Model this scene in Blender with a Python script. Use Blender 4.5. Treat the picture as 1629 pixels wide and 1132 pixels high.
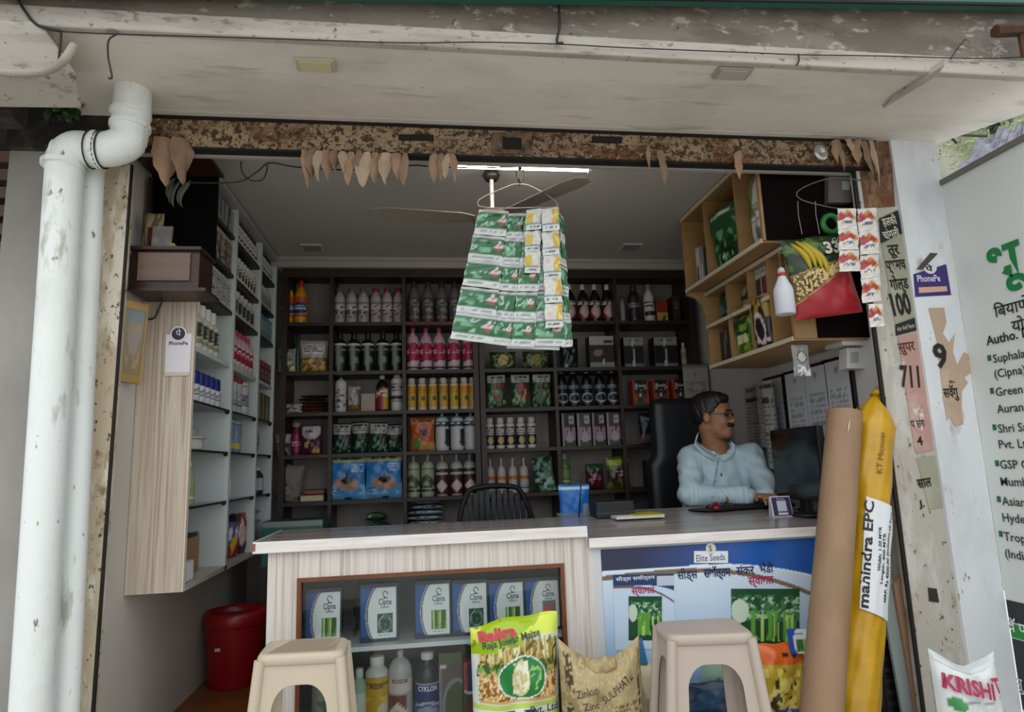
import bpy, math, random
import numpy as np
from mathutils import Vector, Matrix
SC = bpy.context.scene
for _o in list(bpy.data.objects): bpy.data.objects.remove(_o)
COL = SC.collection
# ------------------------------------------------------------------ camera
W, H, F = 1629.0, 1132.0, 1031.0
CAM = np.array([0.0, 0.0, 1.0])
def _basis(yaw, pitch, roll):
    cy, sy, cp, sp, cr, sr = math.cos(yaw), math.sin(yaw), math.cos(pitch), math.sin(pitch), math.cos(roll), math.sin(roll)
    f = np.array([sy*cp, cy*cp, sp]); r = np.array([cy, -sy, 0.0]); u = np.cross(r, f)
    return cr*r + sr*u, -sr*r + cr*u, f
CR, CU, CF = _basis(*[math.radians(a) for a in (7.93, 9.40, -2.025)])
cd = bpy.data.cameras.new('camera'); cam = bpy.data.objects.new('camera', cd); COL.objects.link(cam)
cd.sensor_width = 36.0; cd.lens = 36.0*F/W; cd.clip_start = 0.02
m4 = Matrix.Identity(4)
for i in range(3):
    m4[i][0], m4[i][1], m4[i][2], m4[i][3] = CR[i], CU[i], -CF[i], CAM[i]
cam.matrix_world = m4
SC.camera = cam
# ------------------------------------------------------------------ light
SC.view_settings.view_transform = 'Standard'; SC.view_settings.look = 'None'
SC.view_settings.gamma = 1.0; SC.view_settings.use_curve_mapping = False
SC.view_settings.exposure = 0.38
wd = bpy.data.worlds.new('overcast_sky'); SC.world = wd; wd.use_nodes = True
bg = wd.node_tree.nodes['Background']; bg.inputs[0].default_value = (0.90, 0.96, 1.0, 1); bg.inputs[1].default_value = 1.0
sun = bpy.data.lights.new('hazy_sun', 'SUN'); sun.energy = 0.55; sun.angle = math.radians(60); sun.color = (1, .97, .92)
so = bpy.data.objects.new('hazy_sun', sun); COL.objects.link(so); so.rotation_euler = (math.radians(38), math.radians(-12), 0)

# ------------------------------------------------------------------ pixel -> point on a real plane
def ray(px, py):
    return (px-W/2)/F*CR - (py-H/2)/F*CU + CF
def PY(px, py, Y):
    d = ray(px, py); return Vector(CAM + d*(Y/d[1]))
def PX(px, py, X):
    d = ray(px, py); return Vector(CAM + d*(X/d[0]))
def PZ(px, py, Z):
    d = ray(px, py); return Vector(CAM + d*((Z-1.0)/d[2]))
# ------------------------------------------------------------------ colour and materials
def L(c):
    if isinstance(c, str):
        c = c.lstrip('#'); c = [int(c[i:i+2], 16)/255 for i in (0, 2, 4)]
    return tuple(x/12.92 if x <= .04045 else ((x+.055)/1.055)**2.4 for x in c)
MC = {}
def _new(name):
    m = bpy.data.materials.new(name); m.use_nodes = True
    nt = m.node_tree; b = nt.nodes['Principled BSDF']; return m, nt, b
def mat(c, rough=.55, metal=0, spec=.5, name=None):
    k = (c, rough, metal, spec)
    if k in MC: return MC[k]
    m, nt, b = _new(name or 'paint_'+str(c)); b.inputs['Base Color'].default_value = (*L(c), 1)
    b.inputs['Roughness'].default_value = rough; b.inputs['Metallic'].default_value = metal
    b.inputs['Specular IOR Level'].default_value = spec
    MC[k] = m; return m
def emit(c, s):
    m, nt, b = _new('lamp_'+c); b.inputs['Base Color'].default_value = (*L(c), 1)
    b.inputs['Emission Color'].default_value = (*L(c), 1); b.inputs['Emission Strength'].default_value = s; return m
def mott(name, stops, scale=(4, 4, 4), detail=6, rough=.8, bump=.0, rough_n=.6, bscale=None, metal=0, dist=0):
    """object-space noise through a colour ramp; stops = [(pos, hex)...]"""
    if name in MC: return MC[name]
    m, nt, b = _new(name); N = nt.nodes; K = nt.links
    tc = N.new('ShaderNodeTexCoord'); mp = N.new('ShaderNodeMapping'); mp.inputs['Scale'].default_value = scale
    nz = N.new('ShaderNodeTexNoise'); nz.inputs['Scale'].default_value = 1; nz.inputs['Detail'].default_value = detail
    nz.inputs['Roughness'].default_value = rough_n; nz.inputs['Distortion'].default_value = dist
    rp = N.new('ShaderNodeValToRGB'); e = rp.color_ramp.elements
    while len(e) < len(stops): e.new(.5)
    for q, (p, c) in zip(e, stops): q.position = p; q.color = (*L(c), 1)
    K.new(tc.outputs['Object'], mp.inputs[0]); K.new(mp.outputs[0], nz.inputs[0]); K.new(nz.outputs[0], rp.inputs[0])
    K.new(rp.outputs[0], b.inputs['Base Color']); b.inputs['Roughness'].default_value = rough; b.inputs['Metallic'].default_value = metal
    if bump:
        src = nz
        if bscale:
            src = N.new('ShaderNodeTexNoise'); src.inputs['Scale'].default_value = bscale; src.inputs['Detail'].default_value = 4
            K.new(tc.outputs['Object'], src.inputs[0])
        bp = N.new('ShaderNodeBump'); bp.inputs['Strength'].default_value = bump; bp.inputs['Distance'].default_value = .01
        K.new(src.outputs[0], bp.inputs['Height']); K.new(bp.outputs[0], b.inputs['Normal'])
    MC[name] = m; return m
def peel(name, base, layers, rough=.8, bump=.4):
    """painted surface with patches: layers = [(hex, scale xyz, threshold, softness)] laid over base"""
    if name in MC: return MC[name]
    m, nt, b = _new(name); N = nt.nodes; K = nt.links
    tc = N.new('ShaderNodeTexCoord'); cur = None; last = None
    for i, (c, sc, th, sf) in enumerate(layers):
        mp = N.new('ShaderNodeMapping'); mp.inputs['Scale'].default_value = sc; mp.inputs['Location'].default_value = (i*3.7, i*1.3, i*5.1)
        nz = N.new('ShaderNodeTexNoise'); nz.inputs['Scale'].default_value = 1; nz.inputs['Detail'].default_value = 8; nz.inputs['Roughness'].default_value = .65
        mr = N.new('ShaderNodeMapRange'); mr.inputs[1].default_value = th; mr.inputs[2].default_value = th+sf
        K.new(tc.outputs['Object'], mp.inputs[0]); K.new(mp.outputs[0], nz.inputs[0]); K.new(nz.outputs[0], mr.inputs[0])
        mx = N.new('ShaderNodeMix'); mx.data_type = 'RGBA'; K.new(mr.outputs[0], mx.inputs[0])
        if cur is None: mx.inputs[6].default_value = (*L(base), 1)
        else: K.new(cur, mx.inputs[6])
        mx.inputs[7].default_value = (*L(c), 1); cur = mx.outputs[2]; last = mr
    K.new(cur, b.inputs['Base Color']); b.inputs['Roughness'].default_value = rough
    bp = N.new('ShaderNodeBump'); bp.inputs['Strength'].default_value = bump; bp.inputs['Distance'].default_value = .004
    K.new(last.outputs[0], bp.inputs['Height']); K.new(bp.outputs[0], b.inputs['Normal'])
    MC[name] = m; return m
def printed(rough=.35, spec=.5):
    k = ('printed', rough, spec)
    if k in MC: return MC[k]
    m, nt, b = _new('printed_%d' % int(rough*100)); a = nt.nodes.new('ShaderNodeAttribute'); a.attribute_name = 'Col'
    nt.links.new(a.outputs['Color'], b.inputs['Base Color']); b.inputs['Roughness'].default_value = rough
    b.inputs['Specular IOR Level'].default_value = spec; MC[k] = m; return m
def glass(name, tint='#e8f2f0', refl=.10, rough=.02):
    if name in MC: return MC[name]
    m, nt, b = _new(name); N = nt.nodes; K = nt.links; N.remove(b)
    t = N.new('ShaderNodeBsdfTransparent'); t.inputs[0].default_value = (*L(tint), 1)
    g = N.new('ShaderNodeBsdfGlossy'); g.inputs['Roughness'].default_value = rough
    fr = N.new('ShaderNodeFresnel'); fr.inputs[0].default_value = 1.45
    mx = N.new('ShaderNodeMixShader'); K.new(fr.outputs[0], mx.inputs[0]); K.new(t.outputs[0], mx.inputs[1]); K.new(g.outputs[0], mx.inputs[2])
    K.new(mx.outputs[0], N['Material Output'].inputs[0]); MC[name] = m; return m
# ------------------------------------------------------------------ paint layers -> colours (flat print)
def vnoise(u, v, seed=0):
    u = u+seed*17.13; v = v+seed*7.77
    iu, iv = np.floor(u), np.floor(v); fu, fv = u-iu, v-iv
    fu = fu*fu*(3-2*fu); fv = fv*fv*(3-2*fv)
    h = lambda a, b: np.modf(np.abs(np.sin(a*127.1+b*311.7+seed*3.3)*43758.5453))[0]
    return (h(iu, iv)*(1-fu)+h(iu+1, iv)*fu)*(1-fv)+(h(iu, iv+1)*(1-fu)+h(iu+1, iv+1)*fu)*fv
def paint(layers, seed=0):
    def fn(U, V):
        C = np.zeros(U.shape+(3,)); C[...] = 1
        for l in layers:
            k = l[0]; c = np.array(L(l[-1] if k != 'grad' else l[1]))
            if k == 'bg': C[...] = c; continue
            if k == 'grad':
                t = np.clip((V-l[3])/(l[4]-l[3]), 0, 1)[..., None]; C[...] = c*(1-t)+np.array(L(l[2]))*t; continue
            if k == 'band': M = (V >= l[1]) & (V <= l[2])
            elif k == 'rect': M = (U >= l[1]) & (U <= l[2]) & (V >= l[3]) & (V <= l[4])
            elif k == 'ell': M = ((U-l[1])/l[3])**2+((V-l[2])/l[4])**2 <= 1
            elif k == 'ring': q = ((U-l[1])/l[3])**2+((V-l[2])/l[4])**2; M = (q <= 1) & (q > l[5])
            elif k == 'dia': M = abs(U-l[1])/l[3]+abs(V-l[2])/l[4] <= 1
            elif k == 'lin': M = V < l[1]+l[2]*U
            elif k == 'curve':   # below a parabola: v < v0 + a*(u-u0)^2
                M = V < l[1]+l[2]*(U-l[3])**2
            elif k == 'spk':     # speckles inside a rect: u0,u1,v0,v1,scale,threshold,colour
                M = (U >= l[1]) & (U <= l[2]) & (V >= l[3]) & (V <= l[4]) & (.62*vnoise((.8*U+.6*V)*l[5], (.8*V-.6*U)*l[5], seed)+.38*vnoise((.5*U-.87*V)*l[5]*2.3, (.87*U+.5*V)*l[5]*2.3, seed+3) > .5+(l[6]-.5)*.8)
            elif k == 'stk':     # stretched streaks
                M = (U >= l[1]) & (U <= l[2]) & (V >= l[3]) & (V <= l[4]) & (vnoise(U*l[5], V*l[6], seed) > l[7])
            elif k == 'txt':     # rows of unreadable print: u0,u1,v0,v1,rows,colour
                r = (V-l[3])/(l[4]-l[3])*l[5]; M = (U >= l[1]) & (U <= l[2]) & (r >= 0) & (r <= l[5]) & (np.modf(np.abs(r))[0] > .42) & (vnoise(U*38, np.floor(r)*5, seed) > .33)
            C[M] = c
        return C
    return fn
# ------------------------------------------------------------------ mesh builder
class MB:
    def __init__(s): s.v = []; s.f = []; s.m = []; s.c = []; s.hascol = False
    def add(s, vs, fs, m=0, cols=None):
        o = len(s.v); s.v.extend([tuple(p) for p in vs]); s.f.extend([tuple(i+o for i in q) for q in fs]); s.m.extend([m]*len(fs))
        if cols is None: s.c.extend([(1, 1, 1)]*len(vs))
        else: s.c.extend([tuple(c) for c in cols]); s.hascol = True
        return s
    def box(s, x0, x1, y0, y1, z0, z1, m=0):
        return s.add([(x0, y0, z0), (x1, y0, z0), (x1, y1, z0), (x0, y1, z0), (x0, y0, z1), (x1, y0, z1), (x1, y1, z1), (x0, y1, z1)],
                     [(0, 3, 2, 1), (4, 5, 6, 7), (0, 1, 5, 4), (1, 2, 6, 5), (2, 3, 7, 6), (3, 0, 4, 7)], m)
    def hexa(s, a, b, m=0):   # two quads (bottom a, top b)
        return s.add(list(a)+list(b), [(0, 3, 2, 1), (4, 5, 6, 7), (0, 1, 5, 4), (1, 2, 6, 5), (2, 3, 7, 6), (3, 0, 4, 7)], m)
    def prism(s, poly, d0, d1, axis='y', m=0):
        f = {'y': lambda p, d: (p[0], d, p[1]), 'x': lambda p, d: (d, p[0], p[1]), 'z': lambda p, d: (p[0], p[1], d)}[axis]
        n = len(poly); vs = [f(p, d0) for p in poly]+[f(p, d1) for p in poly]
        fs = [tuple(range(n))[::-1], tuple(range(n, 2*n))]+[(i, (i+1) % n, n+(i+1) % n, n+i) for i in range(n)]
        return s.add(vs, fs, m)
    def lathe(s, prof, n=16, c=(0, 0, 0), m=0, col=None, cap=True, sx=1, sy=1, arc=None):
        vs = []; fs = []; k = len(prof)
        for r, z in prof:
            for j in range(n):
                a = 2*math.pi*j/n; vs.append((c[0]+sx*r*math.sin(a), c[1]-sy*r*math.cos(a), c[2]+z))
        for i in range(k-1):
            for j in range(n): fs.append((i*n+j, i*n+(j+1) % n, (i+1)*n+(j+1) % n, (i+1)*n+j))
        if cap: fs.append(tuple(range(n))[::-1]); fs.append(tuple(range((k-1)*n, k*n)))
        cols = None
        if col:
            z0, z1 = prof[0][1], prof[-1][1]
            U = np.array([[((j/n)+.5) % 1.0 for j in range(n)] for _ in prof]); V = np.array([[(z-z0)/max(1e-6, z1-z0)]*n for r, z in prof])
            cols = col(U, V).reshape(-1, 3)
        return s.add(vs, fs, m, cols)
    def tube(s, pts, r, n=8, m=0, closed=False):
        pts = [Vector(p) for p in pts]; vs = []; fs = []; k = len(pts); up = Vector((0.13, .2, 1)).normalized(); rr = r if hasattr(r, '__len__') else [r]*k
        for i, p in enumerate(pts):
            a = pts[(i-1) % k] if (i > 0 or closed) else p; b = pts[(i+1) % k] if (i < k-1 or closed) else p
            t = (b-a); t = t.normalized() if t.length > 1e-9 else Vector((0, 0, 1))
            e = t.cross(up); e = e.normalized() if e.length > 1e-3 else t.orthogonal().normalized(); g = e.cross(t).normalized()
            for j in range(n):
                q = 2*math.pi*j/n; vs.append(p+(e*math.cos(q)+g*math.sin(q))*rr[i])
        for i in range(k if closed else k-1):
            for j in range(n): fs.append((i*n+j, i*n+(j+1) % n, ((i+1) % k)*n+(j+1) % n, ((i+1) % k)*n+j))
        if not closed: fs.append(tuple(range(n))[::-1]); fs.append(tuple(range((k-1)*n, k*n)))
        return s.add(vs, fs, m)
    def grid(s, fn, nu, nv, col=None, m=0, flip=False):
        u = np.linspace(0, 1, nu+1); v = np.linspace(0, 1, nv+1); U, V = np.meshgrid(u, v)
        P = np.stack(fn(U, V), -1).reshape(-1, 3); fs = []
        for j in range(nv):
            for i in range(nu):
                a = j*(nu+1)+i; q = (a, a+1, a+nu+2, a+nu+1); fs.append(q[::-1] if flip else q)
        return s.add(P, fs, m, None if col is None else col(U, V).reshape(-1, 3))
    def text(s, txt, fn, size=1, m=0, align='LEFT', bold=0, ext=None):
        """letters as flat faces, mapped by fn(x, y) -> 3D"""
        vs, fs, w = text2d(txt, bold)
        dx = {'LEFT': 0, 'CENTER': -w/2, 'RIGHT': -w}[align]
        sc = (ext/max(w, 1e-6)) if ext else size; sy = size if ext else sc
        return s.add([fn((x+dx)*sc, y*sy) for x, y in vs], fs, m)
    def build(s, name, mats, parent=None, smooth=False, bevel=0, off=None, seg=2, subsurf=0, sharp=None):
        me = bpy.data.meshes.new(name)
        vs = s.v if off is None else [(x-off[0], y-off[1], z-off[2]) for x, y, z in s.v]
        me.from_pydata(vs, [], s.f)
        for q in (mats if isinstance(mats, (list, tuple)) else [mats]): me.materials.append(q)
        if any(s.m): me.polygons.foreach_set('material_index', s.m)
        if smooth: me.polygons.foreach_set('use_smooth', [True]*len(s.f))
        if s.hascol:
            a = me.color_attributes.new('Col', 'FLOAT_COLOR', 'POINT')
            a.data.foreach_set('color', np.concatenate([np.array(s.c, dtype=np.float32), np.ones((len(s.c), 1), np.float32)], 1).ravel())
        me.update(); me.validate()
        if smooth and sharp: me.set_sharp_from_angle(angle=math.radians(sharp))
        o = bpy.data.objects.new(name, me); COL.objects.link(o); o.parent = parent
        if bevel:
            b = o.modifiers.new('bevel', 'BEVEL'); b.width = bevel; b.segments = seg; b.limit_method = 'ANGLE'
        if subsurf:
            b = o.modifiers.new('sub', 'SUBSURF'); b.levels = b.render_levels = subsurf
        return o
TC = {}
def text2d(txt, bold=0):
    k = (txt, bold)
    if k in TC: return TC[k]
    cu = bpy.data.curves.new('t', 'FONT'); cu.body = txt; cu.size = 1; cu.resolution_u = 2; cu.offset = bold
    o = bpy.data.objects.new('t', cu); COL.objects.link(o)
    dg = bpy.context.evaluated_depsgraph_get(); me = bpy.data.meshes.new_from_object(o.evaluated_get(dg))
    vs = [(v.co.x, v.co.y) for v in me.vertices]; fs = [tuple(p.vertices) for p in me.polygons]
    bpy.data.objects.remove(o); bpy.data.curves.remove(cu); bpy.data.meshes.remove(me)
    x0 = min([v[0] for v in vs], default=0); w = max([v[0] for v in vs], default=0)-x0
    TC[k] = ([(a-x0, b) for a, b in vs], fs, w); return TC[k]
def planar(o, ex, ey):
    o, ex, ey = Vector(o), Vector(ex).normalized(), Vector(ey).normalized()
    return lambda x, y: o+ex*x+ey*y
# ------------------------------------------------------------------ things
def tag(o, label=None, cat=None, group=None, kind=None):
    if label: o['label'] = label
    if cat: o['category'] = cat
    if group: o['group'] = group
    if kind: o['kind'] = kind
    return o
def thing(name, label, cat, loc=(0, 0, 0), rz=0, group=None):
    o = bpy.data.objects.new(name, None); COL.objects.link(o); o.empty_display_size = .05
    o.location = loc; o.rotation_euler = (0, 0, rz); return tag(o, label, cat, group)
def struct(o): o['kind'] = 'structure'; return o
def copy_tree(o, parent=None, loc=None, rz=None, label=None):
    c = o.copy(); COL.objects.link(c); c.parent = parent
    if loc is not None: c.location = loc
    if rz is not None: c.rotation_euler = (0, 0, rz)
    if label: c['label'] = label
    for ch in o.children: copy_tree(ch, c)
    return c
ORD = ['leftmost', 'second from the left', 'third from the left', 'fourth from the left', 'fifth from the left', 'sixth from the left', 'seventh from the left', 'eighth from the left', 'ninth from the left', 'tenth from the left']
ORDN = ['nearest', 'second', 'third', 'fourth', 'fifth', 'sixth', 'seventh', 'eighth', 'ninth', 'tenth', 'eleventh', 'twelfth']
def ordl(i, n): return 'rightmost' if (i == n-1 and n > 1) else ORD[i]
def wob(a, s): return math.sin(a*12.9+s*4.1)*.5+math.sin(a*31.7+s*9.3)*.3+math.sin(a*71.3+s*2.7)*.2
# signed-distance modelling: smooth union polygonised with surface nets
def sd_caps(a, b, ra, rb):
    a, b = np.array(a, float), np.array(b, float)
    def f(P):
        ab = b-a; t = np.clip(((P-a)@ab)/(ab@ab), 0, 1); return np.linalg.norm(P-a-t[..., None]*ab, axis=-1)-(ra+(rb-ra)*t)
    return f
def sd_ell(c, r, rot=None):
    c, r = np.array(c, float), np.array(r, float); Rm = None if rot is None else np.array(rot)
    def f(P):
        q = P-c
        if Rm is not None: q = q@Rm
        k0 = np.linalg.norm(q/r, axis=-1); k1 = np.linalg.norm(q/(r*r), axis=-1); return k0*(k0-1)/np.maximum(k1, 1e-9)
    return f
def smin(ds, k):
    r = ds[0]
    for d in ds[1:]:
        h = np.clip(.5+.5*(d-r)/k, 0, 1); r = d*(1-h)+r*h-k*h*(1-h)
    return r
def nets(f, lo, hi, h):
    lo = np.array(lo, float); n = np.ceil((np.array(hi)-lo)/h).astype(int)+1
    g = np.stack(np.meshgrid(*[lo[i]+h*np.arange(n[i]) for i in range(3)], indexing='ij'), -1); D = f(g); S = D < 0
    cnt = np.zeros(n-1); acc = np.zeros(tuple(n-1)+(3,))
    cs = [(i, j, k) for i in (0, 1) for j in (0, 1) for k in (0, 1)]
    sl = lambda c: tuple(slice(c[i], n[i]-1+c[i]) for i in range(3))
    for a in cs:
        for ax in range(3):
            if a[ax]: continue
            b = list(a); b[ax] = 1; da, db = D[sl(a)], D[sl(b)]; x = (da < 0) != (db < 0)
            t = np.where(x, da/np.where(x, da-db, 1), 0); p = np.zeros(acc.shape); p[...] = a; p[..., ax] = t
            acc += np.where(x[..., None], p, 0); cnt += x
    act = cnt > 0; idx = -np.ones(act.shape, int); idx[act] = np.arange(act.sum())
    ii = np.argwhere(act); V = lo+h*(ii+acc[act]/cnt[act][:, None]); Fs = []
    for ax in range(3):
        b, c = (ax+1) % 3, (ax+2) % 3
        s0 = [slice(None)]*3; s1 = [slice(None)]*3; s0[ax] = slice(0, -1); s1[ax] = slice(1, None)
        for p in np.argwhere(S[tuple(s0)] != S[tuple(s1)]):
            if p[b] == 0 or p[c] == 0 or p[b] >= n[b]-1 or p[c] >= n[c]-1: continue
            q = []
            for db, dc in ((0, 0), (1, 0), (1, 1), (0, 1)):
                w = p.copy(); w[b] -= 1-db; w[c] -= 1-dc; q.append(idx[tuple(w)])
            q = tuple(int(z) for z in q); Fs.append(q if S[tuple(p)] else q[::-1])
    return V, Fs
# ================================================================== the building
YJ = 2.37                       # outer face of the shop opening
XL, XR, YB, ZC = -1.08, 1.86, 4.30, 2.30
m_wall = mott('grey_distemper', [(.3, '#b9b3ab'), (.7, '#cbc5bd')], (1.5, 1.5, 1.5), rough=.85)
m_white = peel('white_limewash', '#d9d9d6', [('#c2bfb9', (3, 3, 1.2), .52, .2), ('#8e887c', (26, 26, 9), .66, .04)], bump=.25)
m_pillar = peel('white_pillar_paint', '#dfe2e6', [('#c6c9cf', (2, 2, 1), .48, .2), ('#b3ada4', (9, 9, 3), .60, .08), ('#8f887e', (30, 30, 12), .665, .03)], bump=.2)
m_soffit = peel('soffit_plaster', '#e0d9d1', [('#cbc4bb', (1.2, 3, 2), .47, .2), ('#b5aea4', (2, 14, 9), .58, .1), ('#6f685e', (34, 34, 34), .69, .03)], bump=.2)
m_conc = peel('weathered_concrete', '#7d766d', [('#6a6058', (3, 3, 8), .48, .12), ('#a9a298', (14, 14, 26), .58, .06), ('#4e463c', (30, 30, 30), .64, .05), ('#8d6a4c', (5, 5, 9), .66, .06)], bump=.8)
m_fascia = peel('peeling_white_fascia', '#b3aca3', [('#a09990', (3, 3, 22), .48, .15), ('#8a8278', (9, 9, 30), .57, .08), ('#7d7468', (22, 22, 40), .60, .05), ('#4f4842', (46, 46, 46), .66, .03)], bump=.8)
m_rust = peel('rusted_cream_paint', '#86705a', [('#9a8468', (4, 4, 9), .45, .1), ('#6e4626', (3, 3, 12), .47, .12), ('#46301f', (40, 40, 40), .50, .05), ('#a8977c', (60, 60, 60), .60, .04), ('#241810', (90, 90, 90), .58, .04)], bump=1)
m_jamb = peel('peeling_jamb_paint', '#b9ab92', [('#d6cdbd', (16, 16, 4), .50, .08), ('#8a7458', (12, 12, 6), .57, .08), ('#5b4530', (45, 45, 30), .60, .04), ('#2b211a', (70, 70, 60), .66, .03)], bump=1)
m_gpillar = mott('grey_cement_pillar', [(.3, '#8a8782'), (.7, '#a4a19c')], (3, 3, 1.5), rough=.9, bump=.2, bscale=60)
m_dark = mat('#17130f', .9)
m_black = mat('#0c0b0b', .6)
m_wire = mat('#1b1715', .6)

b = MB(); b.box(XL, XR, YJ-.02, YB, -.06, 0)
struct(b.build('floor', mott('ochre_floor', [(.35, '#6e3f1c'), (.65, '#87502a')], (5, 5, 5), rough=.45)))
b = MB(); b.box(-3.2, 3.2, 1.35, YJ-.02, -.5, 0); struct(b.build('pavement', mott('pavement_concrete', [(.3, '#aaa49b'), (.7, '#bcb6ac')], (6, 6, 6), rough=.9)))
b = MB(); b.box(-30, 30, -30, 1.35, -.56, -.5); struct(b.build('ground', mott('road_dust', [(.3, '#bcb5aa'), (.7, '#cbc4b8')], (.7, .7, .7), rough=.95)))
b = MB(); b.box(XL-.12, XL, YJ+.03, YB, 0, ZC+.05); struct(b.build('wall_left', m_wall))
b = MB(); b.box(XR, XR+.2, YJ+.03, YB, 0, ZC+.05); struct(b.build('wall_right', mott('pale_grey_wall', [(.3, '#b5b3b0'), (.7, '#c4c2bf')], (2, 2, 2), rough=.8)))
b = MB(); b.box(XL-.12, XR+.12, YB, YB+.1, 0, ZC+.05); struct(b.build('wall_back', mott('back_wall_grey', [(.3, '#aaa5a0'), (.7, '#b5b0aa')], (2, 2, 2), rough=.8)))
b = MB(); b.box(XL-.12, XR+.12, YJ+.08, YB+.1, ZC, ZC+.3); struct(b.build('ceiling', mat('#b9b5b1', .8)))
b = MB(); b.box(XL, XR, 3.97, 4.27, 2.235, ZC-.002); b.box(XL, XR, 3.955, 3.97, 2.275, ZC-.002); struct(b.build('trim_1', mat('#a9a5a0', .8)))
# left pillar, jamb strips
b = MB(); b.box(-1.46, -1.115, YJ+.02, 2.75, -.02, 2.36); struct(b.build('wall_front_left', m_gpillar))
def qbox(px, Y0, Y1):     # four outline points on the plane Y0, pushed back to Y1
    a = [PY(x, y, Y0) for x, y in px]; return a, [Vector((p.x, Y1, p.z)) for p in a]
b = MB(); a, c = qbox([(143, 1145), (92, 1145), (168, 262), (207, 262)], YJ-.015, YJ+.03); b.hexa(a, c)
struct(b.build('trim_9', m_jamb))['label'] = 'peeling steel shutter channel on the left side of the opening'
b = MB(); a, c = qbox([(1476, 1150), (1556, 1150), (1408, 168), (1349, 168)], YJ-.02, YJ+.025); b.hexa(a, c)
struct(b.build('trim_10', peel('peeling_grey_jamb', '#b3ada4', [('#c6c2bb', (10, 10, 3), .48, .1), ('#9a8d7c', (12, 12, 6), .58, .08), ('#5f4c3a', (40, 40, 26), .62, .04), ('#2b211a', (60, 60, 50), .66, .03)], bump=1)))['label'] = 'peeling steel shutter channel on the right side of the opening'
b = MB(); a, c = qbox([(149, 1145), (143, 1145), (206, 262), (211, 262)], YJ-.012, YJ-.004); b.hexa(a, c)
a, c = qbox([(1476, 1150), (1470, 1150), (1345, 190), (1350, 190)], YJ-.016, YJ-.008); b.hexa(a, c); tag(struct(b.build('trim_2', m_black)), kind='structure')
# white pillar on the right
b = MB(); a, c = qbox([(1556, 1150), (1600, 1150), (1510, 182), (1408, 168)], YJ-.035, 2.7)
for k in (1, 2): a[k].x = c[k].x = 2.2
b.hexa(a, c); struct(b.build('wall_front_right', m_pillar))
# lintel
zl = [PY(400, 241, 2.33).z, PY(1220, 257, 2.33).z]; zt = [PY(400, 193, 2.33).z, PY(1220, 213, 2.33).z]
Z0 = sum(zl)/2; Z1 = sum(zt)/2
b = MB(); b.box(-1.06, 1.885, 2.33, 2.365, Z0, Z1-.012)
lint = struct(b.build('trim_3', m_rust, bevel=.004))
b = MB(); b.box(-1.06, 1.885, 2.327, 2.367, Z0-.009, Z0-.0002); b.box(-1.06, 1.885, 2.34, 2.40, Z1-.011, Z1+.008); struct(b.build('trim_4', m_dark))
b = MB(); b.box(-1.06, 1.9, 2.372, 2.39, Z0-.014, Z0+.16); struct(b.build('trim_5', mat('#a5a19b', .6)))
for nm, x0, x1, y0, y1, mm in (('lock_plate', 783, 846, 210, 244, mott('dark_rust_plate', [(.35, '#3a2c22'), (.6, '#6e5c4a')], (30, 30, 30), bump=.4)), ('slot', 634, 690, 213, 222, m_dark), ('slot', 942, 990, 216, 226, m_dark), ('latch', 800, 830, 218, 236, m_dark)):
    a, c = qbox([(x0, y1), (x1, y1+1), (x1, y0+1), (x0, y0)], 2.318 if nm == 'latch' else 2.323, 2.335); q = MB(); q.hexa(a, c); q.build(nm, mm, lint, bevel=.002)
# canopy slab
ZS = Z1+.008
YE = 1.885
b = MB(); b.prism([(-1.30, YE), (2.52, YE), (2.18, 2.42), (-1.30, 2.42)], ZS, ZS+.12, 'z'); struct(b.build('ceiling_canopy', m_soffit))
b = MB(); b.box(-1.30, 1.885, 2.31, 2.42, ZS-.001, ZS+.03); struct(b.build('trim_6', m_soffit))
b = MB(); b.box(-1.9, 2.53, YE-.03, YE, ZS-.006, ZS+.060); struct(b.build('trim_7', m_fascia, bevel=.006))
b = MB(); b.box(-2.2, 2.75, YE-.022, YE+.2, ZS+.060, ZS+.5); struct(b.build('wall_upper', m_conc))
for nm, q in (('soffit_light', [(473, 112), (534, 112), (528, 90), (474, 88)]), ('soffit_light', [(1133, 124), (1180, 125), (1196, 104), (1150, 103)])):
    p = [PZ(x, y, ZS-.001) for x, y in q]; c = sum(p, Vector())/4
    t = thing(nm, 'yellowed square lamp plate set in the left of the canopy' if q[0][0] < 800 else 'grey square lamp plate set in the right of the canopy', 'lamp', (c.x, c.y, ZS-.012))
    z = MB(); z.box(-.062, .062, -.032, .032, 0, .012); z.build('frame', mat('#b9b2a4' if q[0][0] < 800 else '#a09b94', .6), t, bevel=.002)
    z = MB(); z.box(-.05, .05, -.024, .024, -.003, .001); z.build('diffuser', mat('#c9c29c' if q[0][0] < 800 else '#b4afa6', .4), t)
# plastered seam in the right of the soffit
a = [PZ(x, y, ZS-.0) for x, y in ((1502, 98), (1490, 116), (1404, 168), (1420, 150))]
b = MB(); b.hexa([Vector((p.x, p.y, ZS-.012)) for p in a], [Vector((p.x, p.y, ZS+.01)) for p in a]); struct(b.build('trim_8', m_fascia))
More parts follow.
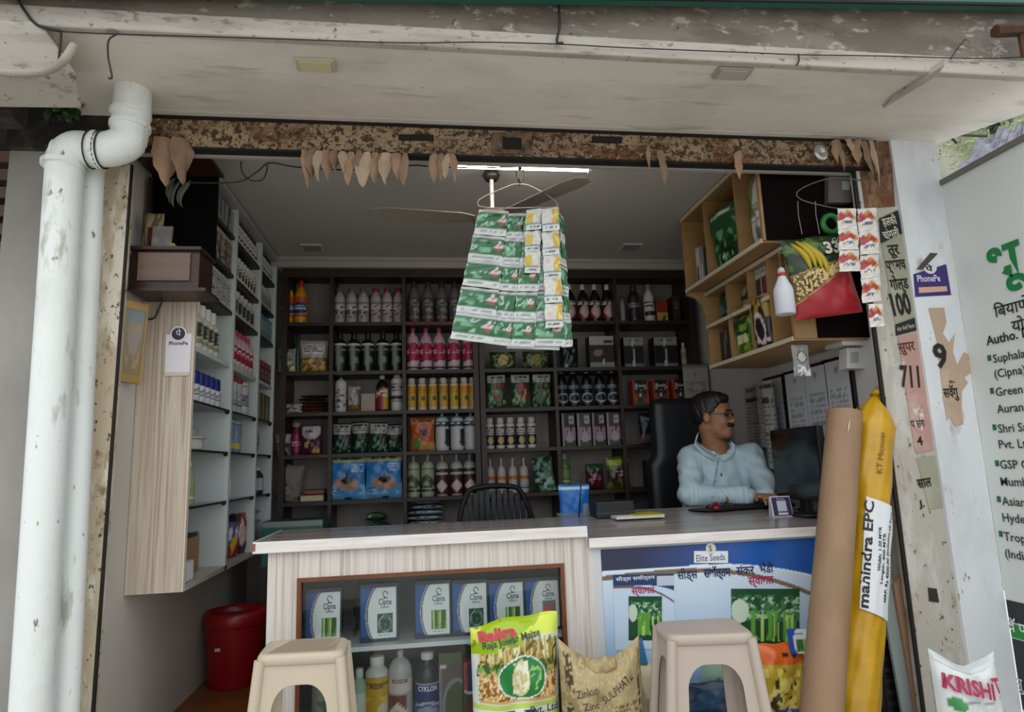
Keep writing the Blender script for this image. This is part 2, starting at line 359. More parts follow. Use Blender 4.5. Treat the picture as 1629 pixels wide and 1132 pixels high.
# neighbouring canopy at the far left with its broken corner
zb = PY(60, 143, 1.92).z
b = MB(); b.add([(-2.6, 1.90, zb), (-1.00, 1.90, zb+.045), (-1.08, 2.10, zb+.045), (-2.6, 2.10, zb), (-2.6, 1.84, zb+.16), (-1.08, 1.84, zb+.17), (-1.16, 2.10, zb+.20), (-2.6, 2.10, zb+.20)],
            [(0, 3, 2, 1), (4, 5, 6, 7), (0, 1, 5, 4), (1, 2, 6, 5), (2, 3, 7, 6), (3, 0, 4, 7)]); struct(b.build('ceiling_neighbour', m_fascia, bevel=.01))
b = MB(); b.box(-3.6, -1.46, 2.70, 2.8, -.02, 3.4); b.box(-1.46, -1.06, 2.362, 2.42, 2.17, 2.36); b.box(-3.6, -1.3, 2.12, 2.2, zb+.02, 3.2); struct(b.build('wall_neighbour', peel('dark_brown_plaster', '#241e19', [('#3a322a', (14, 14, 14), .5, .1), ('#574c40', (30, 30, 30), .62, .05)])))  # dark brown plaster with lighter noise patches
sh = thing('rolling_shutter', 'brown slatted shutter of the dark neighbouring shop at far left', 'shutter', (-1.9, 2.66, 0))
m_slat = mat('#6b5444', .6)
me0 = None
for i in range(17):
    if me0 is None:
        q = MB(); q.box(-.5, .42, -.012, .012, 0, .045); o = q.build('slat', m_slat, sh, bevel=.006); me0 = o
    else: o = me0.copy(); COL.objects.link(o)
    o.location = (0, 0, 1.05+i*.075)
# signboard edge above the canopy
p0, p1 = PY(-60, -16, 1.80), PY(1700, 10, 1.80)
q = MB(); q.add([(p0.x, 1.80, p0.z+.005), (p1.x, 1.80, p1.z), (p1.x, 1.83, p1.z), (p0.x, 1.83, p0.z+.005), (p0.x, 1.80, p0.z+.4), (p1.x, 1.80, p1.z+.4), (p1.x, 1.83, p1.z+.4), (p0.x, 1.83, p0.z+.4)], [(0, 3, 2, 1), (4, 5, 6, 7), (0, 1, 5, 4), (1, 2, 6, 5), (2, 3, 7, 6), (3, 0, 4, 7)])
t = thing('signboard', 'dark green signboard whose lower edge runs above the canopy', 'signboard'); q.build('panel', mat('#1d5c50', .4), t)
q = MB(); q.tube([(p0.x, 1.795, p0.z+.004), (p1.x, 1.795, p1.z)], .007, 6); q.build('frame', m_black, t)

# ---- drain pipes
m_pvc = peel('dirty_white_pvc', '#e8ecea', [('#d0d4d0', (3, 3, 1.5), .50, .2), ('#b4b5aa', (9, 9, 2.5), .60, .08), ('#7f7d70', (34, 34, 16), .645, .04)], rough=.45, bump=.08)
def arc(pts, n=8):            # Catmull-Rom through points
    P = [Vector(p) for p in pts]; P = [P[0]*2-P[1]]+P+[P[-1]*2-P[-2]]; out = []
    for i in range(1, len(P)-2):
        for k in range(n):
            t = k/n; a, b_, c, d = P[i-1:i+3]
            out.append(.5*((2*b_)+(c-a)*t+(2*a-5*b_+4*c-d)*t*t+(3*b_-a-3*c+d)*t**3))
    return out+[P[-2]]
t = thing('drain_pipe', 'thick white drain pipe with a double elbow strapped to the left pillar', 'pipe', (-1.2, 2.2, 0))
def part(mb, name, m, t, **k): return mb.build(name, m, t, off=t.location, **k)
Yp = 2.19
bx = PY(100, 300, Yp).x
q = MB(); q.tube([(PY(52, 1150, Yp).x-.0, Yp, 0), (bx, Yp, PY(100, 262, Yp).z)], .055, 24); part(q, 'pipe', m_pvc, t, smooth=True, sharp=40)
q = MB(); q.tube(arc([(bx, Yp, PY(100, 268, Yp).z), (bx+.004, Yp, PY(100, 252, Yp).z), (bx+.03, Yp, PY(110, 237, Yp).z), (PY(150, 237, Yp).x, Yp, PY(150, 238, Yp).z), (PY(180, 236, Yp).x, Yp, PY(180, 236, Yp).z),
    (PY(203, 222, Yp).x, Yp, PY(203, 224, Yp).z), (PY(207, 200, Yp).x, Yp, PY(207, 198, Yp).z), (PY(210, 178, Yp).x, Yp, PY(210, 178, Yp).z), (PY(212, 130, Yp).x, Yp, ZS+.02)], 6), .058, 24); part(q, 'elbow', m_pvc, t, smooth=True, sharp=40)
for px, py, ang in ((100, 266, 0), (208, 185, 0), (207, 205, 0), (152, 238, 1), (90, 246, 1)):
    p = PY(px, py, Yp); q = MB()
    q.tube([p, p+Vector((.02, 0, 0) if ang else (0, 0, .016))], .0635 if px != 90 else .05, 24); part(q, 'collar', m_pvc, t, smooth=True, sharp=40)
for k, (px, py) in enumerate(((146, 238), (160, 238), (165, 238))):
    p = PY(px, py, Yp); q = MB(); q.tube([p+Vector((.004*math.sin(a), .062*math.cos(a), .062*math.sin(a))) for a in np.linspace(0, 2*math.pi, 24)[:-1]], .0025, 6, closed=True); part(q, 'binding_wire', m_wire, t)
t = thing('conduit_pipe', 'narrower white pipe running down between thick drain pipe and jamb', 'pipe', (-1.05, 2.3, 0))
q = MB(); q.tube([(PY(108, 1150, 2.29).x, 2.29, 0), (PY(148, 262, 2.29).x, 2.29, PY(148, 262, 2.29).z)], .036, 18); part(q, 'pipe', m_pvc, t, smooth=True, sharp=40)
q = MB(); p = PY(148, 266, 2.29); q.tube([p, p+Vector((0, 0, .03))], .040, 18); part(q, 'collar', m_pvc, t, smooth=True, sharp=40)
# ---- corrugated conduit and wires at the canopy
pts = arc([PY(-30, 112, 1.83), PY(30, 117, 1.83), PY(75, 113, 1.83), PY(100, 98, 1.83), PY(118, 72, 1.86)], 10)
q = MB(); P2 = arc(pts, 3); q.tube(P2, [.0075+.0045*(i % 2) for i in range(len(P2))], 10); tag(q.build('flexible_conduit', mat('#b9b3a8', .6)), 'ribbed grey flexible conduit curling under the neighbouring canopy corner', 'conduit')
def wire(name, label, pts, r=.0028, n=6, m=None):
    q = MB(); q.tube(arc(pts, n), r, 6); return tag(q.build(name, m or m_wire, smooth=True), label, 'wire')
YW = 1.845
wire('wire', 'long thin wire sagging along the front edge of the canopy', [PY(x, y, YW) for x, y in ((95, 50), (180, 54), (420, 61), (640, 68), (760, 67), (885, 70), (1000, 76), (1200, 84), (1270, 87), (1400, 89), (1560, 93), (1640, 90))], .0020)
wire('wire', 'bundle of thick wires coming down at the top left corner', [PY(x, y, YW) for x, y in ((22, -12), (40, 18), (60, 40), (98, 50))], .0045)
wire('wire', 'short wire tail hanging from the bundle beside the conduit', [PY(x, y, YW) for x, y in ((97, 48), (96, 70), (92, 112))], .0035)
wire('wire', 'hooked wire end hanging below the canopy edge near the drain pipe', [PY(x, y, YW) for x, y in ((186, 54), (173, 64), (172, 90), (178, 122), (172, 124))], .0028)
wire('wire', 'wire dropping from the signboard to the middle of the canopy edge', [PY(x, y, 1.84) for x, y in ((888, -8), (890, 40), (886, 66), (896, 69))], .0045)
wire('wire', 'little wire stub hanging below the right part of the canopy', [PY(x, y, YW) for x, y in ((1270, 86), (1271, 96), (1267, 104))], .0030)
wire('wire', 'wire slanting up over the fascia at the right corner', [PY(x, y, YW) for x, y in ((1512, 94), (1524, 76), (1536, 62))], .0022)
wire('wire', 'dark cable running from the soffit over the top of the white pillar', [PY(x, y, 2.31) for x, y in ((1411, 160), (1414, 178), (1430, 187), (1470, 198), (1505, 213), (1522, 228))], .0045)
# ================================================================== fittings
def grain(name, stops, sx=60, sz=1.2, rough=.45):
    return mott(name, stops, (sx, sx, sz), detail=5, rough=rough, rough_n=.7)
m_lam = grain('striped_laminate', [(.30, '#8e7c6c'), (.42, '#b8a794'), (.52, '#cfc2b2'), (.62, '#a3917f'), (.74, '#d8cdc0')], 26, .5)
m_lamc = grain('pale_striped_laminate', [(.30, '#a3958c'), (.42, '#cabfb7'), (.52, '#ddd5cf'), (.62, '#b5a8a0'), (.74, '#e4deda')], 38, .5)
m_top = mott('grey_grained_worktop', [(.3, '#6f6967'), (.5, '#8f8886'), (.68, '#a69f9c')], (1.2, 40, 40), rough=.22)
m_edge = mott('white_edge_band', [(.35, '#d9d0cd'), (.65, '#efe9e6')], (5, 60, 60), rough=.4)
m_wood = mott('dark_brown_shelf_wood', [(.35, '#241811'), (.65, '#382619')], (3, 3, 20), rough=.45)
m_back = mott('shelf_back_board', [(.35, '#8d8780'), (.65, '#9c968f')], (18, 3, 1), rough=.7)
m_wshelf = mat('#c9d0ce', .45)
m_glass = glass('shelf_glass', '#fbfdfd')
m_maple = mott('maple_board', [(.35, '#94734a'), (.65, '#a68356')], (3, 3, 14), rough=.5)
m_bw = mat('#a8acab', .6)
# ---- back shelving, two units side by side
YS0, YS1 = 4.0, 4.27
SZ = [PY(520, y, YS0).z for y in (797, 722, 655, 590, 512)]
ZTOP = 2.232; ZBOT = .04
COLX = [PY(x, 600, YS0).x for x in (446, 526, 643, 762, 884, 987, 1112)]
def shelving(label, xs):
    t = thing('wall_shelving', label, 'shelving', ((xs[0]+xs[-1])/2, YS0, 0))
    for i, x in enumerate(xs):
        w = .011 if 0 < i < len(xs)-1 else .016
        xc = x+(.017 if i == 0 else (-.017 if i == len(xs)-1 else 0))
        q = MB(); q.box(xc-w, xc+w, YS0, YS1, ZBOT, ZTOP); part(q, 'upright', m_wood, t)
    for j, z in enumerate([ZBOT+.02]+[.56]+SZ+[ZTOP]):
        for i in range(len(xs)-1):
            q = MB(); q.box(xs[i]+.012, xs[i+1]-.012, YS0+.004, YS1-.012, z-.022, z); part(q, 'shelf', m_wood, t)
    q = MB(); q.box(xs[0]+.01, xs[-1]-.01, YS1-.01, YS1, ZBOT, ZTOP); part(q, 'back_board', m_back, t)
    q = MB(); q.box(xs[0]+.01, xs[-1]-.01, YS0-.004, YS0+.012, ZTOP-.052, ZTOP); part(q, 'cornice', m_wood, t)
shelving('dark wooden shelving along the back wall, left half with the yellow bottles', COLX[:4])
shelving('dark wooden shelving along the back wall, right half behind the seated man', [COLX[3]+.004]+COLX[4:])
# ---- left wall cabinet
XF = -.88; YP0 = 2.63; BAY = [2.65, 3.14, 3.62, 3.985]; LZ = [.60, .88, 1.097, 1.287, 1.50, 1.75, 1.93, 2.12]
t = thing('wall_cabinet', 'tall open wall cabinet with striped laminate end on the left wall', 'cabinet', (-.98, 3.2, .6))
q = MB(); q.box(XL+.002, XF, YP0-.02, YP0, LZ[0]-.02, 2.27); part(q, 'end_panel', m_lam, t)
q = MB(); q.box(XF-.003, XF+.002, YP0-.021, YP0+.001, LZ[0]-.02, 2.27); part(q, 'edge_strip', mat('#d8cab8', .5), t)
for y in BAY[1:]:
    q = MB(); q.box(XL+.002, XF, y-.012, y+.012, LZ[0]-.02, 2.26); part(q, 'upright', m_wshelf, t)
q = MB(); q.box(XL+.002, XL+.012, YP0, 3.99, LZ[0], 2.26); part(q, 'back_board', mat('#b9c2c0', .6), t)
q = MB(); q.box(XL+.002, XF, YP0, 3.99, LZ[0]-.022, LZ[0]-.002); part(q, 'bottom_board', mat('#b8aea2', .5), t)
q = MB(); q.box(XL+.002, XF+.012, YP0-.02, 3.99, 2.262, 2.285); part(q, 'cornice', mat('#a9a7a4', .5), t)
for i in range(3):
    y0, y1 = (YP0 if i == 0 else BAY[i]+.012), BAY[i+1]-.012
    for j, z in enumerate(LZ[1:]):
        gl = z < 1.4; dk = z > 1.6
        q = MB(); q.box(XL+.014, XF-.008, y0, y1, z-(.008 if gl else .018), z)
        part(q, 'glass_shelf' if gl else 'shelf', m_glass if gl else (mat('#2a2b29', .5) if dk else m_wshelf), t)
        if gl:
            q = MB(); q.box(XF-.010, XF-.003, y0, y1, z-.009, z); part(q, 'shelf_edge', mat('#141615', .3), t)
            q = MB(); q.tube([(XF-.012, y1-.02, z-.012), (XF-.012, y1, z-.012)], .008, 8); part(q, 'bracket', m_black, t)
# ---- right wall cabinets
def rcab(name, label, X, z0, z1, ys, shelves, mback):
    t = thing(name, label, 'cabinet', (X+.15, (ys[0]+ys[-1])/2, z0))
    for y in ys:
        q = MB(); q.box(X, XR-.003, y-.008, y+.008, z0, z1); part(q, 'upright', m_maple, t)
    q = MB(); q.box(X+(.012 if X < 1.5 else .10), XR-.003, ys[0]-.012, ys[0]-.008, z0, z1); part(q, 'end_panel', mat('#100808', .95, 0, .1), t)  # near-black sheet: its colour stands in for the shade of a recess here
    q = MB(); q.box(XR-.012, XR-.003, ys[0], ys[-1], z0, z1); part(q, 'back_board', mback, t)
    for z, a, c in [(z0, ys[0], ys[-1]), (z1, ys[0], ys[-1])]+shelves:
        q = MB(); q.box(X-.003, XR-.012, a, c, z-.008, z+.008); part(q, 'shelf', m_maple, t)
        q = MB(); q.box(X-.008, X-.002, a, c, z-.009, z+.009); part(q, 'edge_strip', mat('#c9bfa6', .5), t)
    return t
XU, XW = 1.42, 1.52
rc = rcab('wall_cabinet', 'upper maple box cabinet high on the right wall', XU, 1.885, 2.285, [2.44, 2.64, 2.97, 3.25], [], mott('maple_back', [(.35, '#7d5c34'), (.65, '#8b693f')], (3, 3, 10)))
zmid = PX(1150, 509, XW).z
rc2 = rcab('wall_cabinet', 'lower maple box cabinet below the upper one on the right wall', XW, 1.468, 1.862, [2.45, 2.60, 2.78, 3.0, 3.25], [(zmid, 2.6, 3.25)], mott('maple_back', []))
q = MB(); q.prism([(XU, 1.877), (XW+.01, 1.877), (XW+.01, 1.70), (XW-.005, 1.76), (XW-.02, 1.81), (XW-.05, 1.845), (XU, 1.862)], 3.24, 3.262, 'y'); part(q, 'curved_bracket', m_maple, rc2)
# ---- counters
def XZ(px, py, Y): p = PY(px, py, Y); return p.x, p.z
YC = 2.50
x0, zc = XZ(404, 866, YC); x1, _ = XZ(934, 846, YC); ZCT = (PY(410, 861, YC).z+PY(933, 838, YC).z)/2
ox0, oz1 = XZ(474, 916, YC+.03); ox1, _ = XZ(896, 897, YC+.03); oz1 = (oz1+PY(896, 897, YC+.03).z)/2
zs = PY(650, 1022, YC+.06).z
CX0, CX1, CZ = x0+.045, x1+.008, ZCT
ctr = thing('counter', 'shop counter with glazed display front and striped laminate, left of the two', 'counter', ((x0+x1)/2, YC, 0))
q = MB(); q.box(CX0, ox0, YC+.02, YC+.04, 0, ZCT-.04); part(q, 'stile', m_lamc, ctr)
q = MB(); q.box(ox1, CX1, YC+.02, YC+.04, 0, ZCT-.04); part(q, 'stile', m_lamc, ctr)
q = MB(); q.box(ox0, ox1, YC+.02, YC+.04, oz1, ZCT-.04); part(q, 'top_rail', m_lamc, ctr)
q = MB(); q.box(ox0, ox1, YC+.02, YC+.04, 0, .06); part(q, 'bottom_rail', m_lamc, ctr)
m_frm = mott('reddish_brown_bead', [(.3, '#5e3116'), (.7, '#7d4722')], (4, 4, 4), rough=.4)
for bx_ in ((ox0, ox0+.014, .06, oz1), (ox1-.014, ox1, .06, oz1), (ox0+.014, ox1-.014, oz1-.014, oz1)):
    q = MB(); q.box(bx_[0], bx_[1], YC+.012, YC+.042, bx_[2], bx_[3]); part(q, 'frame_bead', m_frm, ctr)
q = MB(); q.box(ox0+.012, ox1-.012, YC+.036, YC+.04, .06, oz1-.012); part(q, 'glass_pane', m_glass, ctr)
for xx in (CX0, CX1-.018):
    q = MB(); q.box(xx, xx+.018, YC+.04, YC+.44, 0, ZCT-.04); part(q, 'side_panel', m_lamc, ctr)
q = MB(); q.box(CX0+.018, CX1-.018, YC+.42, YC+.44, 0, ZCT-.04); part(q, 'back_panel', mat('#8f979b', .6), ctr)
q = MB(); q.box(CX0+.018, CX1-.018, YC+.05, YC+.42, zs-.016, zs); part(q, 'shelf', mat('#dfe4e4', .4), ctr)
q = MB(); q.box(CX0+.018, CX1-.018, YC+.045, YC+.42, .04, .058); part(q, 'shelf', mat('#b9bfc0', .4), ctr)
xm = PY(655, 960, YC+.2).x
for xx in (PY(557, 960, YC+.05).x, ):
    q = MB(); q.box(xx-.004, xx+.004, YC+.2, YC+.42, zs, oz1); part(q, 'divider', m_glass, ctr)
top = thing('worktop', 'grey grained worktop with white edge on the left counter', 'worktop', ((x0+x1)/2, YC, ZCT-.038))
q = MB(); q.box(x0, x1+.001, YC+.004, YC+.47, ZCT-.038, ZCT); part(q, 'board', m_top, top, bevel=.002)
q = MB(); q.box(x0-.003, x1+.001, YC-.004, YC+.004, ZCT-.040, ZCT+.0012); part(q, 'edge_band', m_edge, top, bevel=.003)
q = MB(); q.box(x0-.006, x0-.001, YC+.004, YC+.47, ZCT-.040, ZCT+.001); part(q, 'edge_band', m_edge, top)
q = MB(); q.box(x0-.008, x0+.006, YC-.0055, YC-.003, ZCT-.03, ZCT-.004); part(q, 'chipped_corner', mat('#8a5d48', .8), top)
# right counter
rx0, _ = XZ(937, 858, YC); rx1 = 1.74; ZRT = (PY(937, 858, YC).z+PY(1297, 836, YC).z)/2
r2 = thing('counter', 'lower counter with a blue and white poster on its front, right of the two', 'counter', ((rx0+rx1)/2, YC, 0))
q = MB(); q.box(rx0+.018, rx1, YC+.02, YC+.045, 0, ZRT-.036); part(q, 'front_panel', mat('#c9cdd2', .5), r2)
q = MB(); q.box(rx0+.002, rx0+.018, YC+.02, YC+.46, 0, ZRT-.036); part(q, 'side_panel', m_lamc, r2)
q = MB(); q.box(rx1-.018, rx1, YC+.045, YC+.46, 0, ZRT-.036); part(q, 'side_panel', m_lamc, r2)
top2 = thing('worktop', 'grey grained worktop with white edge under the computer on the right counter', 'worktop', ((rx0+rx1)/2, YC, ZRT-.034))
KD = .0867                      # the right worktop rises a little towards the back
def ZD(Y): return ZRT+KD*(Y-YC)
def PD(px, py):
    d = ray(px, py); s = (ZRT-KD*YC-1.0)/(d[2]-KD*d[1]); return Vector(CAM+d*s)
q = MB(); ya, yb = YC+.004, YC+.61; q.hexa([(rx0, ya, ZD(ya)-.034), (rx1+.02, ya, ZD(ya)-.034), (rx1+.02, yb, ZD(yb)-.034), (rx0, yb, ZD(yb)-.034)], [(rx0, ya, ZD(ya)), (rx1+.02, ya, ZD(ya)), (rx1+.02, yb, ZD(yb)), (rx0, yb, ZD(yb))]); part(q, 'board', m_top, top2, bevel=.002)
q = MB(); q.box(rx0-.001, rx1+.02, YC-.004, YC+.004, ZRT-.036, ZRT+.001); part(q, 'edge_band', m_edge, top2, bevel=.003)
# ---- tube light, fan, recessed lights
zt_ = ZC-.03
p0, p1 = PY(725, 264, 2.50), PY(935, 265, 2.50)
t = thing('tube_light', 'lit white tube light on the ceiling just behind the lintel', 'lamp', ((p0.x+p1.x)/2, 2.56, ZC-.06))
q = MB(); q.box(p0.x-.03, p1.x+.03, 2.49, 2.53, p0.z+.012, ZC-.002); part(q, 'batten', mat('#d0d0cc', .4), t, bevel=.004)
q = MB(); q.tube([(p0.x, 2.50, p0.z), (p1.x, 2.50, p0.z)], .009, 12); part(q, 'tube', emit('#fff8ee', 26.0), t, smooth=True)
for xx in (p0.x-.012, p1.x+.0):
    q = MB(); q.box(xx, xx+.012, 2.489, 2.511, p0.z-.011, p0.z+.02); part(q, 'end_cap', mat('#e0e0dc', .4), t)
fc = PZ(783, 322, ZC-.16)
t = thing('ceiling_fan', 'brown ceiling fan partly hidden behind the hanging sachets', 'fan', (fc.x, fc.y, ZC-.25))
q = MB(); q.lathe([(.028, -.02), (.04, 0), (.028, .03)], 16, (fc.x, fc.y, ZC-.035)); part(q, 'canopy', mat('#2a2522', .4), t, smooth=True)
q = MB(); q.tube([(fc.x, fc.y, ZC-.22), (fc.x, fc.y, ZC-.03)], .009, 8); part(q, 'rod', mat('#d0ccc6', .3), t)
q = MB(); q.lathe([(.02, -.06), (.075, -.05), (.09, -.02), (.075, .01), (.02, .03)], 20, (fc.x, fc.y, ZC-.225)); part(q, 'motor', mat('#6b5742', .4), t, smooth=True)
for k, an in enumerate((66, 184, 306)):
    a = math.radians(an); q = MB(); d = Vector((math.cos(a), math.sin(a), 0)); e = Vector((-math.sin(a), math.cos(a), .12))
    c = Vector((fc.x, fc.y, ZC-.235)); L_ = [(.07, .02), (.14, .045), (.45, .06), (.52, .045), (.54, .0)]
    pts = [c+d*r+e*w for r, w in L_]+[c+d*r-e*w for r, w in L_[::-1][1:]]
    n = len(pts); q.add(pts+[p-Vector((0, 0, .004)) for p in pts], [tuple(range(n)), tuple(range(n, 2*n))[::-1]]+[(i, n+i, n+(i+1) % n, (i+1) % n) for i in range(n)]); part(q, 'blade', mat('#8d867b', .45), t)
for k, (px, py) in enumerate(((497, 393), (1003, 392))):
    p = PZ(px, py, ZC); t = thing('recessed_light', ('left' if k == 0 else 'right')+' small square unlit lamp set in the shop ceiling', 'lamp', (p.x, p.y, ZC-.008))
    q = MB(); q.box(-.06, .06, -.06, .06, 0, .008); q.build('frame', mat('#c9c6c2', .5), t, bevel=.002); q = MB(); q.box(-.05, .05, -.05, .05, -.002, .002); q.build('diffuser', mat('#8f8c88', .4), t)
# ---- shrine shelf on the left wall cabinet end
m_shr = mott('dark_mahogany', [(.35, '#2b1712'), (.65, '#3f241b')], (4, 4, 20), rough=.35)
Ysh = 2.44
sx0, sx1 = PY(205, 430, Ysh).x, PY(328, 430, Ysh).x; sz0 = PY(265, 462, Ysh).z; sz1 = PY(265, 392, Ysh).z
t = thing('shrine_shelf', 'dark wooden shrine shelf with a drawer on the end of left cabinet', 'shelf', ((sx0+sx1)/2, Ysh+.05, sz0))
q = MB(); q.box(sx0, sx1, Ysh, YP0-.022, sz0, sz0+.012); part(q, 'bottom_board', m_shr, t)
q = MB(); q.box(sx0, sx1-.03, Ysh+.015, YP0-.022, sz0+.012, sz1-.012); part(q, 'drawer_box', m_shr, t)
q = MB(); q.box(sx0+.025, sx1-.06, Ysh+.006, Ysh+.016, sz0+.04, sz1-.02); part(q, 'drawer_front', mott('worn_brown_veneer', [(.35, '#6a544a'), (.65, '#7d665a')], (3, 3, 30), rough=.5), t, bevel=.002)
q = MB(); q.box(sx0-.004, sx1-.02, Ysh-.006, YP0-.022, sz1-.012, sz1); part(q, 'top_board', m_shr, t)
q = MB(); q.box(sx0-.004, sx0+.008, YP0-.06, YP0-.022, sz1, sz1+.33); part(q, 'side_post', m_shr, t)
q = MB(); q.box(sx0-.004, sx1-.02, YP0-.034, YP0-.023, sz1, sz1+.36); part(q, 'back_board', mat('#080606', .95, 0, .1), t)  # black colour paints in the shade of the shrine interior
q = MB(); q.box(sx0-.004, sx1, YP0-.2, YP0-.023, sz1+.35, sz1+.362); part(q, 'canopy_board', m_shr, t)
# picture under the shrine
fx = XL+.012
c4 = [(0, PX(197, 608, -1.05)), ]
t = thing('picture_frame', 'small gilt picture frame hanging below the dark shrine shelf', 'picture', (-1.03, 2.50, 1.3))
pa, pb, pc, pd = PY(188, 606, 2.47), PY(222, 611, 2.53), PY(236, 485, 2.53), PY(198, 476, 2.47)
def quadbox(q, P4, d, th):  # slab with face P4 pushed along d
    a = [Vector(p) for p in P4]; dd = Vector(d).normalized()*th; q.hexa(a, [p+dd for p in a]); return q
ce = (pa+pb+pc+pd)/4; nn = (pb-pa).cross(pd-pa).normalized(); nn = nn if nn.y > 0 else -nn
def shrink(P, k): return [ce+(p-ce)*k for p in P]
q = MB(); quadbox(q, [pa, pb, pc, pd], nn, .012); part(q, 'backing', mat('#6b5326', .5), t)
for i in range(4):
    P = [pa, pb, pc, pd]; I = shrink(P, .80); q = MB(); quadbox(q, [P[i]-nn*.006, P[(i+1) % 4]-nn*.006, I[(i+1) % 4]-nn*.006, I[i]-nn*.006], nn, .01); part(q, 'frame_rail', mat('#a4864a', .35, .3), t)
I = shrink([pa, pb, pc, pd], .80)
q = MB(); q.grid(lambda U, V: [ (I[0][k]*(1-U)+I[1][k]*U)*(1-V)+(I[3][k]*(1-U)+I[2][k]*U)*V-nn[k]*.003 for k in range(3)], 14, 24, paint([('grad', '#8d7a5a', '#7f8b92', .2, .9), ('ell', .5, .55, .3, .25, '#9a8f86'), ('spk', .1, .9, .1, .9, 7, .6, '#a58f6c')])); part(q, 'picture_print', printed(.4), t)
wire('wire', 'black wire curling down below the dark shrine shelf', [PY(270, 464, 2.59), PY(262, 472, 2.59), PY(252, 492, 2.59), PY(246, 505, 2.6), PY(236, 508, 2.6)], .003)
# paper card on the end panel (its square code is left blank)
t = thing('payment_card', 'white payment card with a purple round logo on striped cabinet end', 'card', (-.98, YP0-.022, 1.3))
Yc = YP0-.024
p = lambda x, y: PY(x, y, Yc)
q = MB(); a = [p(262, 598), p(301, 597), p(305, 530), p(264, 532)]; q.hexa(a, [v+Vector((0, .003, 0)) for v in a]); part(q, 'card', mat('#e4dfe6', .4), t)
q = MB(); a = [p(262, 598), p(301, 597), p(301.5, 591), p(262.5, 592)]; q.hexa([v-Vector((0, .0012, 0)) for v in a], a); part(q, 'footer', mat('#cbc3b4', .4), t)
q = MB(); q.lathe([(.030, 0), (.030, .003)], 28); o = q.build('logo_rim', mat('#e9e6ee', .4), t); o.rotation_euler = (math.pi/2, 0, 0); o.location = p(284.5, 531)-t.location-Vector((0, .001, 0))
q = MB(); q.lathe([(.0245, 0), (.0245, .0042)], 28); o = q.build('logo', mat('#2d1f3e', .4), t); o.rotation_euler = (math.pi/2, 0, 0); o.location = p(284.5, 531)-t.location-Vector((0, .0006, 0))
q = MB(); o_ = p(284.5, 534.5)-Vector((0, .0062, 0)); q.text('पे', planar(o_, (1, 0, 0), (0, 0, 1)), .032, align='CENTER'); part(q, 'lettering', mat('#f0ecf4', .5), t)
q = MB(); o_ = p(284, 548.5)-Vector((0, .0015, 0)); q.text('PhonePe', planar(o_, (1, 0, 0), (0, 0, 1)), .02, align='CENTER', bold=.015, ext=.068); part(q, 'lettering', mat('#2d1f3e', .5), t)
# ================================================================== stock: bottles, pouches, cartons
def bottle(H, R, body, cap, label=None, lab=(.12, .62), neck=.42, sh=.66, ct=.86, capw=None, n=16, rough=.3, lrough=.4, name='bottle', seed=0, sq=1.0, metal=0):
    """prototype at the origin, front towards -Y; returns root without label"""
    t = thing(name, '', 'bottle')
    rn = R*neck; cw = R*(capw or neck*1.15)
    prof = [(R*.90, 0), (R, .012*H/.2), (R, sh*H*.96), (R*.985, sh*H), (R*.9, (sh+(ct-sh)*.30)*H), (R*.7, (sh+(ct-sh)*.62)*H), (rn*1.05, (sh+(ct-sh)*.88)*H), (rn, ct*H), (rn*.9, ct*H+.004)]
    q = MB(); q.lathe(prof, n, sy=sq); q.build('body', mat(body, rough, metal), t, smooth=True, sharp=50)
    q = MB(); q.lathe([(cw, 0), (cw*1.02, .004), (cw, (1-ct)*H*.85), (cw*.86, (1-ct)*H)], n, (0, 0, ct*H)); q.build('cap', mat(cap, .4), t, smooth=True, sharp=50)
    if label:
        k = 22; z0, z1 = lab[0]*H, min(lab[1], sh*.97)*H
        q = MB(); q.lathe([(R*1.012, z0+(z1-z0)*i/k) for i in range(k+1)], 28, col=paint(label, seed), cap=False, sy=sq); q.build('label', printed(lrough), t, smooth=True)
    return t
def place(proto, spots, labels, group=None, rz=0):
    """spots = [(x, y, z)...]; first use moves the prototype itself"""
    for i, (s, lb) in enumerate(zip(spots, labels)):
        o = proto if i == 0 else copy_tree(proto, None)
        o.location = s; o.rotation_euler = (0, 0, (rz[i] if hasattr(rz, '__len__') else rz)); o['label'] = lb
        if group: o['group'] = group
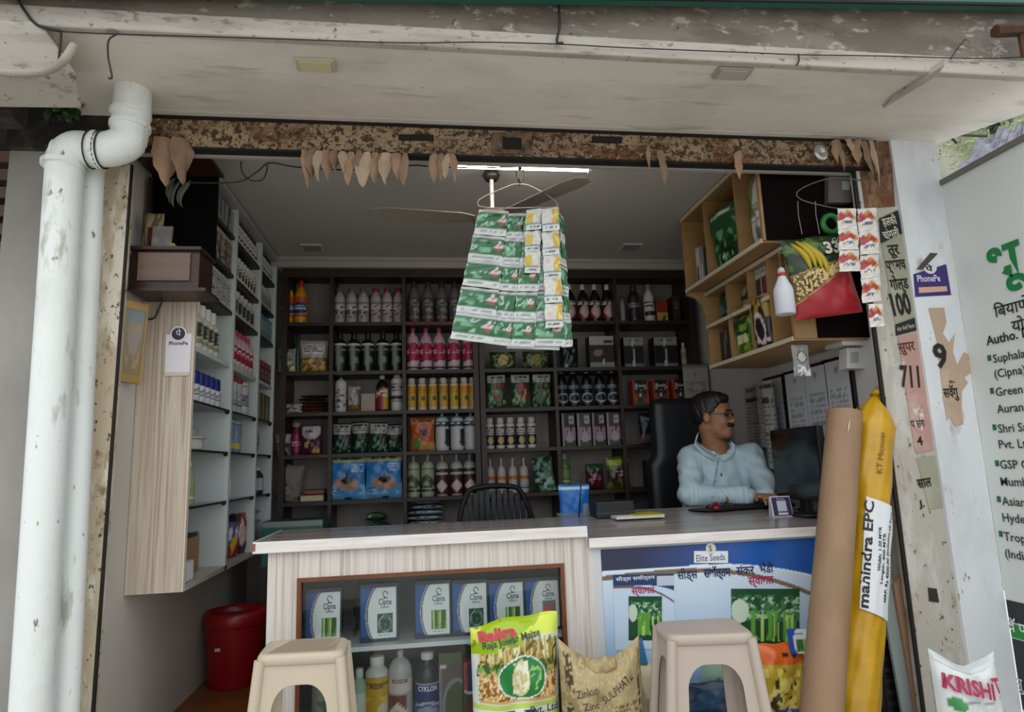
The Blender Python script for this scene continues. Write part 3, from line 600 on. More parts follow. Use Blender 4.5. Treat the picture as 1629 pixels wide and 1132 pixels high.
def pouch(name, label, cat, w, h, d, lay, loc, rz=0, tilt=0, roll=0, seed=0, nu=22, nv=28, rough=.28, group=None, crimp=.05, top=None, seal=None, lean=0):
    """pillow bag standing on its lower edge, front towards -Y. top(u)->extra height of the mouth"""
    t = thing(name, label, cat, loc, rz, group); t.rotation_euler = (tilt, roll, rz)
    rs = np.random.RandomState(seed+1); a = rs.rand(8)*6.28
    def sh(sg):
        def f(U, V):
            x = (U-.5)*2; y = (V-.5)*2
            b = np.clip(1-np.abs(x)**2.6, 0, 1)**.6*np.clip(1-np.abs(y)**(3.2), 0, 1)**.6
            wr = .10*np.sin(9*U+5*V+a[0])*np.sin(7*V+a[1])+.07*np.sin(17*U-11*V+a[2])+.05*np.sin(23*V+13*U+a[3])
            Y = -sg*(d/2)*b*(1+wr)-lean*h*V+ .012*h*np.sin(3.1*U+a[4])*V
            nar = 1-.05*np.sin(np.pi*V)**2+.012*np.sin(8*V+a[5])
            tt = 0 if top is None else top(U)*np.clip((V-.55)/.45, 0, 1)**1.5
            return [(U-.5)*w*nar, Y, V*h+tt+.008*h*np.sin(12*U+a[6])*(V > .97)]
        return f
    q = MB(); q.grid(sh(1), nu, nv, paint(lay, seed)); q.grid(sh(-1), nu//2, nv//2, paint(lay[:1]+[l for l in lay if l[0] in ('band', 'grad')], seed), flip=True)
    q.build('pouch', printed(rough), t, smooth=True)
    if seal:
        q = MB(); f = sh(1)
        def g(U, V): p = f(U, 1-crimp+V*crimp); return [p[0]*1.01, p[1]-.0016+.001*np.sin(U*160), p[2]+.001]
        q.grid(g, 30, 2, paint([('bg', seal)])); q.build('seal', printed(rough), t)
    t['_w'] = w; return t
def carton(name, label, cat, w, h, d, lay, side, loc, rz=0, group=None, tilt=0, topc=None, rough=.45, seed=0, nu=16, nv=20):
    t = thing(name, label, cat, loc, rz, group); t.rotation_euler = (tilt, 0, rz)
    q = MB(); q.box(-w/2, w/2, .001, d, 0, h); q.build('carton', mat(side, rough), t, bevel=.0015)
    q = MB(); q.grid(lambda U, V: [(U-.5)*w*.985, U*0-.0005, V*h*.985+h*.007], nu, nv, paint(lay, seed)); q.build('front_print', printed(rough), t)
    if topc: q = MB(); q.box(-w/2, w/2, .0, d, h-.0005, h+.001); q.build('lid', mat(topc, rough), t)
    return t
YB_ = 4.10
def bx(px, Y=YB_, py=600): return PY(px, py, Y).x
def ht(px, top, Y, z): return max(.03, PY(px, top, Y).z-z)
ROW = {1: SZ[4], 2: SZ[3], 3: SZ[2], 4: SZ[1], 5: SZ[0], 6: .56}
NAMES = {1: 'top back shelf', 2: 'second back shelf', 3: 'third back shelf', 4: 'fourth back shelf', 5: 'fifth back shelf', 6: 'lowest back shelf'}
def brow(r, xs, top, R, desc, body, cap, label=None, group=None, Y=YB_, capw=None, **k):
    z = ROW[r]; mid = xs[len(xs)//2]; Hh = min(ht(mid, top, Y, z), .29)
    if len(xs) > 1: R = min(R, .485*min(abs(bx(c, Y)-bx(a, Y)) for a, c in zip(xs, xs[1:])))
    p = bottle(Hh, R, body, cap, label, capw=capw, **k)
    n = len(xs); rs = random.Random(r*31+n)
    place(p, [(bx(x, Y, (r*70+440)), Y+rs.uniform(-.004, .004), z+.0005) for x in xs],
          ['%s, %s on %s' % (desc, ordl(i, n), NAMES[r]) if n > 1 else '%s on %s' % (desc, NAMES[r]) for i in range(n)], group or (desc+'s' if n > 1 else None), rz=[rs.uniform(-.15, .15) for _ in xs])
# -- row 1
brow(1, [457, 478], 447, .042, 'yellow bottle with red cap and blue label', '#d9a320', '#b5301c', [('bg', '#d8a81f'), ('band', .72, 1, '#cf5a1c'), ('ell', .5, .5, .26, .26, '#1e3f7a'), ('txt', .3, .7, .38, .62, 3, '#dfe3ea'), ('band', .1, .22, '#c2371f')], lab=(.12, .66), neck=.4, sh=.64)
brow(1, [540, 559, 578], 459, .036, 'silver bottle with grey cap', '#b3acad', '#6a6468', [('bg', '#a7a1a3'), ('band', .88, .93, '#4a4648'), ('spk', .2, .8, .1, .8, 11, .55, '#3a3436'), ('txt', .25, .75, .55, .8, 3, '#e6e2e4')], neck=.5, sh=.70, ct=.88, capw=.62, seed=1)
brow(1, [598, 616, 634], 459, .036, 'silver bottle with pink cap', '#b8a9b0', '#8e2f4e', [('bg', '#a9969e'), ('band', .88, .93, '#4a3a42'), ('spk', .2, .8, .1, .8, 11, .55, '#43313a'), ('txt', .25, .75, .55, .8, 3, '#eedfe6')], neck=.5, sh=.70, ct=.88, capw=.62, seed=2)
brow(1, [659, 681, 703, 724, 744], 449, .037, 'smoky bottle with dark cap and red base', '#6d6668', '#3d3436', [('bg', '#4e4a48'), ('band', 0, .12, '#8c2a26'), ('spk', .2, .8, .15, .9, 10, .55, '#8e8a88')], lab=(.04, .62), neck=.45, sh=.64, ct=.86, rough=.2)
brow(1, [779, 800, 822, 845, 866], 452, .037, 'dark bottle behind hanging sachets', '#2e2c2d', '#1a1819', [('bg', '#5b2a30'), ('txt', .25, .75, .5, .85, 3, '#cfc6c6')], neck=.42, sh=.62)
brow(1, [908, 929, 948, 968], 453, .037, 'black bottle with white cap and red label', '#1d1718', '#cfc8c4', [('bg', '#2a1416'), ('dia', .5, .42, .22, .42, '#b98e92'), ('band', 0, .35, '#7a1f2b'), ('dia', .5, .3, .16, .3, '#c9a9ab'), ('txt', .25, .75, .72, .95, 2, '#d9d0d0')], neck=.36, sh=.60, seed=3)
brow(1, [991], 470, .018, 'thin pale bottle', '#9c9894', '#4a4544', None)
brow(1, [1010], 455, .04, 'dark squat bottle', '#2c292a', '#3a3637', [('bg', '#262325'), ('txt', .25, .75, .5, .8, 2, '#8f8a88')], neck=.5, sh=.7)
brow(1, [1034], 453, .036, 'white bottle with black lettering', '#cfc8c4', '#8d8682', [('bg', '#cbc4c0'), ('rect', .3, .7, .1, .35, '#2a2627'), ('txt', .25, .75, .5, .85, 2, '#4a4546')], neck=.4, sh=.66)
carton('carton', 'small red carton beside white bottle on top back shelf', 'carton', .075, .15, .10, [('bg', '#8d2f22'), ('rect', 0, 1, 0, .42, '#b99a5a'), ('spk', .2, .9, .02, .4, 8, .6, '#3a2a22')], '#7d2a20', (bx(1057), 4.05, ROW[1]))
carton('carton', 'narrow dark brown carton at the right end of top back shelf', 'carton', .05, .18, .10, [('bg', '#3a2620'), ('txt', .2, .8, .5, .8, 3, '#8d7a5a')], '#3a2620', (bx(1081), 4.06, ROW[1]))
# -- row 2
G = lambda c, d, e, x: [('bg', c), ('band', .0, .45, d), ('spk', .05, .95, .03, .42, 9, .52, e), ('rect', .1, .9, .55, .85, x), ('txt', .15, .85, .58, .82, 3, '#3a3836')]
pouch('seed_pouch', 'silver pouch with golden window on second back shelf', 'pouch', .17, .205, .06, G('#b7aca8', '#7a5a2a', '#c9a24a', '#d9d4cf'), (bx(500), 4.07, ROW[2]), seed=3, seal='#8d8480')
pouch('seed_pouch', 'dull brown pouch behind the silver pouch on second back shelf', 'pouch', .14, .225, .04, [('bg', '#8a7a66'), ('band', .8, .95, '#a7873a')], (bx(505), 4.20, ROW[2]), seed=8)
pouch('seed_pouch', 'crumpled silver and green pouch at left end of second back shelf', 'pouch', .105, .15, .07, [('bg', '#9ca09e'), ('band', 0, .35, '#5c6b3a'), ('spk', 0, 1, .05, .4, 8, .5, '#c9cf9a'), ('spk', .1, .9, .5, .9, 9, .6, '#4a4c4b')], (bx(458), 4.06, ROW[2]), seed=5)
brow(2, [474], 530, .026, 'green bottle with black cap behind the pouches', '#1f5a48', '#171a19', None, Y=4.12)
brow(2, [541, 563, 585, 609, 631], 528, .040, 'dark green bottle with black cap', '#1c241f', '#151616', [('bg', '#151d18'), ('band', .93, 1, '#c9cfca'), ('txt', .28, .72, .72, .86, 2, '#8d9a90'), ('ell', .56, .4, .07, .12, '#6e7a70'), ('stk', .42, .5, .0, .95, 20, 2, .3, '#7d8780')], lab=(.02, .70), neck=.38, sh=.72, ct=.82, rough=.15, seed=4)
brow(2, [657, 678, 699, 722, 746], 520, .040, 'white bottle with pink cap and crimson label', '#c9a6b2', '#a03a5c', [('bg', '#cfb2bc'), ('band', 0, .08, '#1d1518'), ('ell', .5, .62, .3, .34, '#a51f48'), ('txt', .28, .72, .52, .7, 2, '#f0dfe5'), ('spk', .1, .9, .1, .35, 9, .62, '#5a2a3c'), ('txt', .3, .7, .86, .98, 1, '#4a2a34')], lab=(.06, .70), neck=.34, sh=.66, ct=.86, seed=5)
for i, (x, lb) in enumerate(((800, 'green pouch with a round pale emblem lying left of the post'), (852, 'dark pouch with a round golden emblem next to the green one'))):
    pouch('seed_pouch', lb, 'pouch', .17, .12, .07, [('bg', '#26361f' if i == 0 else '#2a2a22'), ('ring', .5, .5, .36, .46, .7, '#5f7a34'), ('ell', .5, .5, .2, .32, '#b0a36a' if i == 0 else '#8d7f3a'), ('spk', 0, 1, 0, 1, 9, .66, '#7a8a60')], (bx(x), 4.07, ROW[2]), seed=11+i, tilt=-.1)
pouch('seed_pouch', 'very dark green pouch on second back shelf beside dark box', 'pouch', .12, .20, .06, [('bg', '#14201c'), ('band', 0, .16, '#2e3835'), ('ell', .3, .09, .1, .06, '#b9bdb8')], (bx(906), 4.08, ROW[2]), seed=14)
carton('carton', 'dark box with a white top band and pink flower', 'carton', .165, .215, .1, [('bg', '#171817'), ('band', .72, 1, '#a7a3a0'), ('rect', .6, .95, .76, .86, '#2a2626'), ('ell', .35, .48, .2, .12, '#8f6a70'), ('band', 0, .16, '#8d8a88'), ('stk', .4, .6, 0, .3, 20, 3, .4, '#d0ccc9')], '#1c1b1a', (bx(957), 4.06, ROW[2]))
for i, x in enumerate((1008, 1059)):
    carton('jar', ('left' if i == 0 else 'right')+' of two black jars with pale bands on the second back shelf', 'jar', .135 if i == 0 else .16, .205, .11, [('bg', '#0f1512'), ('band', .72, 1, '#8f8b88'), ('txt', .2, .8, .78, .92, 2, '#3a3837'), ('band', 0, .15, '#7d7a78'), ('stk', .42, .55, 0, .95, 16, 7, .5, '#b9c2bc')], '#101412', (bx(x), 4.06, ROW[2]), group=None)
brow(2, [1089, 1101], 545, .02, 'tiny pale bottle with yellow band', '#a8a49c', '#b9b5ae', [('bg', '#8f8c86'), ('band', .1, .4, '#a89a3a'), ('txt', .1, .9, .5, .9, 3, '#3a3836')], neck=.5)
# -- row 3
for i in range(6):
    pouch('seed_pouch', ORDN[i].replace('nearest', 'lowest')+' of the brown pouches lying stacked on third back shelf' if i else 'lowest of the brown pouches lying stacked on third back shelf', 'pouch', .17+.01*(i % 2), .11, .016, [('bg', ['#7a4a22', '#8d5a2a', '#5e3a20', '#6e4a2c', '#4a3226', '#3e2a20'][i]), ('spk', 0, 1, 0, 1, 7, .62, '#c79a3a'), ('band', .85, 1, '#9a8a80')], (bx(499)+.01*math.sin(i*3), 4.08, ROW[3]+.011+i*.0195), tilt=-math.pi/2, rz=.08*math.sin(i*2), seed=20+i, nu=12, nv=10)
pouch('seed_pouch', 'crumpled white pouch at left end of third back shelf', 'pouch', .12, .06, .05, [('bg', '#a8a39c'), ('spk', 0, 1, 0, 1, 8, .6, '#4a4846')], (bx(468), 4.05, ROW[3]), seed=30)
brow(3, [542], 594, .036, 'white bottle with dark spray cap', '#cac6c1', '#2c2a29', [('bg', '#c3bfba'), ('spk', .2, .8, .1, .9, 12, .55, '#5a5654')], neck=.26, sh=.74, ct=.88, lab=(.05, .66))
pouch('seed_pouch', 'grey pouch with a curved dark design between bottles on third back shelf', 'pouch', .078, .175, .05, [('bg', '#6e6a66'), ('ell', .3, .5, .5, .38, '#b0aca6'), ('spk', .2, .7, .4, .7, 8, .5, '#3a3836'), ('band', .82, .9, '#a8a49e'), ('band', 0, .25, '#7a5a2a')], (bx(564), 4.09, ROW[3]), seed=31)
carton('carton', 'plain beige carton on the third back shelf', 'carton', .085, .115, .1, [('bg', '#a5917f')], '#a5917f', (bx(586), 4.08, ROW[3]))
brow(3, [608], 595, .038, 'dark bottle with red and yellow label and white cap', '#1c1a19', '#c9c4bf', [('bg', '#8a1e2c'), ('rect', .56, 1, 0, 1, '#c9972a'), ('spk', .3, .7, .55, .9, 8, .45, '#d9d4cf'), ('stk', .2, .56, 0, .6, 9, 2, .6, '#c9b2b4')], neck=.38, sh=.64, lab=(.06, .62))
brow(3, [632], 591, .037, 'white bottle with wide cap and black print', '#d3d0cb', '#c3c0bb', [('bg', '#d0ccc7'), ('rect', .28, .72, .3, .45, '#2a292a'), ('txt', .3, .7, .55, .9, 3, '#4a4848'), ('band', .2, .25, '#6a6866')], neck=.55, sh=.80, ct=.86, lab=(.1, .76))
brow(3, [655, 672, 689, 706, 723, 739, 753], 601, .031, 'small white bottle with yellow label', '#d0c4ae', '#c9c3bb', [('bg', '#cf9a24'), ('band', 0, .12, '#cfc8bb'), ('rect', .35, .62, .4, .55, '#5a4a2a'), ('txt', .25, .75, .68, .92, 3, '#a86f1c'), ('stk', .1, .9, .1, .6, 14, 3, .7, '#b7b04a')], neck=.62, sh=.80, ct=.86, lab=(.02, .76), capw=.78, seed=6)
for i, (x, c) in enumerate(((789, '#1f4a2a'), (826, '#24402c'), (859, '#1e4c30'))):
    pouch('seed_pouch', ordl(i, 3)+' of three green pouches with pale tops and red fruit', 'pouch', .118, .225, .05, [('bg', c), ('band', .72, .94, '#a9aca2'), ('txt', .15, .85, .75, .92, 3, '#3a423a'), ('spk', .35, .95, .2, .68, 6, .5, '#8d3434'), ('spk', 0, 1, .02, .5, 10, .64, '#7fa06a'), ('band', .94, 1, '#0f1210')], (bx(x), 4.07, ROW[3]), seed=40+i, group='green pouches with red fruit', roll=.02*(i-1))
brow(3, [895, 914, 935, 956, 976], 585, .036, 'black bottle with white cap and oval emblem', '#141317', '#c3bfbc', [('bg', '#16161c'), ('rect', .05, .95, .9, .95, '#8f9094'), ('ring', .5, .35, .2, .22, .55, '#aeb2b8'), ('rect', .2, .27, .1, .9, '#7c8090'), ('txt', .3, .7, .72, .86, 1, '#9a9ca4')], neck=.36, sh=.60, lab=(.04, .58), seed=7)
for i, x in enumerate((1014, 1046, 1077)):
    o = carton('carton', ordl(i, 3)+' of three dark cartons with white script and red sides', 'carton', .105, .165, .09, [('bg', '#141018'), ('curve', .63, .5, .5, '#c9c4c4'), ('curve', .60, .5, .5, '#2a2224'), ('spk', .1, .9, .12, .45, 6, .6, '#a04a2a'), ('ell', .45, .4, .09, .08, '#c9c0b4'), ('band', 0, .13, '#1f5a26'), ('rect', 0, .08, 0, 1, '#a63c22'), ('rect', .93, 1, 0, 1, '#a63c22')], '#a63c22', (bx(x), 4.05, ROW[3]), group='cartons with white script')
    q = MB(); q.text('Boxis', planar((0, -.002, .118), (1, 0, 0), (0, 0, 1)), .034, align='CENTER', bold=.01); q.build('lettering', mat('#d9d4d6', .5), o)
# -- row 4
brow(4, [471], 672, .032, 'crimson bottle with pale cap', '#7a2440', '#8d8486', [('bg', '#8a1f4c'), ('txt', .25, .75, .3, .6, 3, '#d9b3c2')], neck=.6, sh=.62, capw=.8)
pouch('seed_pouch', 'white and purple pouch with golden flashes on fourth back shelf', 'pouch', .13, .18, .06, [('bg', '#4a1f3c'), ('ell', .5, .78, .45, .28, '#b9acb4'), ('txt', .25, .75, .66, .82, 1, '#2a1a26'), ('spk', .2, .9, .05, .42, 7, .58, '#c9a23a'), ('band', .95, 1, '#5a2a30')], (bx(499), 4.06, ROW[4]), seed=44)
pouch('seed_pouch', 'crumpled grey pouch at left end of fourth back shelf', 'pouch', .09, .13, .07, [('bg', '#7d7a74'), ('spk', 0, 1, 0, 1, 9, .55, '#36332e'), ('band', .6, 1, '#a7a49e')], (bx(455), 4.06, ROW[4]), seed=45)
for i, (x, dz) in enumerate(((545, 0), (574, .012), (602, .0), (626, -.01))):
    pouch('seed_pouch', ordl(i, 4)+' of four dark green pouches with white tops on fourth back shelf', 'pouch', .108, .185+dz, .05, [('bg', '#17332a'), ('band', .62, .93, '#a7aaa6'), ('txt', .1, .9, .66, .9, 3, '#2f3532'), ('spk', 0, 1, .05, .4, 8, .62, '#5f8a76'), ('rect', .7, 1, .3, .62, '#3e3230')], (bx(x), 4.06+.07*(i % 2), ROW[4]), roll=.03*((-1)**i), seed=50+i, group='dark green pouches with white tops')
pouch('seed_pouch', 'orange pouch with purple print and a green plant', 'pouch', .15, .205, .06, [('bg', '#b2541f'), ('band', .80, .97, '#b57a4a'), ('txt', .1, .9, .83, .93, 1, '#7a3416'), ('ell', .55, .55, .18, .12, '#4a2a4a'), ('rect', .4, 1, .03, .28, '#b98a4a'), ('ell', .25, .22, .14, .2, '#4f7a2a')], (bx(671), 4.07, ROW[4]), seed=60, seal='#9a5a30')
brow(4, [704, 728, 750], 653, .042, 'pale blue-white bottle with pump top', '#b8c2c6', '#a7b0b4', [('bg', '#b4bec2'), ('band', .80, .97, '#2d3438'), ('txt', .2, .8, .82, .95, 1, '#dfe6e8'), ('rect', .58, .78, .12, .72, '#1d2226'), ('spk', .5, .85, .05, .3, 9, .5, '#2d3438'), ('rect', .2, .55, .05, .7, '#c4bcbe')], neck=.16, sh=.76, ct=.88, lab=(.05, .74), seed=8)
brow(4, [780, 797, 813, 830, 847], 664, .028, 'small white bottle with black label', '#c9c4be', '#c4bfb9', [('bg', '#cbc6c0'), ('band', .12, .55, '#221c20'), ('ell', .5, .33, .12, .16, '#b7a36a'), ('txt', .2, .8, .66, .92, 2, '#4a4648'), ('band', .62, .65, '#3a3638')], neck=.62, sh=.78, ct=.84, lab=(.03, .8), capw=.78, seed=9)
for i, x in enumerate((898, 922, 945, 968)):
    carton('carton', ordl(i, 4)+' of four maroon cartons with pink flower print', 'carton', .088, .21, .08, [('bg', '#2c1a20'), ('rect', .55, .9, .7, .92, '#a89aa0'), ('txt', .58, .88, .73, .9, 2, '#3a2a30'), ('spk', 0, 1, .2, .55, 5, .4, '#96758a'), ('dia', .55, .22, .3, .3, '#a89aa4'), ('rect', 0, 1, 0, .12, '#263a2a'), ('rect', 0, .16, 0, 1, '#8d8488')], '#33222a', (bx(x), 4.05, ROW[4]), group='maroon cartons with flowers', rz=.08*(-1)**i)
brow(4, [984], 680, .016, 'little white dropper bottle', '#b9b4ae', '#c3beb8', None, neck=.25, ct=.74, sh=.55)
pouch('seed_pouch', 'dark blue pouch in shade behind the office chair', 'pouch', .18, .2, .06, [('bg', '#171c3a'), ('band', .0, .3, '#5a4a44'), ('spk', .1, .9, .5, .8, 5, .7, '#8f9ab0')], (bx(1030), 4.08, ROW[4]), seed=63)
# -- row 5
t = thing('account_book', 'thick book with red cover and cream pages lying on fifth back shelf', 'book', (bx(502), 4.03, ROW[5]))
q = MB(); q.box(-.065, .065, .004, .16, .004, .036); q.build('pages', mat('#c9bb9c', .8), t)
q = MB(); q.box(-.07, .07, 0, .165, .036, .041); q.box(-.07, .07, .16, .165, .0, .041); q.box(-.07, .07, 0, .165, 0, .004); q.build('cover', mat('#6e1f18', .5), t)
t = thing('account_book', 'closed red book on top of the thick one on fifth back shelf', 'book', (bx(506), 4.035, ROW[5]+.0415), .05)
q = MB(); q.box(-.06, .055, 0, .15, 0, .026); q.build('cover', mat('#7a2018', .5), t, bevel=.003); q = MB(); q.box(-.055, .0555, -.0005, .14, .004, .022); q.build('pages', mat('#8a5a4a', .8), t)
pouch('paper_sack', 'grey crumpled paper sack leaning at left end of fifth back shelf', 'sack', .15, .22, .08, [('bg', '#7f7a70'), ('stk', .1, .9, .3, .5, 3, 14, .55, '#4a463f'), ('stk', 0, 1, .05, .2, 2, 9, .6, '#5a564f')], (bx(461), 4.09, ROW[5]), seed=70, roll=.12, rough=.8)
for i, x in enumerate((555, 612)):
    pouch('fertiliser_pouch', ('left' if i == 0 else 'right')+' of two blue pouches showing hands holding soil', 'pouch', .222, .258, .07, [('grad', '#5f9fd0', '#2f78bf', 0, .7), ('band', .86, .97, '#a9ad6a'), ('txt', .12, .9, .87, .96, 1, '#3f5a2a'), ('spk', 0, 1, .12, .34, 5, .55, '#8fbfe0'), ('ell', .5, .38, .34, .14, '#b08a72'), ('ell', .62, .34, .22, .12, '#a87f68'), ('ell', .52, .45, .17, .08, '#2a1c18'), ('stk', .48, .53, .48, .62, 20, 6, .1, '#2f4a2f'), ('txt', .08, .3, .15, .3, 4, '#1d4f8a'), ('rect', .45, .62, .02, .07, '#1c2c4a'), ('txt', .62, .95, .62, .82, 4, '#bcd4e6')], (bx(x)-.004, 4.06, ROW[5]), seed=72+i, nu=34, nv=40)
brow(5, [658, 681], 722, .040, 'pale green bottle with leaf print and pump top', '#a3a890', '#b4b8a6', [('bg', '#9aa088'), ('spk', .1, .9, .25, .75, 6, .55, '#3c5230'), ('txt', .25, .75, .08, .2, 1, '#2a3026'), ('band', .92, .96, '#5a6050')], neck=.16, sh=.70, ct=.86, lab=(.04, .72), seed=10)
brow(5, [704, 727, 748], 722, .038, 'white bottle with maroon label and pump top', '#a59c98', '#a9a29e', [('bg', '#4a1a20'), ('band', .72, 1, '#b3aaa6'), ('txt', .2, .8, .78, .95, 2, '#2a2224'), ('dia', .5, .3, .18, .24, '#c9b8b4'), ('band', .68, .72, '#1d1416')], neck=.18, sh=.72, ct=.86, lab=(.04, .78), seed=11)
brow(5, [781, 799, 817, 835], 728, .028, 'white dropper bottle with orange band', '#b9b0a4', '#b4aba0', [('bg', '#b4aca4'), ('band', .62, .78, '#c0662a'), ('band', .18, .40, '#2f4a7d'), ('txt', .1, .9, .2, .38, 2, '#d9d4cf')], neck=.24, sh=.62, ct=.80, lab=(.03, .9), seed=12)
pouch('seed_pouch', 'crumpled dark green pouch beside the dropper bottles', 'pouch', .13, .215, .07, [('bg', '#1f3a32'), ('spk', 0, 1, 0, 1, 5, .6, '#6f9a86'), ('rect', .55, 1, 0, .8, '#5a7a6a'), ('stk', 0, 1, 0, .4, 6, 10, .6, '#a9c9b8')], (bx(861), 4.08, ROW[5]), seed=80, roll=-.12)
brow(5, [900], 722, .038, 'green bottle with ribbed body', '#5f7a3c', '#8d9a80', [('bg', '#4f6a34'), ('stk', 0, 1, .4, .9, 1, 22, .5, '#8fa86a'), ('band', .2, .35, '#a9b87a')], neck=.42, sh=.66)
pouch('seed_pouch', 'maroon pouch on the fifth back shelf beside green bottle', 'pouch', .12, .16, .06, [('bg', '#4e1620'), ('band', .75, 1, '#2a4a30'), ('txt', .2, .8, .35, .6, 3, '#b98a90')], (bx(936), 4.08, ROW[5]), seed=82)
pouch('seed_pouch', 'green and yellow pouch with dark red print on fifth back shelf', 'pouch', .15, .20, .06, [('bg', '#5f6a1f'), ('band', .74, .92, '#9aa83a'), ('spk', 0, 1, .05, .6, 7, .5, '#3a2a1c'), ('rect', .3, .9, .3, .62, '#4a1c20'), ('txt', .35, .85, .36, .56, 2, '#c9b8a0'), ('rect', .6, 1, .62, .8, '#2f3a7a')], (bx(972), 4.07, ROW[5]), seed=83)
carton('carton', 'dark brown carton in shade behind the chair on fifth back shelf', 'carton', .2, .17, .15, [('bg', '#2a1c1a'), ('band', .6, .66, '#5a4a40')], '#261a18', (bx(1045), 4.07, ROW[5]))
# -- row 6 (just above the counter)
z6 = .56
for i in range(5):
    pouch('seed_pouch', ['lowest', 'second lowest', 'middle', 'second highest', 'topmost'][i]+' of the blue and white pouches lying stacked behind the left counter', 'pouch', .235-.01*i, .16, .026, [('bg', '#7d97a8'), ('spk', 0, 1, 0, 1, 6, .5, '#1f3a50'), ('band', 0, .3, '#c3cdd4'), ('spk', 0, 1, .0, .3, 12, .62, '#2a4a62')], (bx(678, 4.06, 810)+.008*math.sin(i*5), 4.06, z6+.10+i*.032), tilt=-math.pi/2, seed=90+i, nu=14, nv=12)
carton('carton', 'brown carton hidden under the stacked blue pouches', 'carton', .25, .08, .17, [('bg', '#6a5238')], '#6a5238', (bx(678, 4.06, 810), 4.04, z6))
for i in range(3):
    pouch('seed_pouch', ['lowest', 'middle', 'topmost'][i]+' of the dark green pouches stacked beside the blue and white pouches', 'pouch', .2-.03*i, .14, .05, [('bg', '#2a4630'), ('stk', 0, 1, 0, 1, 5, 16, .55, '#4f7a55'), ('spk', 0, .3, 0, .5, 7, .5, '#a9b3a6')], (bx(608, 4.06, 815)-.02*i, 4.05, z6+.03+i*.06), tilt=-math.pi/2, seed=100+i, nu=14, nv=12)
carton('storage_crate', 'teal plastic crate on floor level at the left end of back shelves', 'crate', .32, .235, .2, [('bg', '#11635c'), ('band', .9, 1, '#8a8f8c'), ('rect', .4, .8, .3, .5, '#1a7068')], '#0f5a54', (bx(466, 3.75, 830), 3.74, .50))
t = thing('plinth_box', 'grey carton supporting the teal crate in the corner', 'carton', (bx(466, 3.75, 830), 3.74, 0)); q = MB(); q.box(-.17, .17, 0, .22, 0, .5); q.build('carton', mat('#3a3734', .8), t, bevel=.003)
pouch('shopping_bag', 'blue plastic bag standing at the end of the left counter', 'bag', .15, .19, .05, [('bg', '#1a67b5'), ('band', .88, .96, '#a9c9e0'), ('rect', .75, 1, 0, .5, '#7d8f9c')], (bx(908, 3.2, 800), 3.12, .70), seed=110, rough=.35)
t = thing('side_stand', 'small dark stand under the blue bag behind the counters', 'stand', (bx(908, 3.2, 800), 3.14, 0))
q = MB(); q.box(-.09, .09, -.1, .12, .67, .70); q.build('top', m_wood, t)
for a in (-.075, .075):
    for c in (-.08, .1): q = MB(); q.box(a-.012, a+.012, c-.012, c+.012, 0, .67); q.build('leg', m_wood, t)
# ================================================================== stock in the left wall cabinet (fronts face +X)
def lrow(bay, zi, ys, H, R, desc, body, cap, label=None, x=None, group=None, **k):
    if len(ys) > 1: R = min(R, .485*min(abs(c-a) for a, c in zip(ys, ys[1:])))
    p = bottle(H, R, body, cap, label, **k); n = len(ys); z = LZ[zi]+.0006
    bn = ['near', 'middle', 'far'][bay]
    place(p, [((x or XF-.012-R), y, z) for y in ys], ['%s%s in %s bay of left cabinet' % (desc, '' if n == 1 else ', '+['first', 'second', 'third', 'fourth', 'fifth', 'sixth', 'seventh', 'eighth'][i], bn) for i in range(n)], group or (desc+'s' if n > 1 else None), rz=math.pi/2-.5)
B1, B2, B3 = (2.66, 3.12), (3.16, 3.60), (3.64, 3.965)
def sp(b, n, m=.045): a, c = b[0]+m, b[1]-m; return [a+(c-a)*i/max(1, n-1) for i in range(n)]
lrow(0, 4, sp((2.70, 3.0), 4), .20, .034, 'white bottle with tall white cap', '#cfcac0', '#d8d4cc', [('bg', '#b9b6a2'), ('rect', .2, .5, .3, .95, '#2c2a24'), ('txt', .5, .85, .3, .9, 4, '#4f5a3a'), ('band', 0, .2, '#8f8a6a')], neck=.5, sh=.60, ct=.74)
lrow(0, 3, sp((2.69, 3.05), 5), .125, .034, 'small white bottle with blue cap', '#c9cdd4', '#1c2a78', [('bg', '#c9ccd2'), ('txt', .1, .9, .2, .8, 4, '#4a4f60')], neck=.7, sh=.56, ct=.60, capw=.95)
lrow(0, 2, [2.80], .055, .075, 'round white tin with silver lid', '#b9b8b2', '#a7a6a0', None, neck=.95, sh=.8, ct=.82, name='tin')
lrow(0, 2, [2.95], .13, .04, 'clear squat bottle behind tin', '#9fb0a8', '#a9b8b4', None, neck=.5, x=XF-.12)
lrow(0, 1, [2.70, 2.76], .17, .028, 'green slender bottle with clear neck', '#8f9a70', '#c9cfc8', [('bg', '#8a9468'), ('txt', .2, .8, .05, .25, 2, '#d9dcc8')], neck=.4, sh=.5, ct=.9, x=XF-.05)
lrow(1, 4, sp((3.19, 3.58), 5), .20, .036, 'white bottle with pink cap and crimson label', '#c9a8b4', '#b23a68', [('bg', '#a51f3c'), ('band', .82, 1, '#d0b8c0'), ('band', 0, .14, '#d0c4c8'), ('spk', .1, .9, .1, .35, 8, .5, '#3a2028'), ('txt', .2, .8, .45, .7, 2, '#f0dfe5')], neck=.45, sh=.70, ct=.84, seed=2)
lrow(1, 5, sp((3.19, 3.58), 5), .145, .034, 'pale bottle with white cap and black label', '#b4b4aa', '#c3c2ba', [('bg', '#9a9a8c'), ('rect', .2, .5, .1, .9, '#22241f'), ('txt', .5, .85, .2, .85, 4, '#3a3c36')], neck=.5, sh=.66, ct=.8)
lrow(1, 3, [3.20, 3.27, 3.35], .17, .036, 'white jar with red lid', '#b9b8bc', '#9a2a2a', [('bg', '#aeb0b6'), ('txt', .1, .9, .1, .9, 6, '#4a4a58')], neck=.9, sh=.86, ct=.88)
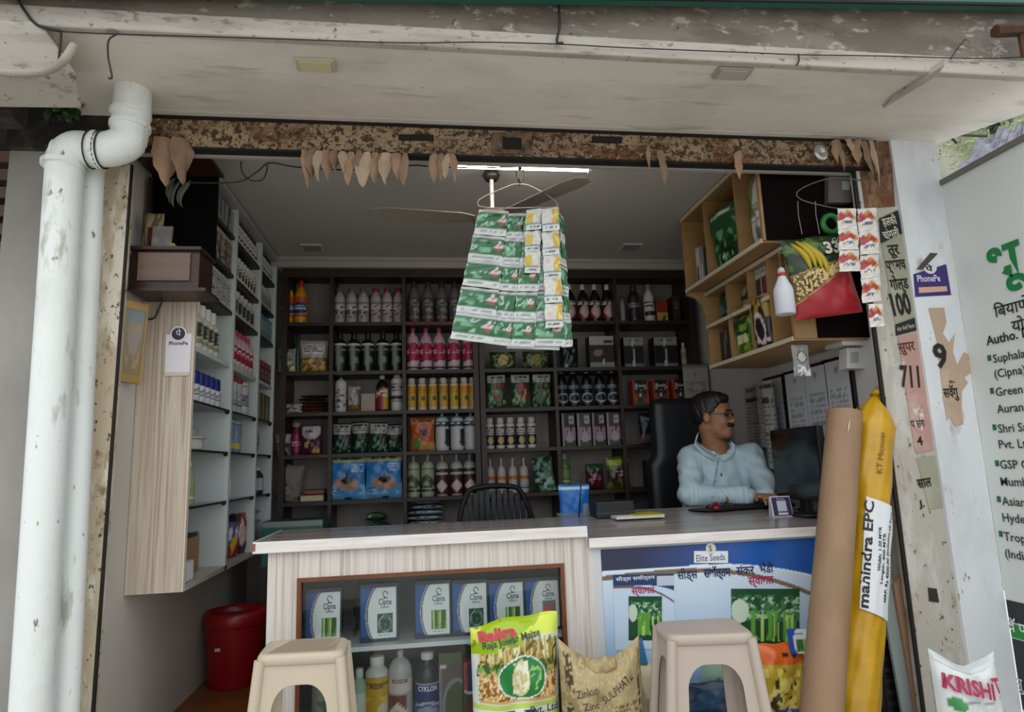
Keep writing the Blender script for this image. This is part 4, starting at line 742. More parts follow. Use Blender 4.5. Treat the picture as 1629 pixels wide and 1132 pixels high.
lrow(1, 3, [3.47], .17, .045, 'white jar with cream lid', '#c4c2bd', '#cfc0a4', [('bg', '#8a8e9c'), ('band', 0, .3, '#c9c9cc'), ('spk', .1, .9, .3, .9, 7, .55, '#2c2c3a')], neck=.9, sh=.86, ct=.88)
lrow(1, 2, [3.25, 3.36], .155, .042, 'blue clear jar with yellow label', '#6f8298', '#7f93a8', [('bg', '#7186a0'), ('band', 0, .32, '#b8b23a'), ('stk', 0, 1, .35, 1, 12, 2, .6, '#9fb2c8')], neck=.9, sh=.86, ct=.88)
lrow(1, 1, [3.22], .13, .024, 'slim white tube', '#c9ccc6', '#d3d6d0', None, neck=.7)
lrow(1, 6, sp((3.18, 3.60), 7), .13, .027, 'small white bottle with black print on upper shelf', '#c4c4bc', '#d0d0c8', [('bg', '#bdbdb4'), ('rect', .15, .5, .1, .6, '#1f211d'), ('spk', .2, .9, .3, .9, 8, .5, '#3a3c36')], neck=.6, sh=.72, ct=.82)
lrow(1, 7, sp((3.18, 3.60), 7), .125, .028, 'small white bottle with black cap on topmost shelf', '#c9c9c4', '#2c2c2a', [('bg', '#c3c3bd'), ('spk', .1, .9, .1, .9, 8, .52, '#2a2b28')], neck=.6, sh=.72, ct=.82)
lrow(2, 7, sp((3.66, 3.95), 5), .125, .028, 'small white bottle with dark cap on topmost shelf', '#c9c9c4', '#38302c', [('bg', '#c3c3bd'), ('spk', .1, .9, .1, .9, 8, .52, '#2a2b28')], neck=.6, sh=.72, ct=.82)
lrow(2, 6, sp((3.66, 3.95), 5), .125, .028, 'grey bottle with white cap on upper shelf', '#a9a9a6', '#c3c3bd', [('bg', '#9c9c9a'), ('txt', .1, .9, .1, .9, 5, '#3a3a3a')], neck=.6, sh=.72, ct=.82)
def lbox(bay, zi, ys, w, h, d, lay, side, desc, off=0, group=None):
    n = len(ys)
    for i, y in enumerate(ys):
        carton('carton', desc+(', %s in the row' % ORDN[i] if n > 1 else ''), 'carton', w, h, d, lay, side, (XF-.015-off, y, LZ[zi]+.0005), math.pi/2, group or (desc if n > 1 else None), seed=i)
lbox(0, 6, sp(B1, 5, .055), .085, .155, .12, [('bg', '#4a342a'), ('spk', .1, .9, .1, .9, 9, .45, '#a8988a'), ('band', .9, 1, '#b9a894')], '#8d7a68', 'brown printed carton on upper shelf near the shrine')
lbox(0, 5, sp(B1, 6, .04), .072, .14, .12, [('bg', '#c9c7c4'), ('txt', .1, .9, .1, .9, 6, '#5a5856'), ('rect', .05, .25, .05, .95, '#a8a6a2')], '#b9b7b3', 'white carton with grey print in near bay of left cabinet')
lbox(0, 7, sp(B1, 6, .04), .072, .115, .12, [('bg', '#4a5254'), ('stk', 0, 1, 0, 1, 6, 1, .5, '#8f989a')], '#5a6264', 'slate grey carton on topmost shelf of near bay')
lbox(2, 5, sp(B3, 5, .03), .058, .13, .1, [('bg', '#3f7aa8'), ('stk', 0, 1, .1, .9, 5, 4, .5, '#8fb08a'), ('txt', .1, .9, .3, .8, 4, '#d9e0e4')], '#4a7a9a', 'blue and green carton in far bay of left cabinet')
lbox(2, 4, sp(B3, 4, .035), .07, .12, .1, [('bg', '#5a1f3c'), ('band', .8, 1, '#b23a68'), ('txt', .05, .95, .1, .6, 4, '#c9b8c0')], '#5a2a3c', 'plum carton with white print in far bay of left cabinet')
lbox(2, 3, sp(B3, 4, .035), .065, .15, .1, [('bg', '#4a4a22'), ('rect', .4, .6, 0, 1, '#a8742a'), ('spk', 0, 1, 0, .5, 6, .5, '#7f8a4a')], '#8d8a78', 'olive carton with a tan stripe in far bay of left cabinet')
lbox(0, 0, [2.86], .30, .145, .115, [('bg', '#a07a50')], '#98724a', 'open brown cardboard box on bottom of left cabinet', off=.06)
lbox(0, 0, [2.715], .10, .075, .05, [('bg', '#c9cbd0'), ('rect', .3, .95, .1, .9, '#dfe3ea')], '#b9bcc2', 'small white carton in front of the brown cardboard box')
for i, (y, lay) in enumerate(((3.22, [('bg', '#a9b0b8'), ('txt', .1, .9, .2, .9, 6, '#3a4a7a')]), (3.38, [('bg', '#5f5a7a'), ('band', 0, .35, '#a8281f'), ('dia', .5, .3, .2, .25, '#d0b23a'), ('spk', .1, .9, .4, .95, 6, .5, '#c9c6d4'), ('rect', .1, .9, .85, 1, '#1a1c2c')]), (3.53, [('bg', '#7a2a2a'), ('dia', .5, .5, .3, .4, '#d9b8b4'), ('band', 0, .2, '#2a2c4a')]))):
    t = pouch('seed_pouch', ['pale pouch with blue print', 'purple and red pouch with a yellow diamond', 'red pouch with a pale diamond'][i]+' on bottom of left cabinet', 'pouch', .13, .20 if i else .23, .06, lay, (XF-.06, y, LZ[0]), math.pi/2-.35, seed=120+i)
for i in range(4):
    pouch('seed_pouch', ['lowest', 'second', 'third', 'topmost'][i]+' of the dark grey pouches piled in far bay of left cabinet', 'pouch', .22, .15, .04, [('bg', ['#33353a', '#4a4c50', '#26282c', '#3c3e42'][i]), ('spk', 0, 1, 0, 1, 6, .62, '#8a8c90')], (XF-.03, 3.80, LZ[0]+.028+i*.052), math.pi/2, tilt=-math.pi/2, seed=130+i, nu=14, nv=12)
pouch('seed_pouch', 'mottled olive pouch in far bay of left cabinet', 'pouch', .2, .15, .06, [('bg', '#5a5848'), ('spk', 0, 1, 0, 1, 7, .5, '#a8a08a')], (XF-.07, 3.80, LZ[2]), math.pi/2, seed=140)
brow_l = lrow(2, 1, [3.72, 3.83], .15, .035, 'dark bottle with white print', '#2c3030', '#c3c6c4', [('bg', '#333838'), ('rect', .4, .6, .05, .95, '#b9bdbb'), ('txt', .1, .9, .1, .3, 2, '#c9ccca')], neck=.5)
# spiral notebook behind the box
t = thing('spiral_notebook', 'dark spiral notebook lying on the brown cardboard box', 'notebook', (XF-.13, 2.86, LZ[0]+.1465))
q = MB(); q.box(-.06, .05, -.14, .14, 0, .012); q.build('pages', mat('#1c1d1f', .5), t, bevel=.002)
for i in range(12):
    q = MB(); a = -.13+i*.0235; q.tube([(.05+.008*math.cos(k*.785), a, .006+.010*math.sin(k*.785)) for k in range(8)], .0018, 5, closed=True); q.build('coil', mat('#4a4c4e', .3, .6), t)
# ================================================================== stock in the right wall cabinets (fronts face -X)
RZ = -math.pi/2
zu, zw = 1.893, 1.476
for i in range(3):
    carton('book', ['white', 'grey', 'black'][i]+' folder standing in far compartment of the upper maple cabinet', 'folder', .035, .21-.01*i, .15, [('bg', ['#c3c1bd', '#8a8884', '#1c1b1e'][i]), ('rect', .2, .8, .1, .5, ['#4a4a44', '#c3c1bd', '#3a3a3c'][i])], ['#c3c1bd', '#7d7b78', '#1c1b1e'][i], (XU+.04, 3.17-.05*i, zu), RZ)
t = pouch('seed_pouch', 'large dark green pouch leaning out of the upper maple cabinet', 'pouch', .26, .30, .08, [('bg', '#1c4a26'), ('band', .82, .88, '#2f6a3a'), ('txt', .2, .8, .80, .90, 1, '#c9d4c6'), ('spk', .2, .95, .03, .6, 8, .6, '#5f9a5f'), ('spk', .3, .9, .03, .45, 6, .6, '#16301c'), ('stk', .3, .7, .15, .4, 8, 8, .7, '#b9c2a8')], (XU+.07, 2.83, zu), RZ+.1, seed=150, nu=30, nv=34, lean=.12)
t = pouch('feed_sack', 'white and green sack with wavy grey stripes in the upper maple cabinet', 'sack', .165, .355, .10, [('bg', '#c4c3bd'), ('stk', .3, 1, .3, .95, 1, 26, .5, '#8a8a84'), ('ell', .2, .62, .24, .22, '#3c5a26'), ('spk', 0, .5, .4, .85, 6, .5, '#6f8a3a'), ('ell', .55, .18, .2, .12, '#6a6864'), ('ring', .55, .18, .2, .12, .5, '#c9c6c0')], (XU+.08, 2.54, zu), RZ, seed=151, nu=30, nv=36)
zz = zmid+.009
pouch('seed_pouch', 'dark green pouch on the middle shelf of the lower maple cabinet', 'pouch', .17, .16, .06, [('bg', '#1f3c2c'), ('spk', 0, 1, 0, 1, 6, .62, '#4f6a7a'), ('band', .8, 1, '#2c2a3a')], (XW+.07, 3.12, zz), RZ, seed=152)
pouch('seed_pouch', 'brown and silver pouch beside dark green one in the lower maple cabinet', 'pouch', .15, .13, .06, [('bg', '#8a7a64'), ('stk', 0, 1, .3, .8, 3, 9, .5, '#2f2822'), ('band', .0, .25, '#c0b49c')], (XW+.07, 2.89, zz), RZ, seed=153)
for i in range(3):
    carton('carton', ['nearest', 'second', 'third'][i]+' of the white and dark cartons in lower maple cabinet', 'carton', .04, .2, .12, [('bg', '#b9b6b0'), ('band', .1, .6, ['#1f1d20', '#7a2a2a', '#2a2c34'][i]), ('txt', .1, .9, .65, .95, 3, '#5a5856')], '#a8a5a0', (XW+.03, 2.64+.05*i, zz), RZ)
carton('carton', 'dark grey carton at bottom far end of the lower maple cabinet', 'carton', .15, .17, .12, [('bg', '#2a2c26'), ('stk', .3, .5, 0, 1, 9, 2, .4, '#6a6c64')], '#26281f', (XW+.05, 3.14, zw), RZ)
pouch('seed_pouch', 'lime green pouch standing in the bottom of the lower maple cabinet', 'pouch', .19, .19, .06, [('bg', '#3f5f1c'), ('spk', 0, 1, 0, 1, 6, .5, '#7f9a3a'), ('rect', .3, .8, .3, .5, '#c9cf9a'), ('stk', .2, .9, .5, .95, 3, 8, .6, '#26401c')], (XW+.05, 2.91, zw), RZ, seed=154, lean=.15)
pouch('seed_pouch', 'maroon and gold pouch with a pale arch at front of the lower maple cabinet', 'pouch', .12, .24, .05, [('bg', '#2c1a26'), ('band', .55, 1, '#9a7a3a'), ('spk', .1, .9, .5, .95, 6, .5, '#3a2418'), ('ring', .5, .35, .28, .3, .55, '#b9b2ac'), ('txt', .1, .9, .03, .16, 1, '#c9c2c0')], (XW+.02, 2.70, zw), RZ+.2, seed=155, lean=.08)
# ================================================================== hanging stock
def bil(Q, u, v): return [(Q[0][k]*(1-u)+Q[1][k]*u)*(1-v)+(Q[3][k]*(1-u)+Q[2][k]*u)*v for k in range(3)]
def strip(label, px, rows, Y, lays, group, bulge=.006, gap=.02):
    Q = [PY(x, y, Y) for x, y in px]          # TL, TR, BR, BL
    t = thing('sachet_strip', label, 'sachets', (Q[0]+Q[1])/2, 0, group)
    for r in range(rows):
        v0, v1 = r/rows+gap/rows, (r+1)/rows
        def f(sg, r=r, v0=v0, v1=v1):
            def g(U, V):
                p = bil(Q, U, v1+(v0-v1)*V); b = (np.sin(np.pi*U)*np.sin(np.pi*V))**.6
                w = .0016*np.sin(11*U+7*V+r*2.1)+.0012*np.sin(23*V-9*U+r)
                return [p[0]+.0015*np.sin(9*V+r*3), p[1]-sg*(bulge*b)+w+.004*math.sin(r*2.3+Y*90), p[2]]
            return g
        q = MB(); q.grid(f(1), 14, 14, paint(lays[r % len(lays)], r+int(px[0][0]))); q.grid(f(-.35), 7, 7, paint([('bg', '#c9cccb')]), flip=True)
        q.build('sachet', printed(.22, .7), t, smooth=True, off=t.location)
    return t
def GS(side, seed):
    l = [('bg', '#0d5c28'), ('spk', .0, .62, .3, .85, 7, .68, '#9fc4ae'), ('stk', 0, .6, .3, .8, 5, 7, .66, '#6aa884'), ('band', 0, .22, '#cfd3d2'), ('txt', .1, .9, .06, .17, 2, '#8a8f8e'), ('band', .90, 1, '#b9b9bc'), ('txt', .05, .95, .91, .99, 1, '#4a3a3e')]
    if side: l += [('dia', side, .60, .14, .20, '#d9d0cf'), ('rect', side-.14, side+.14, .40, .58, '#0d5c28'), ('dia', side, .55, .10, .16, '#b52a2c'), ('rect', side-.14, side+.14, .56, .60, '#d0c4c2')]
    return l
WY = [('bg', '#cfd0cb'), ('rect', .62, 1, .08, .95, '#c9a52c'), ('stk', .6, 1, .1, .9, 9, 5, .6, '#e2cf7a'), ('band', .0, .22, '#d9dad8'), ('txt', .1, .8, .05, .16, 1, '#3a3a34'), ('spk', .1, .6, .35, .9, 4, .65, '#d8b6b4'), ('band', .24, .30, '#5f8a8a')]
WY2 = [('bg', '#cfd0cb'), ('rect', .05, .45, .28, .8, '#cdb02c'), ('band', .0, .24, '#d3d4d2'), ('txt', .15, .9, .06, .18, 1, '#2f3c38'), ('spk', .45, .95, .35, .85, 4, .6, '#d9bfae'), ('band', .24, .30, '#5f7f8a')]
# hanger
YH = 2.41
hk = PY(827, 268, YH)
t = thing('wire_hanger', 'thin wire clothes hanger holding the green seed sachets', 'hanger', hk)
q = MB(); q.tube(arc([PY(x, y, YH) for x, y in ((821, 272), (822, 281), (827, 290), (832, 283), (833, 273), (828, 266))], 5), .0022, 6); part(q, 'hook', mat('#3a2c2e', .4, .6), t, smooth=True)
q = MB(); q.tube([PY(826, 285, YH), PY(826, 296, YH)], .0024, 6); part(q, 'neck', mat('#4a2a2c', .4), t)
q = MB(); q.tube(arc([PY(x, y, YH) for x, y in ((826, 293), (815, 294), (785, 306), (765, 316), (760, 323), (766, 329), (800, 331), (850, 330), (884, 329), (885, 322), (872, 311), (850, 299), (838, 294), (826, 293))], 5), .0024, 6); part(q, 'frame', mat('#b0a8a4', .35, .5), t, smooth=True)
q = MB(); q.box(hk.x-.006, hk.x+.006, YH-.006, YH+.006, hk.z-.004, hk.z+.016); part(q, 'clip', m_black, t)
gg = 'green sachets on the wire hanger'
strip('wide leftmost strip of green sachets on the wire hanger', [(762, 332), (809, 335), (784, 547), (716, 538)], 5, 2.375, [GS(.85, 0)], gg)
strip('narrow strip of green sachets, second from left on the wire hanger', [(809, 338), (837, 338), (814, 551), (782, 547)], 5, 2.382, [GS(.78, 1), GS(0, 1)], gg)
strip('strip of green sachets in the middle of the wire hanger', [(836, 338), (864, 336), (850, 552), (813, 550)], 5, 2.377, [GS(.7, 2)], gg)
strip('strip of green sachets right of middle, half behind the white ones', [(864, 334), (886, 333), (899, 551), (849, 550)], 5, 2.386, [GS(.75, 3), GS(0, 2)], gg)
strip('thin strip of green sachets at the right edge of the wire hanger', [(887, 333), (896, 345), (911, 551), (893, 553)], 5, 2.395, [GS(0, 4)], gg)
strip('back layer of green sachets showing below on the wire hanger', [(800, 340), (884, 336), (890, 557), (806, 554)], 5, 2.40, [GS(0, 5)], gg)
strip('short strip of white and yellow sachets on the wire hanger', [(837, 334), (861, 331), (859, 434), (834, 434)], 3, 2.360, [WY2], 'white sachets on the wire hanger')
strip('long strip of white and yellow sachets on the wire hanger', [(861, 332), (888, 329), (896, 520), (868, 521)], 5, 2.355, [WY], 'white sachets on the wire hanger')
# right: red and white sachets
RW = [('bg', '#d8d2cb'), ('dia', .5, .55, .52, .36, '#c8862a'), ('dia', .18, .55, .3, .3, '#9e2426'), ('rect', .0, .36, .4, .75, '#a52a2a'), ('dia', .62, .62, .26, .2, '#a33a24'), ('dia', .5, .36, .4, .2, '#e2ddd6'), ('txt', .25, .75, .24, .38, 2, '#5a6a7a'), ('band', 0, .1, '#e6e2dc')]
strip('short strip of three red and white sachets hanging by the right jamb', [(1333, 330), (1362, 330), (1368, 431), (1335, 432)], 3, 2.25, [RW], None)
strip('longer strip of red and white sachets nearest the right jamb', [(1364, 331), (1394, 329), (1402, 478), (1372, 482)], 4, 2.262, [RW], None)
strip('single loose red and white sachet hanging lowest by the right jamb', [(1382, 482), (1404, 482), (1408, 518), (1385, 520)], 1, 2.25, [RW], None)
# wire ring hanger
q = MB(); q.tube(arc([PY(x, y, 2.28) for x, y in ((1372, 287), (1330, 283), (1300, 289), (1275, 300), (1267, 309), (1276, 318), (1300, 325), (1330, 331), (1372, 333))], 5), .0026, 6)
tag(q.build('wire_hook', mat('#6a625c', .4, .5), smooth=True), 'bent wire loop holding up the red seed bag', 'wire')
# seed bag 33
A_, B_ = PY(1262, 502, 2.30), PY(1372, 486, 2.30); C_ = PY(1264, 372, 2.30)
bag = pouch('seed_bag', 'red and dark green hanging seed bag with yellow pods and soybeans', 'bag', .27, .335, .08, [('bg', '#1f3320'), ('spk', 0, .6, .6, 1, 6, .6, '#4a6a26'), ('lin', .535, .15, '#b58f3a'), ('lin', .52, .15, '#6e5a34'), ('lin', .185, .45, '#b58f3a'), ('lin', .17, .45, '#9a1822')], PY(1320, 503, 2.34), rz=-.12, roll=-.10, seed=200, nu=50, nv=60, rough=.3)
def on_bag(w, h, d, u, v, lift=.006):   # point on front of a pillow bag in local space
    x, y = (u-.5)*2, (v-.5)*2; b_ = max(0, 1-abs(x)**2.6)**.6*max(0, 1-abs(y)**3.2)**.6
    return Vector(((u-.5)*w, -d/2*b_*1.12-lift, v*h))
rs = random.Random(4)
me_b = None
for i in range(230):          # soybeans printed as a swoosh
    u = rs.uniform(.04, .93); v = rs.uniform(.21+.45*u, .50+.15*u)
    if v < .19+.45*u: continue
    p = on_bag(.27, .335, .08, u, v, .001)
    if me_b is None:
        q = MB(); q.lathe([(.001, -.003), (.0048, -.002), (.0060, 0), (.0048, .002), (.001, .003)], 8); me_b = q.build('bean_print', mat('#cdb27c', .35), bag, smooth=True); o = me_b
    else: o = me_b.copy(); COL.objects.link(o)
    o.location = p; o.rotation_euler = (math.pi/2, 0, 0)
for i, (u, v, ln, an) in enumerate(((.12, .93, .13, -.35), (.2, .95, .15, -.45), (.28, .93, .15, -.55), (.36, .86, .13, -.6))):
    q = MB(); P_ = []
    for k in range(9):
        f = k/8; uu = u+f*.16+.05*math.sin(f*3); vv = v-f*.36; P_.append(on_bag(.27, .335, .08, uu, vv, .001))
    q.tube(P_, [.003+.009*math.sin(math.pi*min(1, (k+.6)/9)) for k in range(9)], 8); q.build('pod_print', mat('#b59f22', .45), bag, smooth=True)
def bag_text(o, txt, w, h, d, u, v, size, c, ext=None, lift=.005, bold=.02, ang=0, al='LEFT'):
    q = MB(); ca, sa = math.cos(ang), math.sin(ang)
    def f(x, y): x, y = x*ca-y*sa, x*sa+y*ca; return on_bag(w, h, d, min(.99, max(.01, u+x/w)), min(.99, max(.01, v+y/h)), lift)
    q.text(txt, f, size, align=al, bold=bold, ext=ext); q.build('lettering', mat(c, .5), o)
bag_text(bag, '33', .27, .335, .08, .56, .74, .07, '#d9d4c9', bold=.04)
bag_text(bag, 'GOL', .27, .335, .08, .72, .87, .03, '#c9c2a8')
for px, py in ((1272, 372), (1300, 372)):
    q = MB(); q.tube([PY(px+4, py, 2.285), PY(px-2, py-30, 2.283), PY(px-3, 320, 2.28)], .0015, 5); part(q, 'hanging_cord', mat('#8a847c', .7), bag).matrix_parent_inverse = bag.matrix_basis.inverted() @ Matrix.Translation(bag.location)
# white hanging bottle with a red ring
wb = thing('spray_bottle', 'white plastic bottle with a red neck ring hanging beside seed bag', 'bottle', PY(1250, 500, 2.26))
hb = (PY(1254, 425, 2.26)-PY(1254, 500, 2.26)).z
q = MB(); q.lathe([(.034, 0), (.037, .004), (.037, hb*.48), (.034, hb*.56), (.018, hb*.74), (.015, hb*.80)], 20); q.build('body', mat('#c3c6cf', .35), wb, smooth=True, sharp=50)
q = MB(); q.lathe([(.0165, 0), (.0175, .003), (.0165, .012)], 16, (0, 0, hb*.80)); q.build('ring', mat('#a3262a', .4), wb, smooth=True)
q = MB(); q.lathe([(.015, 0), (.012, hb*.1), (.006, hb*.13)], 16, (0, 0, hb*.80+.012)); q.build('cap', mat('#b4b4b0', .4), wb, smooth=True)
q = MB(); q.tube([(0, 0, hb*.9+.01), (.004, .01, hb+.06), (PY(1262, 400, 2.28)-wb.location)], .0014, 5); q.build('hanging_cord', mat('#8a847c', .7), wb)
# green coil behind the sachets
q = MB(); c = PY(1322, 356, 2.36); q.tube([c+Vector((.036*math.cos(a), 0, .036*math.sin(a))) for a in np.linspace(0, 6.283, 25)[:-1]], .012, 8, closed=True); tag(q.build('cable_coil', mat('#1f7a34', .4), smooth=True), 'green coil hanging behind the red and white sachets', 'coil')
# meter board at the right jamb
mb = thing('meter_box', 'grey switch box on a pale board high inside the right jamb', 'switch box', PY(1340, 330, 2.44))
o_ = mb.location
def rect(q, x0, x1, y0, y1, Y, th): a = [PY(x0, y1, Y), PY(x1, y1, Y), PY(x1, y0, Y), PY(x0, y0, Y)]; return quadbox(q, a, (0, 1, 0), th)
q = MB(); rect(q, 1312, 1366, 258, 345, 2.44, .012); part(q, 'board', mat('#8d8a86', .6), mb)
q = MB(); rect(q, 1318, 1356, 264, 322, 2.40, .038); part(q, 'case', mat('#5a5450', .5), mb, bevel=.004)
q = MB(); rect(q, 1340, 1352, 288, 302, 2.396, .004); part(q, 'window', mat('#8d938f', .3), mb)
q = MB(); rect(q, 1336, 1356, 318, 328, 2.432, .006); part(q, 'label', mat('#c9c6bf', .5), mb)
q = MB(); c = PY(1306, 243, 2.30); q.lathe([(.002, -.006), (.03, -.004), (.038, 0), (.03, .006), (.012, .008), (.008, .002)], 24); o = tag(q.build('metal_disc', mat('#b9b9b4', .25, .8), smooth=True), 'shiny round disc hanging at right end of the rusty lintel', 'disc'); o.location = c; o.rotation_euler = (math.pi/2, 0, .2)
# ledge with small bottles and wall fittings at the far right
lg = thing('wall_ledge', 'small white ledge with tiny bottles below the red seed bag', 'ledge', PY(1365, 545, 2.5))
q = MB(); rect(q, 1340, 1392, 541, 548, 2.47, .12); part(q, 'shelf', mat('#c9c7c3', .5), lg)
q = MB(); rect(q, 1348, 1392, 552, 586, 2.5, .06); part(q, 'switch_case', mat('#c4c3c0', .4), lg, bevel=.004)
q = MB(); rect(q, 1354, 1366, 560, 576, 2.494, .008); part(q, 'switch_plate', mat('#9a9a98', .4), lg, bevel=.002)
zle = PY(1365, 541, 2.5).z
pr = bottle(.085, .017, '#b5aca4', '#b03038', [('bg', '#9a8a80'), ('txt', .1, .9, .1, .9, 4, '#d9d4cf')], neck=.5, n=12)
place(pr, [(PY(x, 530, 2.52).x, 2.53, zle+.0005) for x in (1346, 1362, 1377)], ['tiny bottle with red cap on the white ledge, '+a for a in ('leftmost', 'middle', 'rightmost')], 'tiny bottles on the ledge')
pouch('clear_packet', 'clear packet with a round grey badge hanging below the right cabinet', 'packet', .075, .13, .02, [('bg', '#7d7b78'), ('ell', .5, .6, .3, .2, '#a9a7a2'), ('ring', .5, .6, .3, .2, .6, '#3a3836'), ('spk', 0, 1, 0, .35, 6, .5, '#c9d0da')], PY(1277, 598, 2.45), seed=210, rough=.2)
# licences on the right wall, newspapers
for i in range(4):
    Xw = XR-.004; ya = [3.30, 3.02, 2.78, 2.55][i]; yb = ya-.19
    za, zb_ = PX([1212, 1247, 1282, 1316][i], [700, 692, 684, 660][i], Xw).z, None
    pt, pb2 = PX([1232, 1266, 1298, 1332][i], [598, 588, 578, 568][i], Xw), None
    z1_ = pt.z; z0_ = z1_-.36; yc = pt.y
    t = thing('wall_licence', ['farthest', 'second farthest', 'second nearest', 'nearest'][i]+' of four framed paper licences on right wall', 'paper', (Xw, yc, z0_), 0, 'framed licences on right wall')
    q = MB(); q.box(-.012, 0, -.105, .105, 0, .36); q.build('frame', mat('#141416', .35), t, bevel=.002)
    q = MB(); q.grid(lambda U, V: [U*0-.0135, .085-.17*U, .015+.33*V], 18, 30, paint([('bg', '#c3c4c8'), ('txt', .15, .85, .12, .62, 9, '#8d9098'), ('txt', .25, .75, .72, .8, 2, '#7a7c88'), ('ell', .5, .88, .1, .05, '#8a8f9a')], i)); q.build('sheet', printed(.4), t)
q = MB(); a = PX(1222, 583, XR-.004); q.box(XR-.016, XR-.004, a.y-.75, a.y+.02, a.z, a.z+.055); tag(q.build('wall_rail', mat('#b4b1ad', .5), bevel=.002), 'pale board strip running above the licences on right wall', 'rail')
for i, (x0, y0, x1, y1, Xn) in enumerate(((1188, 612, 1214, 712, XR-.05), (1206, 606, 1228, 745, XR-.10))):
    a = PX((x0+x1)/2, y0, Xn); bz = PX((x0+x1)/2, y1, Xn).z
    t = thing('newspaper', ['newspaper with dense columns pinned behind the man', 'folded newspaper hanging in front of the other one'][i], 'newspaper', (Xn, a.y, bz))
    hh = a.z-bz; wd = .26 if i == 0 else .14
    q = MB(); q.grid(lambda U, V: [.012*np.sin(U*7+i*2)+.0*V, wd/2-wd*U, hh*V], 24, 40, paint([('bg', '#8f8c86'), ('txt', .05, .95, .86, .97, 1, '#2a2826'), ('txt', .04, .32, .05, .8, 16, '#5a5855'), ('txt', .36, .64, .05, .8, 16, '#4f4d4a'), ('txt', .68, .96, .05, .8, 16, '#5a5855'), ('rect', .04, .6, .74, .80, '#2c2a28')], 5+i)); q.build('sheet', printed(.8), t)
for i, (x, lab) in enumerate(((1112, 'pale calendar sheet on back wall left of the man'), (1158, 'pale calendar sheet on back wall above the man'))):
    p = PY(x, 640, 3.95); t = thing('calendar', lab, 'calendar', (p.x, 3.97, 1.33))
    q = MB(); q.grid(lambda U, V: [(U-.5)*.17, U*0, V*.26], 12, 18, paint([('bg', '#9a9690'), ('txt', .1, .9, .1, .6, 6, '#77736c'), ('band', .92, 1, '#7d7972'), ('rect', .45, .55, .7, .8, '#77736c')], i)); q.build('sheet', printed(.8), t)
    q = MB(); q.box(-.085, .085, -.002, .004, .255, .265); q.build('top_strip', mat('#5a5650', .5), t)
# ================================================================== on the right counter
# monitor seen from behind
t = thing('monitor', 'black computer monitor on right counter facing the seated man', 'monitor', (1.675, 2.77, ZD(2.77)), math.pi/2-.06)
q = MB(); q.box(-.215, .215, -.012, .018, .065, .385); q.build('back_shell', mat('#131418', .55), t, bevel=.006)
q = MB(); q.box(-.13, .13, -.03, -.011, .11, .30); q.build('rear_bulge', mat('#101114', .55), t, bevel=.01)
q = MB(); q.box(-.205, .205, .018, .020, .075, .375); q.build('screen', mat('#08080a', .15), t)
q = MB(); q.box(-.03, .03, -.03, .0, .006, .10); q.build('stand_neck', mat('#131418', .5), t, bevel=.004)
q = MB(); q.lathe([(.11, 0), (.11, .008), (.02, .014)], 24, sy=.75); q.build('stand_base', mat('#131418', .5), t, smooth=True, sharp=40)
for k in range(3): q = MB(); q.tube(arc([(.03+.02*k, -.035, .12), (.05+.02*k, -.055, .07), (.06+.03*k, -.05, .02), (.11+.02*k, -.03, .006)], 6), .003, 6); q.build('cable', m_black, t, smooth=True)
t = thing('keyboard', 'dark keyboard in front of the seated man', 'keyboard', (PD(1188, 806).x, 3.0, ZD(3.0)+.002), .05)
q = MB(); q.box(-.2, .2, -.06, .06, 0, .016); q.build('base', mat('#0f1012', .5), t, bevel=.004)
kp = None
for r in range(4):
    for c in range(14):
        if kp is None: q = MB(); q.box(-.011, .011, -.011, .011, 0, .006); kp = o = q.build('key', mat('#1b1c1f', .5), t)
        else: o = kp.copy(); COL.objects.link(o)
        o.location = (-.18+c*.0275, -.042+r*.027, .016)
p = PD(1132, 811)
t = thing('mouse_mat', 'round black mouse mat near the front of the right counter', 'mat', (p.x, p.y, p.z+.004)); q = MB(); q.lathe([(.11, 0), (.11, .003)], 32, sy=.8); q.build('mat', mat('#15171b', .7), t)
p2 = PD(1139, 812)
t = thing('computer_mouse', 'small dark red mouse on the black mouse mat', 'mouse', (p2.x, p2.y, p2.z+.0075), 1.2)
V_, F_ = nets(lambda P: np.maximum(sd_ell((0, 0, 0), (.052, .031, .034))(P), -P[..., 2]), (-.06, -.04, -.004), (.06, .04, .04), .004); q = MB(); q.add(V_, F_); q.build('shell', mat('#6e1424', .3), t, smooth=True)
q = MB(); q.tube([(.018, 0, .031), (.038, 0, .023)], .004, 8); q.build('wheel', m_black, t)
# payment stand: dark purple plate, code left blank
p = PD(1247, 822)
t = thing('payment_stand', 'small white and purple payment stand on right counter edge', 'stand', (p.x, p.y, p.z), -.08)
q = MB(); q.prism([(-.0, 0), (.05, 0), (.035, .085), (.022, .09)], -.046, .046, 'x'); q.build('case', mat('#c9c5cf', .4), t, bevel=.003)
f = lambda x, z: (x, .022*z/.09-.0018, z)
q = MB(); q.add([f(-.041, .006), f(.041, .006), f(.041, .084), f(-.041, .084)], [(0, 1, 2, 3)]); q.build('face_plate', mat('#37305c', .4), t)
f2 = lambda x, z: (x, .022*z/.09-.0028, z)
q = MB(); q.add([f2(-.021, .024), f2(.021, .024), f2(.021, .069), f2(-.021, .069)], [(0, 1, 2, 3)]); q.build('blank_panel', mat('#c9c6d6', .4), t)
q = MB(); q.add([f2(-.022, .010), f2(.022, .010), f2(.022, .019), f2(-.022, .019)], [(0, 1, 2, 3)]); q.build('name_strip', mat('#d9d6e2', .4), t)
q = MB(); q.text('PhonePe', lambda x, y: f2(x, .073+y), .010, align='CENTER', ext=.034); q.build('lettering', mat('#e6e3f0', .4), t)
